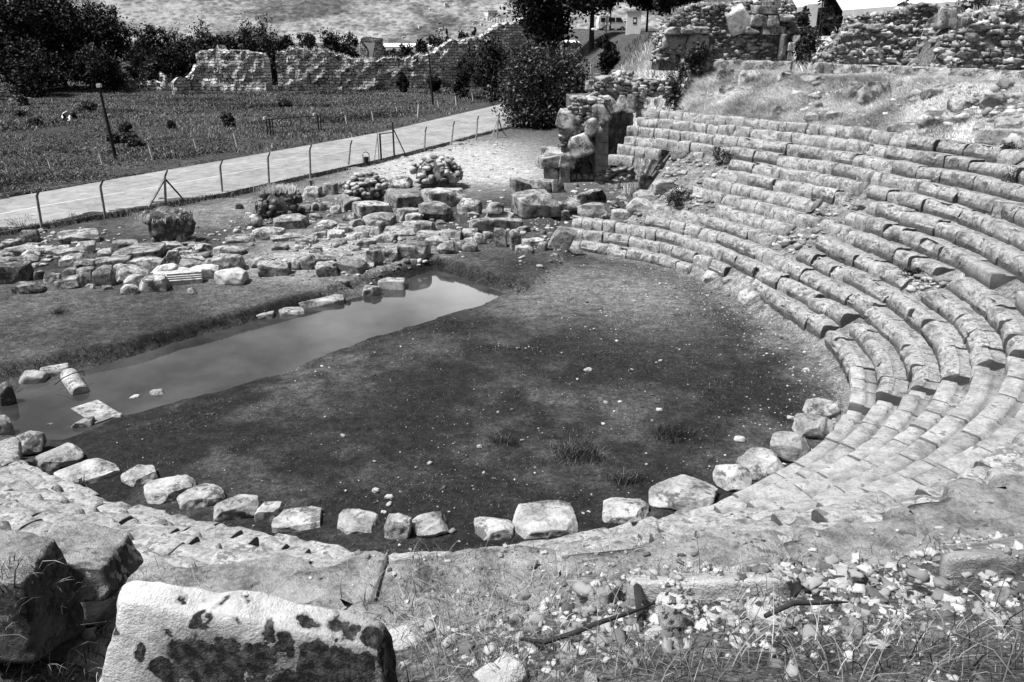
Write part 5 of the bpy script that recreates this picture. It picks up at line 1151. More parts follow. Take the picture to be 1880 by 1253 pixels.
tree_px('broadleaf_tree', 'tall dark tree second from the top left corner', 110, 158, -30, 150, 2, n=15000, s=.55, low=.02, lobes=9)
tree_px('broadleaf_tree', 'dark round-topped tree at the right end of the top left group', 196, 160, 2, 108, 3, n=12000, s=.5, low=.05, lobes=8)
tree_px('broadleaf_tree', 'low dark tree under the top left group', 60, 140, 92, 120, 4, n=7000, s=.45, low=.0)
tree_px('broadleaf_tree', 'low dark tree left of the round shrub', 175, 150, 95, 110, 5, n=7000, s=.45, low=.0)
TL = [(258, 55, 70, 'first tree of the dark treeline, right of the tall left group'), (292, 50, 62, 'domed tree of the treeline above the upright broken pier'), (338, 46, 76, 'tallest domed tree of the treeline left of the squat wall'), (378, 60, 56, 'lower tree of the treeline over the left edge of the squat wall'),
      (412, 60, 58, 'tree of the treeline over the middle of the squat wall'), (458, 47, 70, 'pointed taller tree over the right half of the squat wall'), (500, 62, 54, 'tree of the treeline above the dark wall gap'), (532, 68, 40, 'small tree of the treeline above the long wall'), (563, 58, 38, 'narrow tree of the treeline above the long wall'), (604, 58, 62, 'broad tree over the right end of the long wall'), (642, 60, 44, 'rounded dark tree left of the ruined gateway')]
for k, (x, yt, wd, lab) in enumerate(TL): tree_px('broadleaf_tree', lab, x, 205 + 7 * (k % 3), yt, wd * 1.25, 20 + k, n=4500, s=.55, low=.02)
tree_px('bush', 'dark bush in the gap between the two tall wall pieces', 499, 172, 104, 24, 47, n=1800, s=.35, low=0, cat='bush')
for k, (x, yt, wd, lab) in enumerate([(270, 92, 60, 'dark bush under the left treeline, behind the low wall'), (318, 90, 70, 'dark bush behind the ragged low wall end'), (357, 95, 50, 'dark bush beside the left corner of the squat wall')]): tree_px('bush', lab, x, 185, yt, wd * 1.2, 40 + k, n=3500, s=.5, low=0, cat='bush')
tree_px('round_shrub', 'round shrub at the foot of the dark treeline', 258, 160, 110, 56, 44, n=4000, s=.4, low=0, mat=M['weed'], cat='bush')
for k, (x, yt, wd, Y, lab) in enumerate([(773, 71, 30, 300, 'dark tree between the two greenhouses'), (810, 64, 44, 290, 'dark tree right of the short greenhouse'), (853, 53, 24, 280, 'small tree above the sloping wall'), (872, 57, 18, 285, 'round small tree next to the one above the sloping wall'), (822, 56, 8, 330, 'thin cypress behind the dark tree'), (715, 91, 40, 260, 'low hedge bush left behind the wall'), (745, 91, 44, 260, 'low hedge bush right behind the wall')]):
    tree_px('broadleaf_tree' if k < 4 else ('cypress' if k == 4 else 'bush'), lab, x, Y, yt, wd * 1.2, 50 + k, n=2200, s=.7, low=.02, cat='tree' if k < 5 else 'bush')
for k, (x, yt, wd, Y, lab) in enumerate([(908, 78, 92, 128, 'dark leaning tree in front of the sloping ancient wall'), (848, 112, 34, 132, 'small dark shrub on the foot of the sloping wall'), (972, 84, 36, 125, 'dark shrub against the high ruined tower'), (738, 134, 22, 150, 'narrow shrub at the foot of the middle wall'), (798, 142, 26, 148, 'shrub at the foot of the wall behind the thin pole'), (950, 112, 50, 112, 'dark shrub behind the big glossy bush')]):
    tree_px('broadleaf_tree' if k == 0 else 'shrub', lab, x, Y, yt, wd * 1.15, 60 + k, n=6000 if k == 0 else 2200, s=.4, low=.1 if k == 0 else 0, cat='tree' if k == 0 else 'shrub')
# big glossy bush by the road end
pb = atg(1000, 238); Hb = 1.0 * (238 - 108) / FPX * pb[1] / CP * .98; Rb = 82 / FPX * pb[1]
bush = empty('big_bush', (pb[0], pb[1] + Rb * .6, pb[2])); tag(bush, 'big rounded bush with glossy leaves where the road disappears', 'bush')
mb = MB(); rr_ = np.random.default_rng(5)
for k in range(7):
    a = rr_.uniform(0, 6.28); mb.tube([(0, 0, -.2), (.4 * cos(a), .4 * sin(a), Hb * .3), (Rb * .55 * cos(a), Rb * .55 * sin(a), Hb * .7)], [.14, .09, .03], 6)
mb.build('stem', M['bark'], bush)
crown([(0, 0, Hb * .50, Rb * .92, Rb * .85, Hb * .47), (-Rb * .3, -Rb * .2, Hb * .62, Rb * .6, Rb * .6, Hb * .36), (Rb * .33, -.1, Hb * .6, Rb * .6, Rb * .6, Hb * .37), (-Rb * .3, -Rb * .3, Hb * .26, Rb * .62, Rb * .62, Hb * .27), (Rb * .25, -Rb * .35, Hb * .28, Rb * .62, Rb * .55, Hb * .29)], 26000, .30, M['leafbush'], bush, 9)
# trees at the top right
tree_px('conifer_tree', 'dark spreading tree with a leaning trunk beside the high ruined tower', 1022, 108, -60, 130, 80, n=15000, s=.42, low=.33, lean=-.4, lobes=8)
tree_px('conifer_tree', 'tall dark tree with a straight bare trunk left of the concrete pole', 1085, 104, -70, 130, 81, n=13000, s=.42, low=.45, lobes=7, tr_r=.3)
tree_px('conifer_tree', 'dark tree behind the concrete pole', 1118, 118, -50, 52, 82, n=4500, s=.42, low=.45)
tree_px('broadleaf_tree', 'dark dense tree above the small white kiosk', 1185, 112, -60, 115, 83, n=16000, s=.42, low=.36, lobes=8)
tree_px('broadleaf_tree', 'dark dense tree behind the left masonry ruin', 1238, 100, -70, 100, 84, n=16000, s=.42, low=.3, lobes=8)
tree_px('small_conifer', 'small dark conifer leaning behind the concrete pole', 1118, 88, 64, 44, 85, n=2600, s=.35, low=0)
tree_px('broadleaf_tree', 'dark tree between the two white awnings', 1528, 62, -40, 62, 86, n=6000, s=.26, low=.2)
tree_px('shrub', 'dark shrub filling the doorway gap on the terrace', 1480, 47, 52, 52, 87, n=3500, s=.2, low=0, mat=M['weed'], cat='shrub')
tree_px('shrub', 'grey shrub hanging over the right edge of the masonry ruin', 1468, 50, 10, 30, 88, n=1500, s=.2, low=.3, mat=M['weed'], cat='shrub')
tree_px('broadleaf_tree', 'dark tree along the very top edge at the right', 1730, 60, -40, 150, 89, n=6500, s=.28, low=.3)
tree_px('broadleaf_tree', 'dark tree in the shade behind the wide awning, left', 1605, 72, 14, 110, 93, n=5000, s=.3, low=.0)
tree_px('broadleaf_tree', 'dark tree in the shade behind the wide awning, right', 1690, 72, 4, 120, 94, n=5000, s=.3, low=.0)
tree_px('broadleaf_tree', 'dark broad tree behind the shrub-filled gap on the terrace', 1512, 76, -30, 130, 95, n=7000, s=.3, low=.0)
tree_px('shrub', 'sprig of shrub before the white awning roof', 1648, 49, -8, 34, 90, n=700, s=.2, low=.5, mat=M['weed'], cat='shrub')
tree_px('shrub', 'dark scrubby bush before the podium of the left ruin', 1285, 45.5, 78, 60, 91, n=2600, s=.16, low=0, mat=M['weed'], cat='shrub')
tree_px('shrub', 'shrubby plant with pale tips at the left foot of the podium', 1247, 44.8, 90, 40, 92, n=1300, s=.16, low=0, mat=M['weed'], cat='shrub')
# ------------------------------------------------------------------ awnings, railing, kiosk, cars
def awning(lab, pxs, Y, ybot, ytop, depth, posts, mat='white'):
    a = aty(pxs[0], ybot[0], Y); b = aty(pxs[1], ybot[1], Y); root = empty('awning', a); tag(root, lab, 'awning')
    h = (ybot[0] - ytop) / FPX * Y; A = np.zeros(3); B = b - a
    V = [A, B, B + np.array([0, depth, h]), A + np.array([0, depth, h])]; V += [v + np.array([0, .02, -.08]) for v in V]
    V2 = [A + np.array([-.02, -.02, -.35]), B + np.array([.02, -.02, -.35]), B + np.array([.02, -.02, .0]), A + np.array([-.02, -.02, .0])]
    mb = MB(); mb.add(V, [(0, 1, 2, 3), (7, 6, 5, 4), (0, 4, 5, 1), (1, 5, 6, 2), (2, 6, 7, 3), (3, 7, 4, 0)]); mb.build('canopy', M[mat], root)
    mb = MB(); mb.add(V2 + [v + np.array([0, .015, 0]) for v in V2], [(0, 1, 2, 3), (7, 6, 5, 4), (0, 4, 5, 1), (1, 5, 6, 2), (2, 6, 7, 3), (3, 7, 4, 0)]); mb.build('valance', M[mat], root)
    for u in posts:
        q = A + B * u; g = gz1(a[0] + q[0], Y) - a[2]; mb = MB(); mb.tube([(q[0], q[1] + .1, g), (q[0], q[1] + .1, q[2])], .05, 6); mb.build('post', M['metal'], root)
        mb = MB(); mb.tube([(q[0], q[1] + depth * .9, g), (q[0], q[1] + depth * .9, q[2] + h * .9)], .05, 6); mb.build('post', M['metal'], root)
    return root
awning('wide white awning roof above the middle rubble ruin', (1548, 1790), 58, (19, 0), -45, 5, (0.02, .35, .7, 1))
awning('white pitched awning left of the dark tree at the top', (1464, 1512), 64, (14, 4), -30, 4, (0, 1))
mb = MB(); a = aty(1478, 50, 63); b = aty(1503, 8, 63); mb.box(((a[0] + b[0]) / 2, 63, (a[2] + b[2]) / 2), (b[0] - a[0], .03, b[2] - a[2])); tag(mb.build('hanging_sheet', M['white']), 'white sheet hanging below the left awning beside the shrub', 'sheet')
mb = MB(); a = aty(1567, 45, 57.5); b = aty(1574, 24, 57.5); mb.box(((a[0] + b[0]) / 2, 57.5, (a[2] + b[2]) / 2), (b[0] - a[0], .3, b[2] - a[2])); tag(mb.build('white_pillar', M['white']), 'narrow white pillar in the shade under the wide awning', 'pillar')
rl = empty('railing', aty(1508, 60, 56)); tag(rl, 'dark metal railing between the shrub and the wide awning', 'railing')
L = aty(1575, 60, 56)[0] - rl.location[0]
for k in range(4): mb = MB(); mb.tube([(L * k / 3, 0, -.6), (L * k / 3, 0, 1.0)], .035, 5); mb.build('post', M['metal'], rl)
for z in (.98, .5): mb = MB(); mb.tube([(0, 0, z), (L, 0, z)], .025, 5); mb.build('rail', M['metal'], rl)
def chair(px_, py_, Y, lab):
    p = aty(px_, py_, Y); root = empty('white_chair', p); tag(root, lab, 'chair')
    mb = MB(); mb.box((0, 0, .42), (.42, .42, .04)); mb.build('seat', M['white'], root); mb = MB(); mb.box((0, .2, .68), (.42, .04, .48)); mb.build('backrest', M['white'], root)
    for sx in (-.18, .18):
        for sy in (-.18, .18): mb = MB(); mb.tube([(sx, sy, 0), (sx, sy, .42)], .02, 5); mb.build('leg', M['white'], root)
chair(1554, 58, 50, 'white chair beside the railing, lower one'); chair(1572, 50, 52, 'white chair under the wide awning, upper one')
# kiosk
pk = base_px(1160, 98); ks = 98 / FPX; kr = empty('kiosk', pk, -.1); tag(kr, 'small white box kiosk with one dark window under the trees', 'kiosk')
mb = MB(); mb.box((0, 0, 1.15), (24 * ks, 1.6, 2.5)); mb.build('wall', M['white'], kr); mb = MB(); mb.box((0, 0, 2.46), (26 * ks, 1.8, .12)); mb.build('roof', M['concrete'], kr)
mb = MB(); mb.box((.12, -.81, 1.5), (.42, .04, .7)); mb.build('window', M['glass'], kr); mb = MB(); mb.box((.12, -.825, 1.5), (.28, .03, .34)); mb.build('notice', M['white'], kr)
sh = base_px(1046, 116); sr = empty('shed', sh); tag(sr, 'low pale shed half hidden behind the leaning trunk', 'shed')
mb = MB(); mb.box((0, 0, .9), (2.4, 2, 1.8)); mb.build('wall', M['boulder'], sr); mb = MB(); mb.box((0, 0, 1.95), (2.6, 2.3, .3), 0, .6); mb.build('roof', M['white'], sr)
# vehicles
def wheel(root, x, y, R_=.33):
    mb = MB(); mb.tube([(x, y - .1, R_), (x, y + .1, R_)], R_, 16); o = mb.build('wheel', M['tyre'], root)
    mb = MB(); mb.tube([(x, y - .112, R_), (x, y - .102, R_)], R_ * .55, 12); mb.build('rim', M['concrete'], o)
def extr(root, name, prof, y0, y1, mat, inset=.12):
    mb = MB(); zt = max(q[1] for q in prof); m_ = len(prof)
    V = [(x, y0 + inset * (z / zt) ** 2, z) for x, z in prof] + [(x, y1 - inset * (z / zt) ** 2, z) for x, z in prof]
    mb.add(V, [(k, (k + 1) % m_, m_ + (k + 1) % m_, m_ + k) for k in range(m_)] + [tuple(range(m_))[::-1], tuple(range(m_, 2 * m_))]); return mb.build(name, M[mat], root)
pv = base_px(1121, 128); van = empty('white_van', pv, .15); tag(van, 'white van parked behind the concrete pole', 'van')
extr(van, 'body', [(-2.2, .35), (2.0, .35), (2.2, .6), (2.15, 1.05), (1.75, 1.2), (1.1, 2.0), (-2.1, 2.05), (-2.25, 1.2)], -.85, .85, 'white')
for x0, x1 in ((-1.9, -.9), (-.75, .25), (.4, 1.25)):
    mb = MB(); V = [(x0, -.83, 1.25), (x1 + (.25 if x1 > 1 else 0), -.83, 1.25), (x1 - (.1 if x1 > 1 else 0), -.76, 1.85), (x0, -.76, 1.85)]; mb.add(V + [(a_, b_ + .03, c_) for a_, b_, c_ in V], [(0, 1, 2, 3), (0, 4, 5, 1), (1, 5, 6, 2), (2, 6, 7, 3), (3, 7, 4, 0)]); mb.build('window', M['glass'], van)
for x in (-1.4, 1.4):
    for y in (-.8, .8): wheel(van, x, y)
pc = base_px(1140, 131); car = empty('dark_car', pc, .6); tag(car, 'dark car parked right of the white van', 'car')
extr(car, 'body', [(-2.0, .3), (2.0, .3), (2.1, .55), (2.0, .8), (1.0, .9), (.4, 1.38), (-1.0, 1.42), (-1.7, .95), (-2.1, .85)], -.8, .8, 'metal')
mb = MB(); mb.box((-.3, -.8, 1.12), (1.2, .05, .35), 0, .8); mb.build('window', M['glass'], car)
for x in (-1.3, 1.3):
    for y in (-.75, .75): wheel(car, x, y, .31)
# cow lying in the meadow: one skinned body, white patches
def skin_body(name, pts, edges, rad, mat, root):
    me = bpy.data.meshes.new(name); me.from_pydata(pts, edges, []); o = obj(name, me, root)
    me.materials.append(mat); m = o.modifiers.new('skin', 'SKIN')
    for i, q in enumerate(rad): me.skin_vertices[0].data[i].radius = q
    me.skin_vertices[0].data[0].use_root = True; m.use_smooth_shade = True; s_ = o.modifiers.new('sub', 'SUBSURF'); s_.levels = 2; s_.render_levels = 2
    return o
t = NT('black_and_white_hide'); ve = t.tc.outputs['Object']; f = t.noise(1.5, 1, ve); t.color(t.mix(t.ramp(f, .50, .53), .015, .75)); M['hide'] = t.m
pc = at(130, 226, 0); cow = empty('cow', (pc[0], pc[1], gz1(pc[0], pc[1]) + .05), -.5); cow.scale = (1, 1, 1); cow.location[2] += .25; tag(cow, 'black and white cow lying in the dark meadow at the left', 'cow')
pts = [(0, 0, .62), (-.55, 0, .68), (-.85, 0, .60), (.5, 0, .62), (.8, 0, .70), (1.1, -.05, .98), (1.4, -.08, .95), (1.62, -.1, .82), (.55, -.38, .35), (.75, -.5, .12), (.35, -.55, .08), (.55, .38, .35), (.8, .5, .12), (.45, .55, .08), (-.6, -.45, .4), (-.2, -.6, .2), (-.6, -.68, .08), (-.6, .45, .4), (-.2, .6, .2), (-.6, .68, .08), (-1.02, .05, .5), (-1.1, .1, .2)]
ed = [(0, 1), (1, 2), (0, 3), (3, 4), (4, 5), (5, 6), (6, 7), (3, 8), (8, 9), (9, 10), (3, 11), (11, 12), (12, 13), (1, 14), (14, 15), (15, 16), (1, 17), (17, 18), (18, 19), (2, 20), (20, 21)]
rad = [(.42, .42), (.40, .40), (.28, .28), (.36, .38), (.26, .28), (.17, .19), (.14, .15), (.09, .09), (.14, .14), (.08, .08), (.06, .06), (.14, .14), (.08, .08), (.06, .06), (.17, .17), (.10, .10), (.06, .06), (.17, .17), (.10, .10), (.06, .06), (.04, .04), (.03, .03)]
skin_body('body', pts, ed, rad, M['hide'], cow)
for s_ in (-1, 1):
    mb = MB(); mb.tube([(1.27, -.06 + s_ * .12, 1.05), (1.22, -.06 + s_ * .28, 1.08)], [.07, .02], 6); mb.build('ear', M['metal'], cow); mb = MB(); mb.tube([(1.3, -.06 + s_ * .08, 1.1), (1.34, -.06 + s_ * .17, 1.26)], [.03, .008], 6); mb.build('horn', M['concrete'], cow)
# ------------------------------------------------------------------ fences, poles, gates
def square_tube(mb, pts, w0, w1):
    mb.tube(pts, [w0] + [w1] * (len(pts) - 1), 4)
post_me = {}
def fence_post(label, base, top, mat, tip, grp=None, wd=.075, z0=0., brace=None):
    p = at(base[0], base[1], z0); p[2] = min(p[2], gz1(p[0], p[1]) + .05) - .1
    q = aty(top[0], top[1], p[1] + .05); root = empty('fence_post', p); tag(root, label, 'fence post', grp)
    v = q - p; L = np.linalg.norm(v); k = v * (1 - .34 / L)
    mb = MB(); mb.tube([(0, 0, 0), tuple(k)], wd, 4); mb.build('shaft', M[mat], root)
    mb = MB(); e = k + np.array([tip[0], tip[1], .3]); mb.tube([tuple(k - v * .02), tuple(e)], [wd * .95, wd * .75], 4); mb.build('angled_tip', M[mat if tip[2] else 'darkpost'], root)  # near-side tips painted dark for their shaded undersides
    for b in brace or []:
        w_ = at(b[0], b[1], z0) - p; w_[2] = gz1(*(at(b[0], b[1], z0)[:2])) - p[2]; mb = MB(); mb.tube([tuple(w_), tuple(k * .93)], wd * .9, 4); mb.build('brace', M[mat if b[2] else 'darkpost'], root)
    return root, p, p + k, p + e
RT = (.10, .26, 0)
NP = [((-60, 452), (-76, 362), 'concrete fence post just past the left edge by the road', None), ((78, 425), (65, 346), 'leftmost concrete fence post in view on the near side of the road', None), ((194, 404), (182, 330), 'second concrete fence post from the left on the near roadside', None),
      ((304, 381), (302, 313), 'braced three-legged fence post behind the grassy-topped pier', [(274, 383, 1), (336, 369, 0)]), ((408, 355), (403, 295), 'concrete fence post right of the three-legged one', None), ((494, 343), (491, 280), 'concrete fence post nearest the small sign, to its left', None), ((570, 330), (568, 266), 'concrete fence post right behind the small sign', None),
      ((639, 305), (644, 258), 'concrete fence post left of the litter bin', None), ((779, 278), (781, 233), 'first concrete fence post right of the dark footgate', None), ((828, 267), (833, 223), 'second concrete fence post right of the dark footgate', None), ((874, 258), (877, 213), 'third concrete fence post right of the dark footgate', None),
      ((912, 254), (916, 207), 'braced fence post at the end of the fence near the big bush', [(901, 257, 1), (921, 240, 0)]), ((946, 237), (947, 205), 'fence post half hidden by the big bush', None)]
tops = []
for b, t_, lab, br_ in NP:
    r_, p, k, e = fence_post(lab, b, t_, 'concrete', RT, brace=br_); tops.append((p, k, e))
for i0_, i1_, lab in ((0, 7, 'thin barbed wires strung along the roadside posts left of the footgate'), (8, len(tops) - 1, 'thin barbed wires strung along the roadside posts right of the footgate')):
    root = empty('wire_fence', tops[i0_][0]); tag(root, lab, 'wire'); o0 = tops[i0_][0]
    for u in (.25, .5, .75, .97, 2):
        mb = MB(); pts_ = []
        for i in range(i0_, i1_ + 1):
            q = tops[i][2] if u == 2 else tops[i][0] + (tops[i][1] - tops[i][0]) * u
            if pts_: pts_.append((pts_[-1] + q - o0) / 2 - np.array([0, 0, .04]))
            pts_.append(q - o0)
        mb.tube(pts_, .006, 3); mb.build('wire', M['concrete'], root)
FP = [((17, 322), (8, 296), 'leftmost pale post across the road', None), ((94, 311), (86, 283), 'pale post across the road left of the leaning dark pole', None), ((189, 303), (179, 270), 'pale post across the road just left of the leaning pole foot', None), ((281, 292), (270, 256), 'pale post across the road right of the leaning pole', None),
      ((362, 276), (353, 245), 'pale post across the road, fifth from the left', None), ((436, 270), (427, 235), 'pale post across the road left of the barred gate', None), ((637, 228), (633, 205), 'first pale post across the road right of the barred gate', None), ((686, 222), (681, 198), 'second pale post across the road right of the barred gate', None), ((730, 210), (727, 190), 'third pale post across the road right of the barred gate', None),
      ((767, 216), (769, 185), 'braced pale post across the road near the thin pole', [(778, 214, 1)]), ((806, 200), (802, 178), 'pale post across the road just right of the thin pole', None), ((838, 195), (836, 171), 'second pale post right of the thin pole', None), ((869, 186), (866, 164), 'third pale post right of the thin pole', None), ((900, 181), (897, 159), 'last pale post across the road before the big bush', None)]
M['palepost'] = flat_mat('pale_post_concrete', .55, .9, 5, .3, .3)
for b, t_, lab, br_ in FP: fence_post(lab, b, t_, 'palepost', (-.16, -.12, 1), brace=br_, wd=.09)
for x, y0, y1, lab in ((1084, 134, 117, 'pale bent post in the grass right of the big bush'), (1101, 124, 112, 'pale bent post left of the concrete pole'), (1117, 120, 108, 'pale bent post right of the concrete pole'), (1127, 116, 103, 'farthest pale bent post right of the concrete pole')):
    p = atg(x, y0); root = empty('fence_post', p); tag(root, lab, 'fence post'); h = max(1.2, (y0 - y1) / FPX * p[1]); mb = MB(); mb.tube([(0, 0, -.2), (.02, 0, h * .8)], .06, 4); mb.build('shaft', M['palepost'], root); mb = MB(); mb.tube([(.02, 0, h * .78), (-.18, 0, h)], .05, 4); mb.build('angled_tip', M['palepost'], root)
def pole(name, label, base, top, mat, r0, z0=0., Y=None):
    p = at(base[0], base[1], z0) if Y is None else base_px(base[0], Y); p[2] -= .1; q = aty(top[0], top[1], p[1]); root = empty(name, p); tag(root, label, 'pole')
    mb = MB(); mb.tube([(0, 0, -.2), tuple(q - p)], [r0, r0 * .6], 8); mb.build('shaft', M[mat], root); return root, p, q
r1_, p1, q1 = pole('utility_pole', 'dark wooden pole leaning left in the meadow across the road', (213, 292), (182, 160), 'darkpost', .16)
mb = MB(); mb.box(tuple(q1 - p1 + np.array([0, 0, .1])), (.3, .3, .25)); mb.build('cap', M['palepost'], r1_)
r2_, p2, q2 = pole('utility_pole', 'thin dark upright pole before the ancient wall', (795, 193), (787, 96), 'darkpost', .17)
r3_, p3, q3 = pole('street_lamp', 'grey concrete pole with two crossarms and a lamp arm near the parked van', (1109, 120), (1114, 28), 'concrete', .17, Y=92)
h3 = q3[2] - p3[2]
for z, L in ((h3 - .15, .55), (h3 - 1.0, .55)): mb = MB(); mb.box((.05, -.15, z), (1.1, .1, .1)); mb.build('crossarm', M['concrete'], r3_)
for sx in (-.4, 0, .4):
    for z in (h3, h3 - .85): mb = MB(); mb.tube([(.05 + sx, -.15, z - .1), (.05 + sx, -.15, z + .1)], [.05, .03], 6); mb.build('insulator', M['white'], r3_)
mb = MB(); mb.tube([(.1, -.1, h3 - 1.95), (-.5, -.1, h3 - 1.9), (-1.0, -.1, h3 - 1.5)], .04, 6); mb.build('lamp_arm', M['concrete'], r3_)
mb = MB(); mb.tube([(-.9, -.1, h3 - 1.55), (-1.3, -.1, h3 - 1.42), (-1.5, -.1, h3 - 1.42)], [.08, .14, .06], 8); mb.build('lamp_head', M['white'], r3_)
# barred gate across the road
a = at(492, 249, 0); b = at(590, 240, 0); a[2] = gz1(a[0], a[1]); d = b - a; L = np.hypot(d[0], d[1]); g = empty('barred_gate', a, atan2(d[1], d[0])); tag(g, 'long dark metal field gate across the road', 'gate'); hg = 1.7
for u in (0, .05, .10, .95, 1.0): mb = MB(); mb.tube([(L * u, 0, -.1), (L * u, 0, hg)], .06, 6); mb.build('post', M['metal'], g)
for z in (hg - .1,): mb = MB(); mb.tube([(0, 0, z), (L, 0, z)], .05, 6); mb.build('top_rail', M['metal'], g)
mb = MB(); mb.tube([(L * .10, 0, .25), (L * .95, 0, .25)], .035, 6); mb.build('bottom_rail', M['metal'], g)
for k in range(1, 5): mb = MB(); mb.tube([(L * (.1 + .17 * k), 0, .25), (L * (.1 + .17 * k), 0, hg - .1)], .03, 5); mb.build('bar', M['metal'], g)
for u in (-.015, .9): mb = MB(); mb.box((L * u, .1, hg + .05), (.25, .25, .25)); mb.build('post_cap', M['palepost'], g)
# footgate with braces
a = at(700, 294, 0); b = at(724, 290, 0); a[2] = gz1(a[0], a[1]); d = b - a; L = np.hypot(d[0], d[1]); g = empty('footgate', a, atan2(d[1], d[0])); tag(g, 'open dark metal footgate frame between braced posts at the roadside', 'gate')
hg = (294 - 237) / FPX * a[1] * 1.04
for x, h in ((0, hg * .80), (L, hg * 1.08)): mb = MB(); mb.box((x, 0, h / 2 - .05), (.10, .10, h + .1)); mb.build('gate_post', M['metal'], g)
mb = MB(); mb.box((L / 2, 0, hg * .78), (L - .1, .07, .07)); mb.build('crossbar', M['metal'], g); mb = MB(); mb.box((L / 2, 0, .08), (L - .1, .05, .05)); mb.build('sill_bar', M['metal'], g)
for x, xb, m_ in ((-.15, -.9, 'concrete'), (L + .15, L + 1.35, 'darkpost')):
    mb = MB(); mb.tube([(x, .1, -.1), (x, .1, hg * .98)], .05, 4); mb.build('fence_upright', M['concrete'], g); mb = MB(); mb.tube([(xb, -.1, -.05), (x, .05, hg * .85)], .055, 4); mb.build('brace', M[m_], g)
mb = MB(); mb.tube([(-.2, .1, hg * 1.0), (L, .1, hg * 1.1)], .02, 4); mb.build('top_wire', M['metal'], g)
# litter bin on a hoop
a = at(673, 303, 0); a[2] = gz1(a[0], a[1]); bn = empty('litter_bin', a); tag(bn, 'small dark litter bin hanging in a hoop frame left of the footgate', 'litter bin')
mb = MB(); mb.tube([(-.24, 0, -.1), (-.24, 0, .75)] + [(-.24 * cos(pi * k / 8), 0, .75 + .24 * sin(pi * k / 8)) for k in range(1, 8)] + [(.24, 0, .75), (.24, 0, -.1)], .03, 6); mb.build('hoop', M['metal'], bn)
mb = MB(); mb.tube([(0, 0, .12), (0, 0, .62)], [.17, .2], 12); mb.build('bin_body', M['darkpost'], bn)
# small sign
a = at(572, 356, 0); a[2] = gz1(a[0], a[1]); sg = empty('small_sign', a, -.15); tag(sg, 'small square pale sign board with a dark mark standing by the low back wall', 'sign')
mb = MB(); mb.tube([(0, .03, -.1), (0, .03, .85)], .025, 6); mb.build('stake', M['metal'], sg); mb = MB(); mb.box((0, 0, .62), (.56, .03, .60)); mb.build('board', M['boulder'], sg)
mb = MB(); mb.box((.02, -.019, .58), (.09, .008, .28)); mb.box((.02, -.019, .77), (.16, .008, .07)); mb.build('printed_mark', M['metal'], sg)
# ------------------------------------------------------------------ foreground: slabs of the ruined upper rows, fallen stones, pebbles
def fslab(box, label, seed, th=.26, up=.10, mat='front', style='slab', rz=0., tilt=(0, 0), rough=1.0, n=26, dfac=1.0, name='stone_slab', cat='stone slab'):
    x0, y0, x1, y1 = box; xc = (x0 + x1) / 2; a = atg(xc, y1); b = atg(xc, y0); d = np.hypot(*(b - a)[:2]) * dfac; lim = min(1.0, .42 * (x1 - x0) / FPX * np.linalg.norm(a - np.array([0, 0, HC])) + .2); b = a + (b - a) * min(1, lim / max(d, .01)); d = min(d, lim); c = (a + b) / 2
    dist = c[1] * CP - (c[2] - HC) * SP; w_ = (x1 - x0) / FPX * dist
    V, F = stone_verts(w_, max(.2, d), th, style, seed, n, rough)
    ang = math.atan2(c[0], c[1]); slope = math.atan2(b[2] - a[2], max(.05, np.hypot(*(b - a)[:2])))
    o = obj(name, mesh(name, V, F, M[mat], True), loc=(c[0], c[1], c[2] + up - th), rot=(tilt[0] - slope * .8 * -1, tilt[1], rz - ang * .8))
    return tag(o, label, cat)
# the lichen-spotted block nearest the camera
t = NT('lichen_block_stone'); v = t.objvec(); a = t.noise(3, 6, v, .7); b = t.noise(22, 6, v, .75); c = t.noise(90, 3, v, .7)
base = t.mix(t.ramp(t.math('ADD', t.math('MULTIPLY', a, .5), t.math('MULTIPLY', b, .5)), .36, .62), .34, .68)
sp = t.n('ShaderNodeSeparateXYZ'); t.l(t.tc.outputs['Object'], sp.inputs[0])
vo = t.n('ShaderNodeTexVoronoi'); vo.inputs['Scale'].default_value = 9; dn = t.n('ShaderNodeVectorMath', operation='MULTIPLY_ADD'); nn_ = t.n('ShaderNodeTexNoise'); nn_.inputs['Scale'].default_value = 14; t.l(v, nn_.inputs['Vector']); t.l(nn_.outputs['Color'], dn.inputs[0]); dn.inputs[1].default_value = (.12, .12, .12); t.l(v, dn.inputs[2]); t.l(dn.outputs[0], vo.inputs['Vector'])
lic = t.math('ADD', t.math('MULTIPLY', t.ramp(vo.outputs['Distance'], .15, .60), .45), t.math('MULTIPLY', t.noise(5, 5, v, .7), .7))
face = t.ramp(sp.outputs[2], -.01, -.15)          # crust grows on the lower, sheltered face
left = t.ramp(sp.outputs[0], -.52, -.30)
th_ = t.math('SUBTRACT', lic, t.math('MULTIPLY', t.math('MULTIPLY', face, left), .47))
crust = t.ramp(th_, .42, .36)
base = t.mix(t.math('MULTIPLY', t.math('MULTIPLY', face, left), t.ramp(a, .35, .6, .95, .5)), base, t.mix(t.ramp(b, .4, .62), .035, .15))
halo = t.ramp(th_, .50, .44); base = t.mix(t.math('MULTIPLY', halo, .55), base, t.mix(t.ramp(c, .4, .6), .08, .22))
base = t.mix(crust, base, t.mix(t.ramp(b, .45, .65), .012, .09))
t.color(base); t.bump(t.math('ADD', t.math('ADD', b, t.math('MULTIPLY', c, .6)), t.math('MULTIPLY', crust, .25)), .8, .03); M['lichen'] = t.m
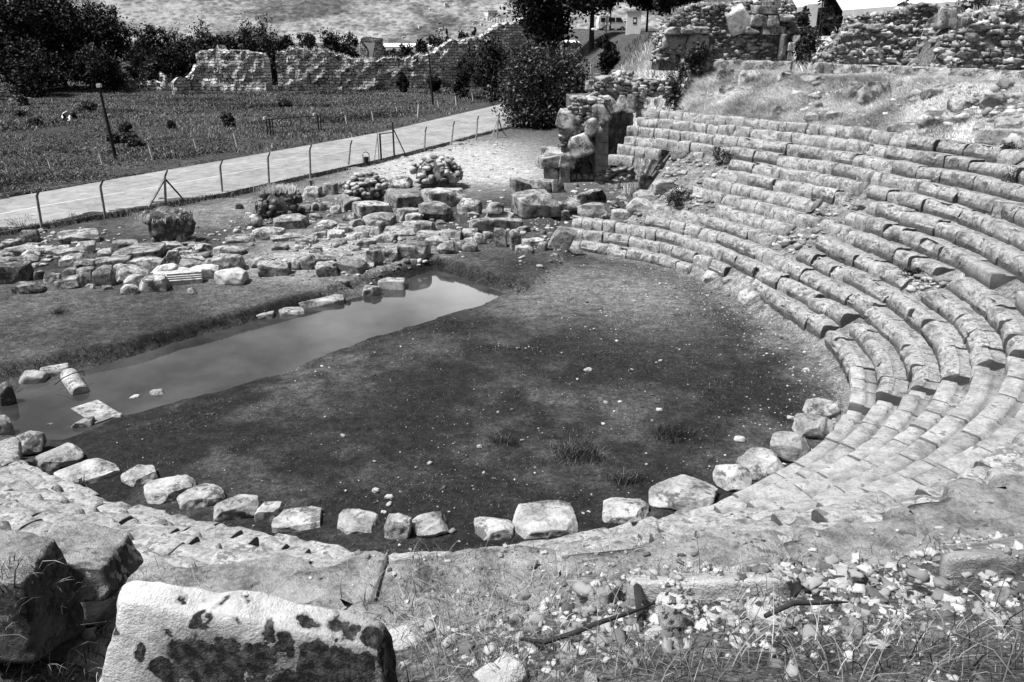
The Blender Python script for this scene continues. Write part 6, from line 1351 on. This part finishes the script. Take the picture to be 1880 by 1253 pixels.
def hexstone(corners, n, seed, am):
    """eight corners (bottom 4, top 4, counter-clockwise from front left) -> weathered stone"""
    V, F = cubegrid(n); e = 14; L = (np.abs(V) ** e).sum(1) ** (1 / e); V = V / L[:, None]; u, v_, w_ = [(V[:, k] + 1) / 2 for k in range(3)]; C = np.array(corners, float)
    lo = (C[0][None] * ((1 - u) * (1 - v_))[:, None] + C[1][None] * (u * (1 - v_))[:, None] + C[2][None] * (u * v_)[:, None] + C[3][None] * ((1 - u) * v_)[:, None])
    hi = (C[4][None] * ((1 - u) * (1 - v_))[:, None] + C[5][None] * (u * (1 - v_))[:, None] + C[6][None] * (u * v_)[:, None] + C[7][None] * ((1 - u) * v_)[:, None])
    P = lo * (1 - w_)[:, None] + hi * w_[:, None]; c = P.mean(0); D = (P - c) / np.linalg.norm(P - c, axis=1)[:, None]
    P = P + D * (fbm(P / .22 + seed, seed, 4) * am + vnoise(P / .05 + seed, 5) * am * .3)[:, None]; return P, F
p = aty(452, 1105, 2.75)
SX = 1.28
V, F = hexstone([(a_ * SX, b_, c_) for a_, b_, c_ in [(-.62, -.20, -.75), (.52, -.34, -.75), (.50, .10, -.75), (-.55, .14, -.75), (-.40, -.02, .02), (.45, -.16, -.10), (.47, .02, -.09), (-.45, .12, .06)]], 44, 3, .035)
o = obj('lichen_block', mesh('lichen_block', V, F, M['lichen'], True), loc=tuple(p))
tag(o, 'big block spotted with black lichen nearest the camera', 'stone block')
# black-faced rock at the left edge
def rock(px_, py_, Y, w_, d_, h_, style, seed, label, rot, mat='front', dz=0., n=30, rough=1.):
    p = aty(px_, py_, Y); V, F = stone_verts(w_, d_, h_, style, seed, n, rough); V[:, 2] -= h_
    return tag(obj('rock', mesh('rock', V, F, M[mat], True), loc=(p[0], p[1], p[2] + dz), rot=rot), label, 'rock')
def pixstone(name, C, n, seed, am, mat, label, cat='rock'):
    W_ = np.array([aty(*q) for q in C]); c = W_.mean(0); V, F = hexstone(W_ - c, n, seed, am); return tag(obj(name, mesh(name, V, F, M[mat], True), loc=tuple(c)), label, cat)
def shade_crusted(o, thr=.35):
    """lichen crust and painted shade on the right-hand and front faces"""
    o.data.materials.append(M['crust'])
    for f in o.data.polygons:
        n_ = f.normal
        if n_[0] * .8 - n_[1] * .55 > thr and n_[2] < .62: f.material_index = 1  # right-turned faces painted dark, shade and crust together
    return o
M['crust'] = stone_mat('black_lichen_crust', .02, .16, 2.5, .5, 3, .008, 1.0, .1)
shade_crusted(pixstone('rock', [(-150, 1230, 2.85), (70, 1220, 2.9), (170, 1150, 3.35), (-150, 1130, 3.8), (-150, 1058, 2.95), (46, 1068, 3.0), (102, 975, 3.45), (-150, 958, 3.75)], 36, 5, .03, 'front', 'rock with bright top and black shaded right face at the left edge'))
shade_crusted(pixstone('rock', [(40, 1120, 3.35), (200, 1105, 3.4), (275, 1030, 3.9), (90, 1030, 4.1), (60, 1035, 3.4), (188, 1040, 3.5), (240, 972, 3.95), (100, 948, 4.05)], 32, 6, .03, 'front', 'grey rock with a dark pointed right end behind the black-faced one'), .6)
def pixslab(name, Q, n, seed, am, mat, label, up=.15):
    """flat stone let into the soil: Q gives its four top corners on the ground, front left first"""
    T_ = [atg(*q) + np.array([0, 0, up]) for q in Q]; B_ = [q - np.array([0, 0, .4]) for q in T_]; W_ = np.array(B_ + T_); c = W_.mean(0)
    V, F = hexstone(W_ - c, n, seed, am); return tag(obj(name, mesh(name, V, F, M[mat], True), loc=tuple(c)), label, 'stone slab')
pixslab('flat_stone', [(838, 1125), (1130, 1122), (1160, 1052), (880, 1055)], 36, 7, .03, 'front', 'large rounded slab with a curved left edge at the bottom centre, foreground')
pixslab('flat_stone', [(1146, 1106), (1470, 1104), (1480, 1042), (1152, 1044)], 36, 8, .025, 'pale', 'pale flat slab with gravel on its right end, lower centre right')
pixslab('flat_stone', [(1240, 1040), (1700, 1020), (1690, 975), (1260, 992)], 36, 9, .03, 'front', 'long grey slab crossing the lower right foreground')
pixslab('flat_stone', [(1560, 968), (1840, 960), (1800, 908), (1590, 912)], 36, 10, .04, 'front', 'humped slab ringed by dark weeds at the lower right', .12)
pixslab('flat_stone', [(1720, 1062), (1960, 1050), (1940, 985), (1730, 1000)], 30, 11, .03, 'front', 'slab running out of the right edge of the foreground')
pixslab('flat_stone', [(310, 1085), (620, 1100), (560, 1022), (330, 1012)], 36, 12, .03, 'front', 'wide grey slab carrying a patch of gravel behind the lichen block')
for k, (x, y, wp, st, lab, mat) in enumerate([(748, 1165, 66, 'boulder', 'smooth pale stone lying right of the lichen block', 'pale'), (1300, 1058, 52, 'slab', 'dark flat stone lying on the stained pale slab', 'dark'), (1243, 1112, 74, 'rough', 'pointed pale stone below the stained slab', 'pale'), (1403, 1122, 72, 'rough', 'angular whitish stone right of the pointed one', 'pale'), (1240, 1142, 62, 'rough', 'grey flat stone under the pointed pale one', 'front'),
    (1740, 1018, 44, 'rough', 'white stone highest in the pebble field at the right', 'pale'), (1776, 1045, 44, 'rough', 'white angular stone in the pebble field at the right', 'pale'), (1356, 1168, 34, 'boulder', 'rounded pale stone beside the dark root', 'pale'), (1556, 1182, 30, 'boulder', 'small rounded stone in the straw at the bottom right', 'pale'), (1508, 1100, 40, 'rough', 'flat pale stone in the middle of the pebble field', 'pale'), (1590, 1072, 46, 'slab', 'broad flat stone in the pebble field', 'front'),
    (1670, 1092, 44, 'rough', 'light stone in the pebble field, lower right', 'pale'), (1840, 1098, 40, 'rough', 'flat stone near the right edge of the pebble field', 'front'), (925, 1238, 96, 'rough', 'pale stone cut by the bottom edge at the centre', 'pale'), (1086, 1245, 40, 'boulder', 'stone in the straw at the bottom edge, centre right', 'front'), (1045, 1098, 34, 'rough', 'small pale stone at the foot of the rounded slab', 'pale'), (178, 985, 34, 'rough', 'pale chip lying on the slanting slab at the left', 'pale'),
    (1490, 1062, 28, 'rough', 'chip of stone on the long grey slab', 'pale'), (1350, 960, 26, 'rough', 'upright chip on the steps right of centre', 'pale'), (545, 1060, 30, 'rough', 'largest stone of the gravel patch behind the lichen block', 'pale'), (1370, 930, 30, 'rough', 'stone lying on the lower right steps', 'boulder')]):
    p = atg(x, y + wp * .2); d = np.linalg.norm(p - np.array([0, 0, HC])); s_ = wp / FPX * d
    V, F = stone_verts(s_, s_ * .75, s_ * .5, st, 640 + k, 12); tag(obj('loose_stone', mesh('loose_stone', V, F, M[mat], True), loc=(p[0], p[1], p[2] + .04), rot=(rng.normal(0, .15), rng.normal(0, .15), rng.uniform(0, 6))), lab, 'stone')
# resting heights: everything loose is dropped onto what lies below it
bpy.context.view_layer.update(); DEP = bpy.context.evaluated_depsgraph_get()
def drop(x, y, z0=14.):
    ok, loc, nor, idx, ob, mtx = sc.ray_cast(DEP, (x, y, z0), (0, 0, -1)); return (loc[2] if ok else gz1(x, y)), (ob.name if ok else '')
for ob_ in [q for q in sc.objects if q.name.startswith('loose_stone') and 'orchestra' not in q['label']]:
    x, y = ob_.location[0], ob_.location[1]; ob_.hide_set(False)
    best = gz1(x, y)
    for s_ in sc.objects:
        pass
    ok, loc, nor, idx, o2, mtx = sc.ray_cast(DEP, (x, y, ob_.location[2] - .005), (0, 0, -1))
    if ok and not o2.name.startswith('loose_stone'): ob_.location[2] = loc[2] - .015
def pixmask(x, y, z, polys):
    """which ground points fall in the picture regions [(px, py, rx, ry, weight)]"""
    Z = z - HC; fw = y * CP - Z * SP; up = y * SP + Z * CP; u = 940 + FPX * x / fw; v_ = 626.5 - FPX * up / fw; m = np.zeros(len(x))
    for a, b, rx, ry, w_ in polys: m = np.maximum(m, w_ * np.exp(-(((u - a) / rx) ** 2 + ((v_ - b) / ry) ** 2) ** 1.5))
    return m
# pebble fields in the foreground
r = np.random.default_rng(31); N = 46000
X = r.uniform(-3.6, 5.2, N); Y = r.uniform(1.1, 6.5, N); Z = gz(X, Y)
PEB = [(1640, 1115, 330, 70, 1.), (1150, 1150, 340, 60, 1.), (490, 1062, 105, 26, 1.), (1030, 1038, 110, 20, .9), (1510, 945, 90, 28, .8), (1450, 1000, 420, 70, .08), (1700, 1180, 330, 60, .35), (300, 1180, 320, 90, .3), (1290, 985, 260, 45, .25), (960, 1170, 300, 60, .8), (820, 1010, 90, 40, .35)]
keep = r.random(N) < pixmask(X, Y, Z, PEB) * .95 * (.35 + .65 * (n2(X, Y, .35, 51) > -.15)); X, Y = X[keep], Y[keep]
P = []; S = []
for x, y in zip(X, Y):
    z, nm = drop(x, y)
    if nm.startswith(('lichen', 'rock')): continue
    if nm.startswith(('sunken_seat', 'flat_stone', 'seat_block')) and r.random() < (.85 if float(polar(np.array([x]), np.array([y]))[0][0]) < 18.9 else .25): continue
    s_ = min(.055, .010 * math.exp(abs(r.normal(0, .75)))) * 1.1; P.append((x, y, z)); S.append((s_ * r.uniform(.8, 1.6), s_ * r.uniform(.7, 1.1), s_ * r.uniform(.45, .8)))
V, F = scatter_mesh(np.array(P), np.array(S), 33, 3, .3, style_e=6, jit=.15, tilt=.4)
stuff(obj('foreground_gravel', mesh('foreground_gravel', V, F, M['pebble'])), 'pale broken pebbles strewn over the foreground slabs and soil', 'gravel')
# pebbles on the orchestra floor
N = 13000; a = r.uniform(-pi, pi, N); q = 10.8 * np.sqrt(r.uniform(0, 1, N)); X = CX + (q + harm(a)) * np.cos(a); Y = CY + (q + harm(a)) * np.sin(a)
dens = .06 + .9 * np.clip((np.hypot(X - CX, Y - CY) - harm(a) - 8.2) / 2.2, 0, 1) * (np.degrees(a) > -60) + .5 * np.exp(-((X - 4.2) ** 2 + (Y - 29) ** 2) / 9) + .25 * np.exp(-((X + .5) ** 2 + (Y - 14) ** 2) / 8)
k_ = (r.random(N) < dens * .75) & (poly_sd(X, Y, POOLW) > .6); X, Y = X[k_], Y[k_]; Z = gz(X, Y)
s_ = .022 * np.exp(np.abs(r.normal(0, .6, len(X)))); s_ = np.minimum(s_, .14)
V, F = scatter_mesh(np.stack([X, Y, Z], -1), np.stack([s_ * r.uniform(.8, 1.6, len(X)), s_, s_ * .65], -1), 35, 2, .2)
stuff(obj('orchestra_gravel', mesh('orchestra_gravel', V, F, M['pebble'])), 'small stones scattered over the dark orchestra floor, thicker along the seats', 'gravel')
# rubble among the stage ruins, in the gaps of the seating and on the slope
def rubble_stuff(name, label, spots, size, seed, mat='rubble'):
    rr = np.random.default_rng(seed); P = []; S = []
    for x, y, rx, ry, n in spots:
        for _ in range(n):
            a = rr.normal(x, rx), rr.normal(y, ry); p = atg_fast(*a)
            if p is None: continue
            s_ = size * math.exp(rr.normal(0, .5)); P.append(p); S.append((s_ * rr.uniform(.8, 1.7), s_ * rr.uniform(.7, 1.2), s_ * rr.uniform(.4, .8)))
    V, F = scatter_mesh(np.array(P), np.array(S), seed, 3, .3); return stuff(obj(name, mesh(name, V, F, M[mat])), label, 'rubble')
def atg_fast(px_, py_):
    d = ray(px_, py_); ok, loc, nor, idx, ob, mtx = sc.ray_cast(DEP, (0, 0, HC), tuple(d / np.linalg.norm(d)))
    return np.array(loc) if ok and ob.name in ('ground',) else None
rubble_stuff('ruin_rubble', 'small rubble lying between the fallen blocks of the stage building', [(100, 450, 60, 20, 160), (250, 500, 60, 12, 110), (560, 385, 50, 14, 170), (440, 425, 60, 16, 130), (640, 470, 80, 24, 160), (860, 420, 50, 20, 160), (760, 400, 40, 16, 90), (1010, 430, 40, 30, 190), (1080, 370, 30, 25, 120), (330, 470, 60, 16, 90), (900, 330, 60, 30, 60), (700, 310, 60, 8, 80), (850, 268, 60, 6, 90)], .11, 36)
rubble_stuff('slope_rubble', 'stones and rubble filling the broken stretches of seating', [(1230, 300, 45, 22, 220), (1150, 370, 40, 25, 190), (1280, 370, 18, 10, 70), (1440, 445, 25, 14, 90), (1500, 405, 16, 16, 60), (1690, 520, 30, 10, 70), (1320, 360, 14, 8, 50), (1560, 372, 12, 10, 30), (1860, 330, 20, 30, 50), (1840, 400, 30, 25, 50)], .12, 37)
rubble_stuff('hillside_rubble', 'low rubble showing through the dry grass slope', [(1500, 190, 160, 14, 30), (1740, 180, 90, 22, 120), (1820, 190, 60, 20, 130), (1640, 150, 60, 10, 100), (1150, 150, 40, 12, 90), (1440, 175, 60, 12, 90)], .15, 38)
# dark root and splinter
def on(px_, py_, up=.03): p = atg(px_, py_); return p + np.array([0, 0, up])
mb = MB(); mb.tube([on(955, 1186, .05), on(1000, 1196, .06), on(1050, 1186, .07), on(1105, 1166, .08), on(1160, 1148, .08), on(1200, 1130, .06)], [.006, .011, .012, .011, .009, .004], 7)
tag(mb.build('dry_root', M['darkpost'], sm=True), 'thin dark root lying across the pebbles at the bottom', 'root')
mb = MB(); mb.tube([on(1400, 1166, .1), on(1450, 1152, .12), on(1500, 1150, .11), on(1550, 1147, .1)], [.010, .011, .010, .003], 6)
tag(mb.build('dry_twig', M['darkpost'], sm=True), 'shorter dark twig to the right of the long root, in the straw', 'twig')
mb = MB(); mb.tube([on(1160, 1085, .18), on(1168, 1120, .12), on(1178, 1165, -.02)], [.012, .02, .01], 5); tag(mb.build('wood_splinter', M['darkpost']), 'dark upright splinter standing at the end of the stained pale slab', 'splinter')
mb = MB(); mb.tube([on(385, 1052, .05), on(412, 1038, .07), on(438, 1030, .06)], [.006, .008, .004], 6); tag(mb.build('twig', M['wood']), 'short twig lying beside the gravel patch on the grey slab', 'twig')
# ------------------------------------------------------------------ grasses and weeds
def grass_obj(name, label, X, Y, H, W, seed, mat, lean=.5, wind=None, onto=False, cat='grass', droop=.4):
    Z = gz(X, Y)
    if onto:
        z2 = np.array([drop(x, y)[0] for x, y in zip(X, Y)]); ok = np.abs(z2 - Z) < .6; X, Y, Z = X[ok], Y[ok], z2[ok]
        if not np.isscalar(H): H = H[ok]
    V, Q, T = blades(np.stack([X, Y, Z - .02], -1), H, W, seed, lean, wind, droop)
    return stuff(obj(name, mesh_qt(name, V, Q, T, M[mat])), label, cat)
r = np.random.default_rng(91)
# dry slope above the seats and bank above the passage
N = 230000; a = np.radians(r.uniform(8, 82, N)); q = r.uniform(17.6, 24.6, N); X = CX + (q) * np.cos(a); Y = CY + q * np.sin(a); qq, tt, nn_ = polar(X, Y)
k = (qq > 18.2) & (r.random(N) < np.clip(.45 + .9 * smooth(24, 55, np.degrees(a)) + .6 * n2(X, Y, 1.2, 61), .06, 1) * 1.2); X, Y = X[k], Y[k]
grass_obj('dry_slope_grass', 'pale dry grass covering the slope above the topmost seats', X, Y, (.12 + .34 * np.clip(.5 + n2(X, Y, 1.5, 62), 0, 1)) * (.45 + .55 * smooth(15, 50, np.degrees(np.arctan2(Y - CY, X - CX)))), .022, 1, 'drygrass', .55, (-.35, -.1))
N = 26000; X = r.uniform(3, 22, N); Y = r.uniform(42, 84, N); qq, tt, nn_ = polar(X, Y); de_ = poly_sd(X, Y, EDGE); k = (nn_ > 24.8) & (de_ < 1.) & (n2(X, Y, 2, 63) > -.35) & (de_ > -9); X, Y = X[k], Y[k]
grass_obj('bank_grass', 'tall dry grass on the bank beyond the passage', X, Y, .75, .05, 2, 'drygrass', .4, (-.2, 0))
N = 9000; X = r.uniform(2, 26, N); Y = r.uniform(44, 90, N); qq, tt, nn_ = polar(X, Y); de_ = poly_sd(X, Y, EDGE); k = (nn_ > 24.9) & (de_ < .5) & (n2(X, Y, 1.4, 64) > .05); X, Y = X[k], Y[k]
grass_obj('bank_weeds', 'dark weeds among the dry grass on the bank', X, Y, .8, .06, 3, 'weed', .5)
# meadow
N = 190000; Y = 48 + 150 * r.random(N) ** 1.6; X = -2 - r.random(N) * (Y * .72 + 4)
def road_d(X, Y):
    F_ = np.array([(p_[0], p_[1]) for p_ in Fr]); o = np.interp(Y, F_[:, 1], F_[:, 0]); return X - o
rd_ = road_d(X, Y); cl = n2(X, Y, 7, 65, 3)
k = (rd_ < -.5) & (X > -.80 * Y) & (Y < 168) & (cl > -2) ; X, Y, cl, rd_ = X[k], Y[k], cl[k], rd_[k]
H_ = (.14 + .9 * np.clip(cl + .05 + .5 * n2(X, Y, 14, 72, 2), 0, 1)) 
H_ = H_ * (1 - .6 * np.exp(-((rd_ + 2.5) / 3.) ** 2))
gp_ = (at(492, 249, 0) + at(590, 240, 0)) / 2; H_ = H_ * (1 - .75 * np.exp(-(((X - gp_[0]) / 4.5) ** 2 + ((Y - gp_[1] + 3) / 7) ** 2)))
gp_ = at(130, 232, 0); H_ = H_ * (1 - .7 * np.exp(-(((X - gp_[0]) / 2.5) ** 2 + ((Y - gp_[1] + 2) / 5) ** 2)))
grass_obj('meadow_grass', 'rank dark grass and reeds of the meadow across the road', X, Y, H_, .05 + .0009 * Y, 4, 'reed', .8)
N = 60000; Y = r.uniform(46, 140, N); X = -2 - r.random(N) * Y * .75; cl = n2(X, Y, 5, 66, 3); k = (road_d(X, Y) < -1) & (cl > .08); X, Y = X[k], Y[k]
grass_obj('meadow_dry_grass', 'paler seeding grass in streaks through the meadow', X, Y, .5, .08, 5, 'midgrass', .5)
# verge below the near fence
N = 16000; i_ = r.integers(0, 89, N); u = r.random(N); base_ = Nr[i_] * (1 - u[:, None]) + Nr[np.minimum(i_ + 1, 89)] * u[:, None]; dd = Nr[i_] - Fr[i_]; dd /= np.linalg.norm(dd, axis=1)[:, None]; off = r.uniform(.15, 1.9, N)
X = base_[:, 0] + dd[:, 0] * off; Y = base_[:, 1] + dd[:, 1] * off; k = (Y < 96) & (n2(X, Y, 1.2, 67) > -.25); X, Y = X[k], Y[k]
grass_obj('verge_grass', 'dark rough grass along the near road edge under the fence', X, Y, .30, .035, 6, 'turf', .5)
# pool margin
N = 5000; i_ = r.integers(1, 14, N); u = r.random(N); bb = np.array([at(x, y, .3)[:2] for x, y in BANK]); p_ = bb[i_] * (1 - u[:, None]) + bb[np.minimum(i_ + 1, 14)] * u[:, None]; X = p_[:, 0] + r.normal(0, .12, N); Y = p_[:, 1] + r.normal(-.12, .14, N); k = poly_sd(X, Y, POOLW) > .02; X, Y = X[k], Y[k]
grass_obj('pool_bank_grass', 'dark fringe of grass hanging over the steep pool bank', X, Y, .12, .016, 7, 'sedge', .7)
# turf of the orchestra and of the lawn before the ruins
N = 120000; a = r.uniform(-pi, pi, N); q = 10.6 * np.sqrt(r.uniform(0, 1, N)); X = CX + (q + harm(a)) * np.cos(a); Y = CY + (q + harm(a)) * np.sin(a)
k = (poly_sd(X, Y, POOLW) > .3) & (r.random(N) < np.clip(.42 - 1.1 * (n2(X, Y, 3.2, 33, 4) + .5 * n2(X, Y, .7, 34)), .06, 1)) & ~((X - 4.5) ** 2 + (Y - 29) ** 2 < 6 * (.4 + r.random(N))); X, Y = X[k], Y[k]
grass_obj('orchestra_turf', 'short dark turf covering the orchestra floor', X, Y, .06 + .09 * np.clip(n2(X, Y, .9, 69), 0, 1), .014, 8, 'turf', .8)
N = 30000; X = r.uniform(-20, -2, N); Y = r.uniform(20, 33, N); k = (poly_sd(X, Y, BANKW) < -.05) & (n2(X, Y, 1.1, 70) > -.1); X, Y = X[k], Y[k]
grass_obj('lawn_turf', 'thin dark turf on the strip between pool and fallen blocks', X, Y, .07, .014, 9, 'turf', .8)
for x, y, n, s_, lab in ((1062, 835, 900, .5, 'largest dark tussock on the orchestra floor'), (928, 815, 260, .3, 'small dark tussock left of the largest one'), (1150, 885, 260, .3, 'dark tussock close to the hollowed boulder'), (1235, 800, 320, .45, 'straggling tussock between the turf and the right boulders'), (110, 575, 160, .25, 'dark tuft on the strip of grass left of the pool')):
    p = atg(x, y); V, Q, T = blades(np.stack([r.normal(0, s_ * .6, n), r.normal(0, s_ * .45, n), np.full(n, -.01)], -1), .26, .012, int(x), .7); tag(obj('tussock', mesh_qt('tussock', V, Q, T, M['turf']), loc=p), lab, 'grass tuft')
# foreground straw
N = 260000; X = r.uniform(-3.2, 4.6, N); Y = r.uniform(.9, 5.6, N); Z = gz(X, Y)
GR = [(120, 1180, 230, 90, 1.), (900, 1200, 190, 60, .9), (1200, 1215, 420, 50, .8), (1650, 1210, 320, 55, .8), (790, 1130, 45, 60, .9), (420, 930, 170, 28, .5), (560, 985, 90, 20, .25), (1400, 1120, 500, 60, .2), (40, 1100, 90, 60, .6), (1650, 975, 90, 25, .3), (1780, 960, 80, 25, .3)]
k = r.random(N) < pixmask(X, Y, Z, GR) * .26; X, Y = X[k], Y[k]
grass_obj('foreground_straw', 'dry straw and bent grass stems in the foreground', X, Y, r.uniform(.04, .20, len(X)), .0042, 10, 'straw', .9, (.15, 0), True, droop=.7)
N = 60000; X = r.uniform(-3.2, 5.6, N); Y = r.uniform(.9, 8, N); Z = gz(X, Y)
GR = [(1620, 920, 75, 26, 1.), (1790, 925, 70, 34, .9), (1560, 955, 60, 20, .5), (1700, 1215, 300, 45, .5), (1330, 1205, 160, 40, .4), (700, 1230, 60, 30, .5), (150, 1230, 160, 40, .5), (940, 1030, 40, 10, .6), (380, 945, 90, 16, .5)]
k = r.random(N) < pixmask(X, Y, Z, GR) * .6; X, Y = X[k], Y[k]
grass_obj('foreground_weeds', 'dark low weeds among the foreground stones', X, Y, r.uniform(.06, .26, len(X)), .007, 11, 'weed', .6, None, True)
# scattered tufts and shrubs on the seating
def shrub(label, x, y, wpx, hpx, n, mat='weed', s=.07, seed=0, name='weed_shrub'):
    p = atg(x, y); d = np.linalg.norm(p - np.array([0, 0, HC])); R_ = wpx / 2 / FPX * d; H_ = hpx / FPX * d * .9; root = empty(name, p); tag(root, label, 'weed')
    mb = MB(); rr = np.random.default_rng(seed + 5)
    for i in range(9): a = rr.uniform(0, 6.28); mb.tube([(0, 0, -.05), (R_ * .4 * cos(a), R_ * .4 * sin(a), H_ * .5), (R_ * .8 * cos(a), R_ * .8 * sin(a), H_ * rr.uniform(.7, 1.1))], [.012, .008, .003], 4)
    mb.build('stem', M['bark'], root); crown([(0, 0, H_ * .5, R_, R_ * .8, H_ * .5)], n, s, M[mat], root, seed, 'leaves')
for i, (x, y, w_, h_, n, lab) in enumerate([(1242, 378, 46, 36, 900, 'dark fern-like shrub in the broken seats beside the leaning block'), (1322, 302, 38, 30, 600, 'dark spiky shrub under the broken eleventh row'), (1392, 508, 26, 20, 400, 'little dark shrub at the gap of the second row'), (1542, 590, 18, 16, 220, 'tiny dark plant at the chipped third row'), (1838, 292, 30, 30, 420, 'dark weed breaking the topmost row at the right'),
        (1672, 510, 40, 18, 420, 'weedy tuft in the stair gap of the sixth row'), (1650, 450, 40, 16, 300, 'grass tuft on the seventh row joint'), (1160, 232, 18, 22, 220, 'round weed in the shade of the passage mouth'), (1745, 690, 30, 14, 260, 'dark weed on the stair beside the seventh row'), (150, 912, 34, 38, 300, 'small dark upright weed on the near left seats'), (1255, 205, 40, 14, 240, 'tuft of weed on the first stones of the topmost row'),
        (690, 165, 26, 12, 200, 'low bush at the foot of the ancient wall'), (480, 412, 22, 60, 420, 'thin leafless bush standing before the cobbled pier'), (1860, 340, 40, 30, 350, 'dark weed at the right end of the upper rows'), (150, 405, 34, 14, 260, 'dark weed tuft on the road verge'), (40, 425, 50, 30, 200, 'thin straggling weed at the left verge'), (1190, 178, 60, 34, 600, 'dark shrubby weeds above the passage rubble'), (1232, 170, 60, 40, 600, 'dark upright weeds right above the first row end'), (1110, 175, 40, 26, 400, 'leafy weed on the rubble over the vault')]):
    shrub(lab, x, y, w_, h_, n, 'weed', .05 if n < 400 else .08, 700 + i)
# a few long arching straws close to the camera
r2 = np.random.default_rng(8); P = []
for x0, y0, n, sp in ((20, 1235, 60, 90), (860, 1225, 40, 60), (1000, 1235, 50, 90), (1500, 1240, 40, 200), (800, 1180, 26, 20), (1860, 1240, 14, 30)):
    for _ in range(n): p = atg(x0 + r2.normal(0, sp), min(1300, y0 + r2.normal(0, 25))); P.append(p)
V, Q, T = blades(np.array(P), .34, .0045, 12, .8, None, .8); stuff(obj('long_straw', mesh_qt('long_straw', V, Q, T, M['straw'])), 'long arching straws at the bottom edge', 'grass')

rr1 = np.random.default_rng(55)
for k in range(15):
    px_, py_ = rr1.uniform(-10, 700), rr1.uniform(178, 285)
    if py_ > 372 - .19 * px_ - 45 or (480 < px_ < 600 and py_ > 215): continue
    tree_px('meadow_bush', 'low dark bush growing in the rank meadow across the road', px_, at(px_, py_, 0)[1], py_ - rr1.uniform(9, 20), rr1.uniform(20, 46), 900 + k, n=1300, s=.3, low=0, mat=M['weed'], cat='bush', group='low bushes of the meadow', lobes=4)
N = 60000; a = np.radians(r.uniform(-62, 10, N)); q = r.uniform(19.6, 24.4, N); X = CX + q * np.cos(a); Y = CY + q * np.sin(a); qq, tt, nn_ = polar(X, Y)
k = (qq > 19.9) & (n2(X, Y, .9, 81) + .5 * n2(X, Y, .3, 82) > -.05); X, Y = X[k], Y[k]
grass_obj('terrace_grass', 'dry tufted grass on the terrace to the right of the viewpoint', X, Y, .10 + .16 * np.clip(n2(X, Y, .8, 83), 0, 1), .010, 14, 'straw', .7, (-.1, 0))
N = 5000; a = np.radians(r.uniform(-70, 10, N)); q = r.uniform(19.2, 24.4, N); X = CX + q * np.cos(a); Y = CY + q * np.sin(a); qq, tt, nn_ = polar(X, Y); k = (qq > 19.4) & (n2(X, Y, 1.1, 84) > -.1); X, Y = X[k], Y[k]
s_ = np.minimum(.09, .016 * np.exp(np.abs(r.normal(0, .7, len(X))))); V, F = scatter_mesh(np.stack([X, Y, gz(X, Y)], -1), np.stack([s_ * 1.3, s_, s_ * .6], -1), 85, 3, .3, style_e=6, jit=.15)
stuff(obj('terrace_gravel', mesh('terrace_gravel', V, F, M['pebble'])), 'broken stones strewn over the terrace at the right', 'gravel')
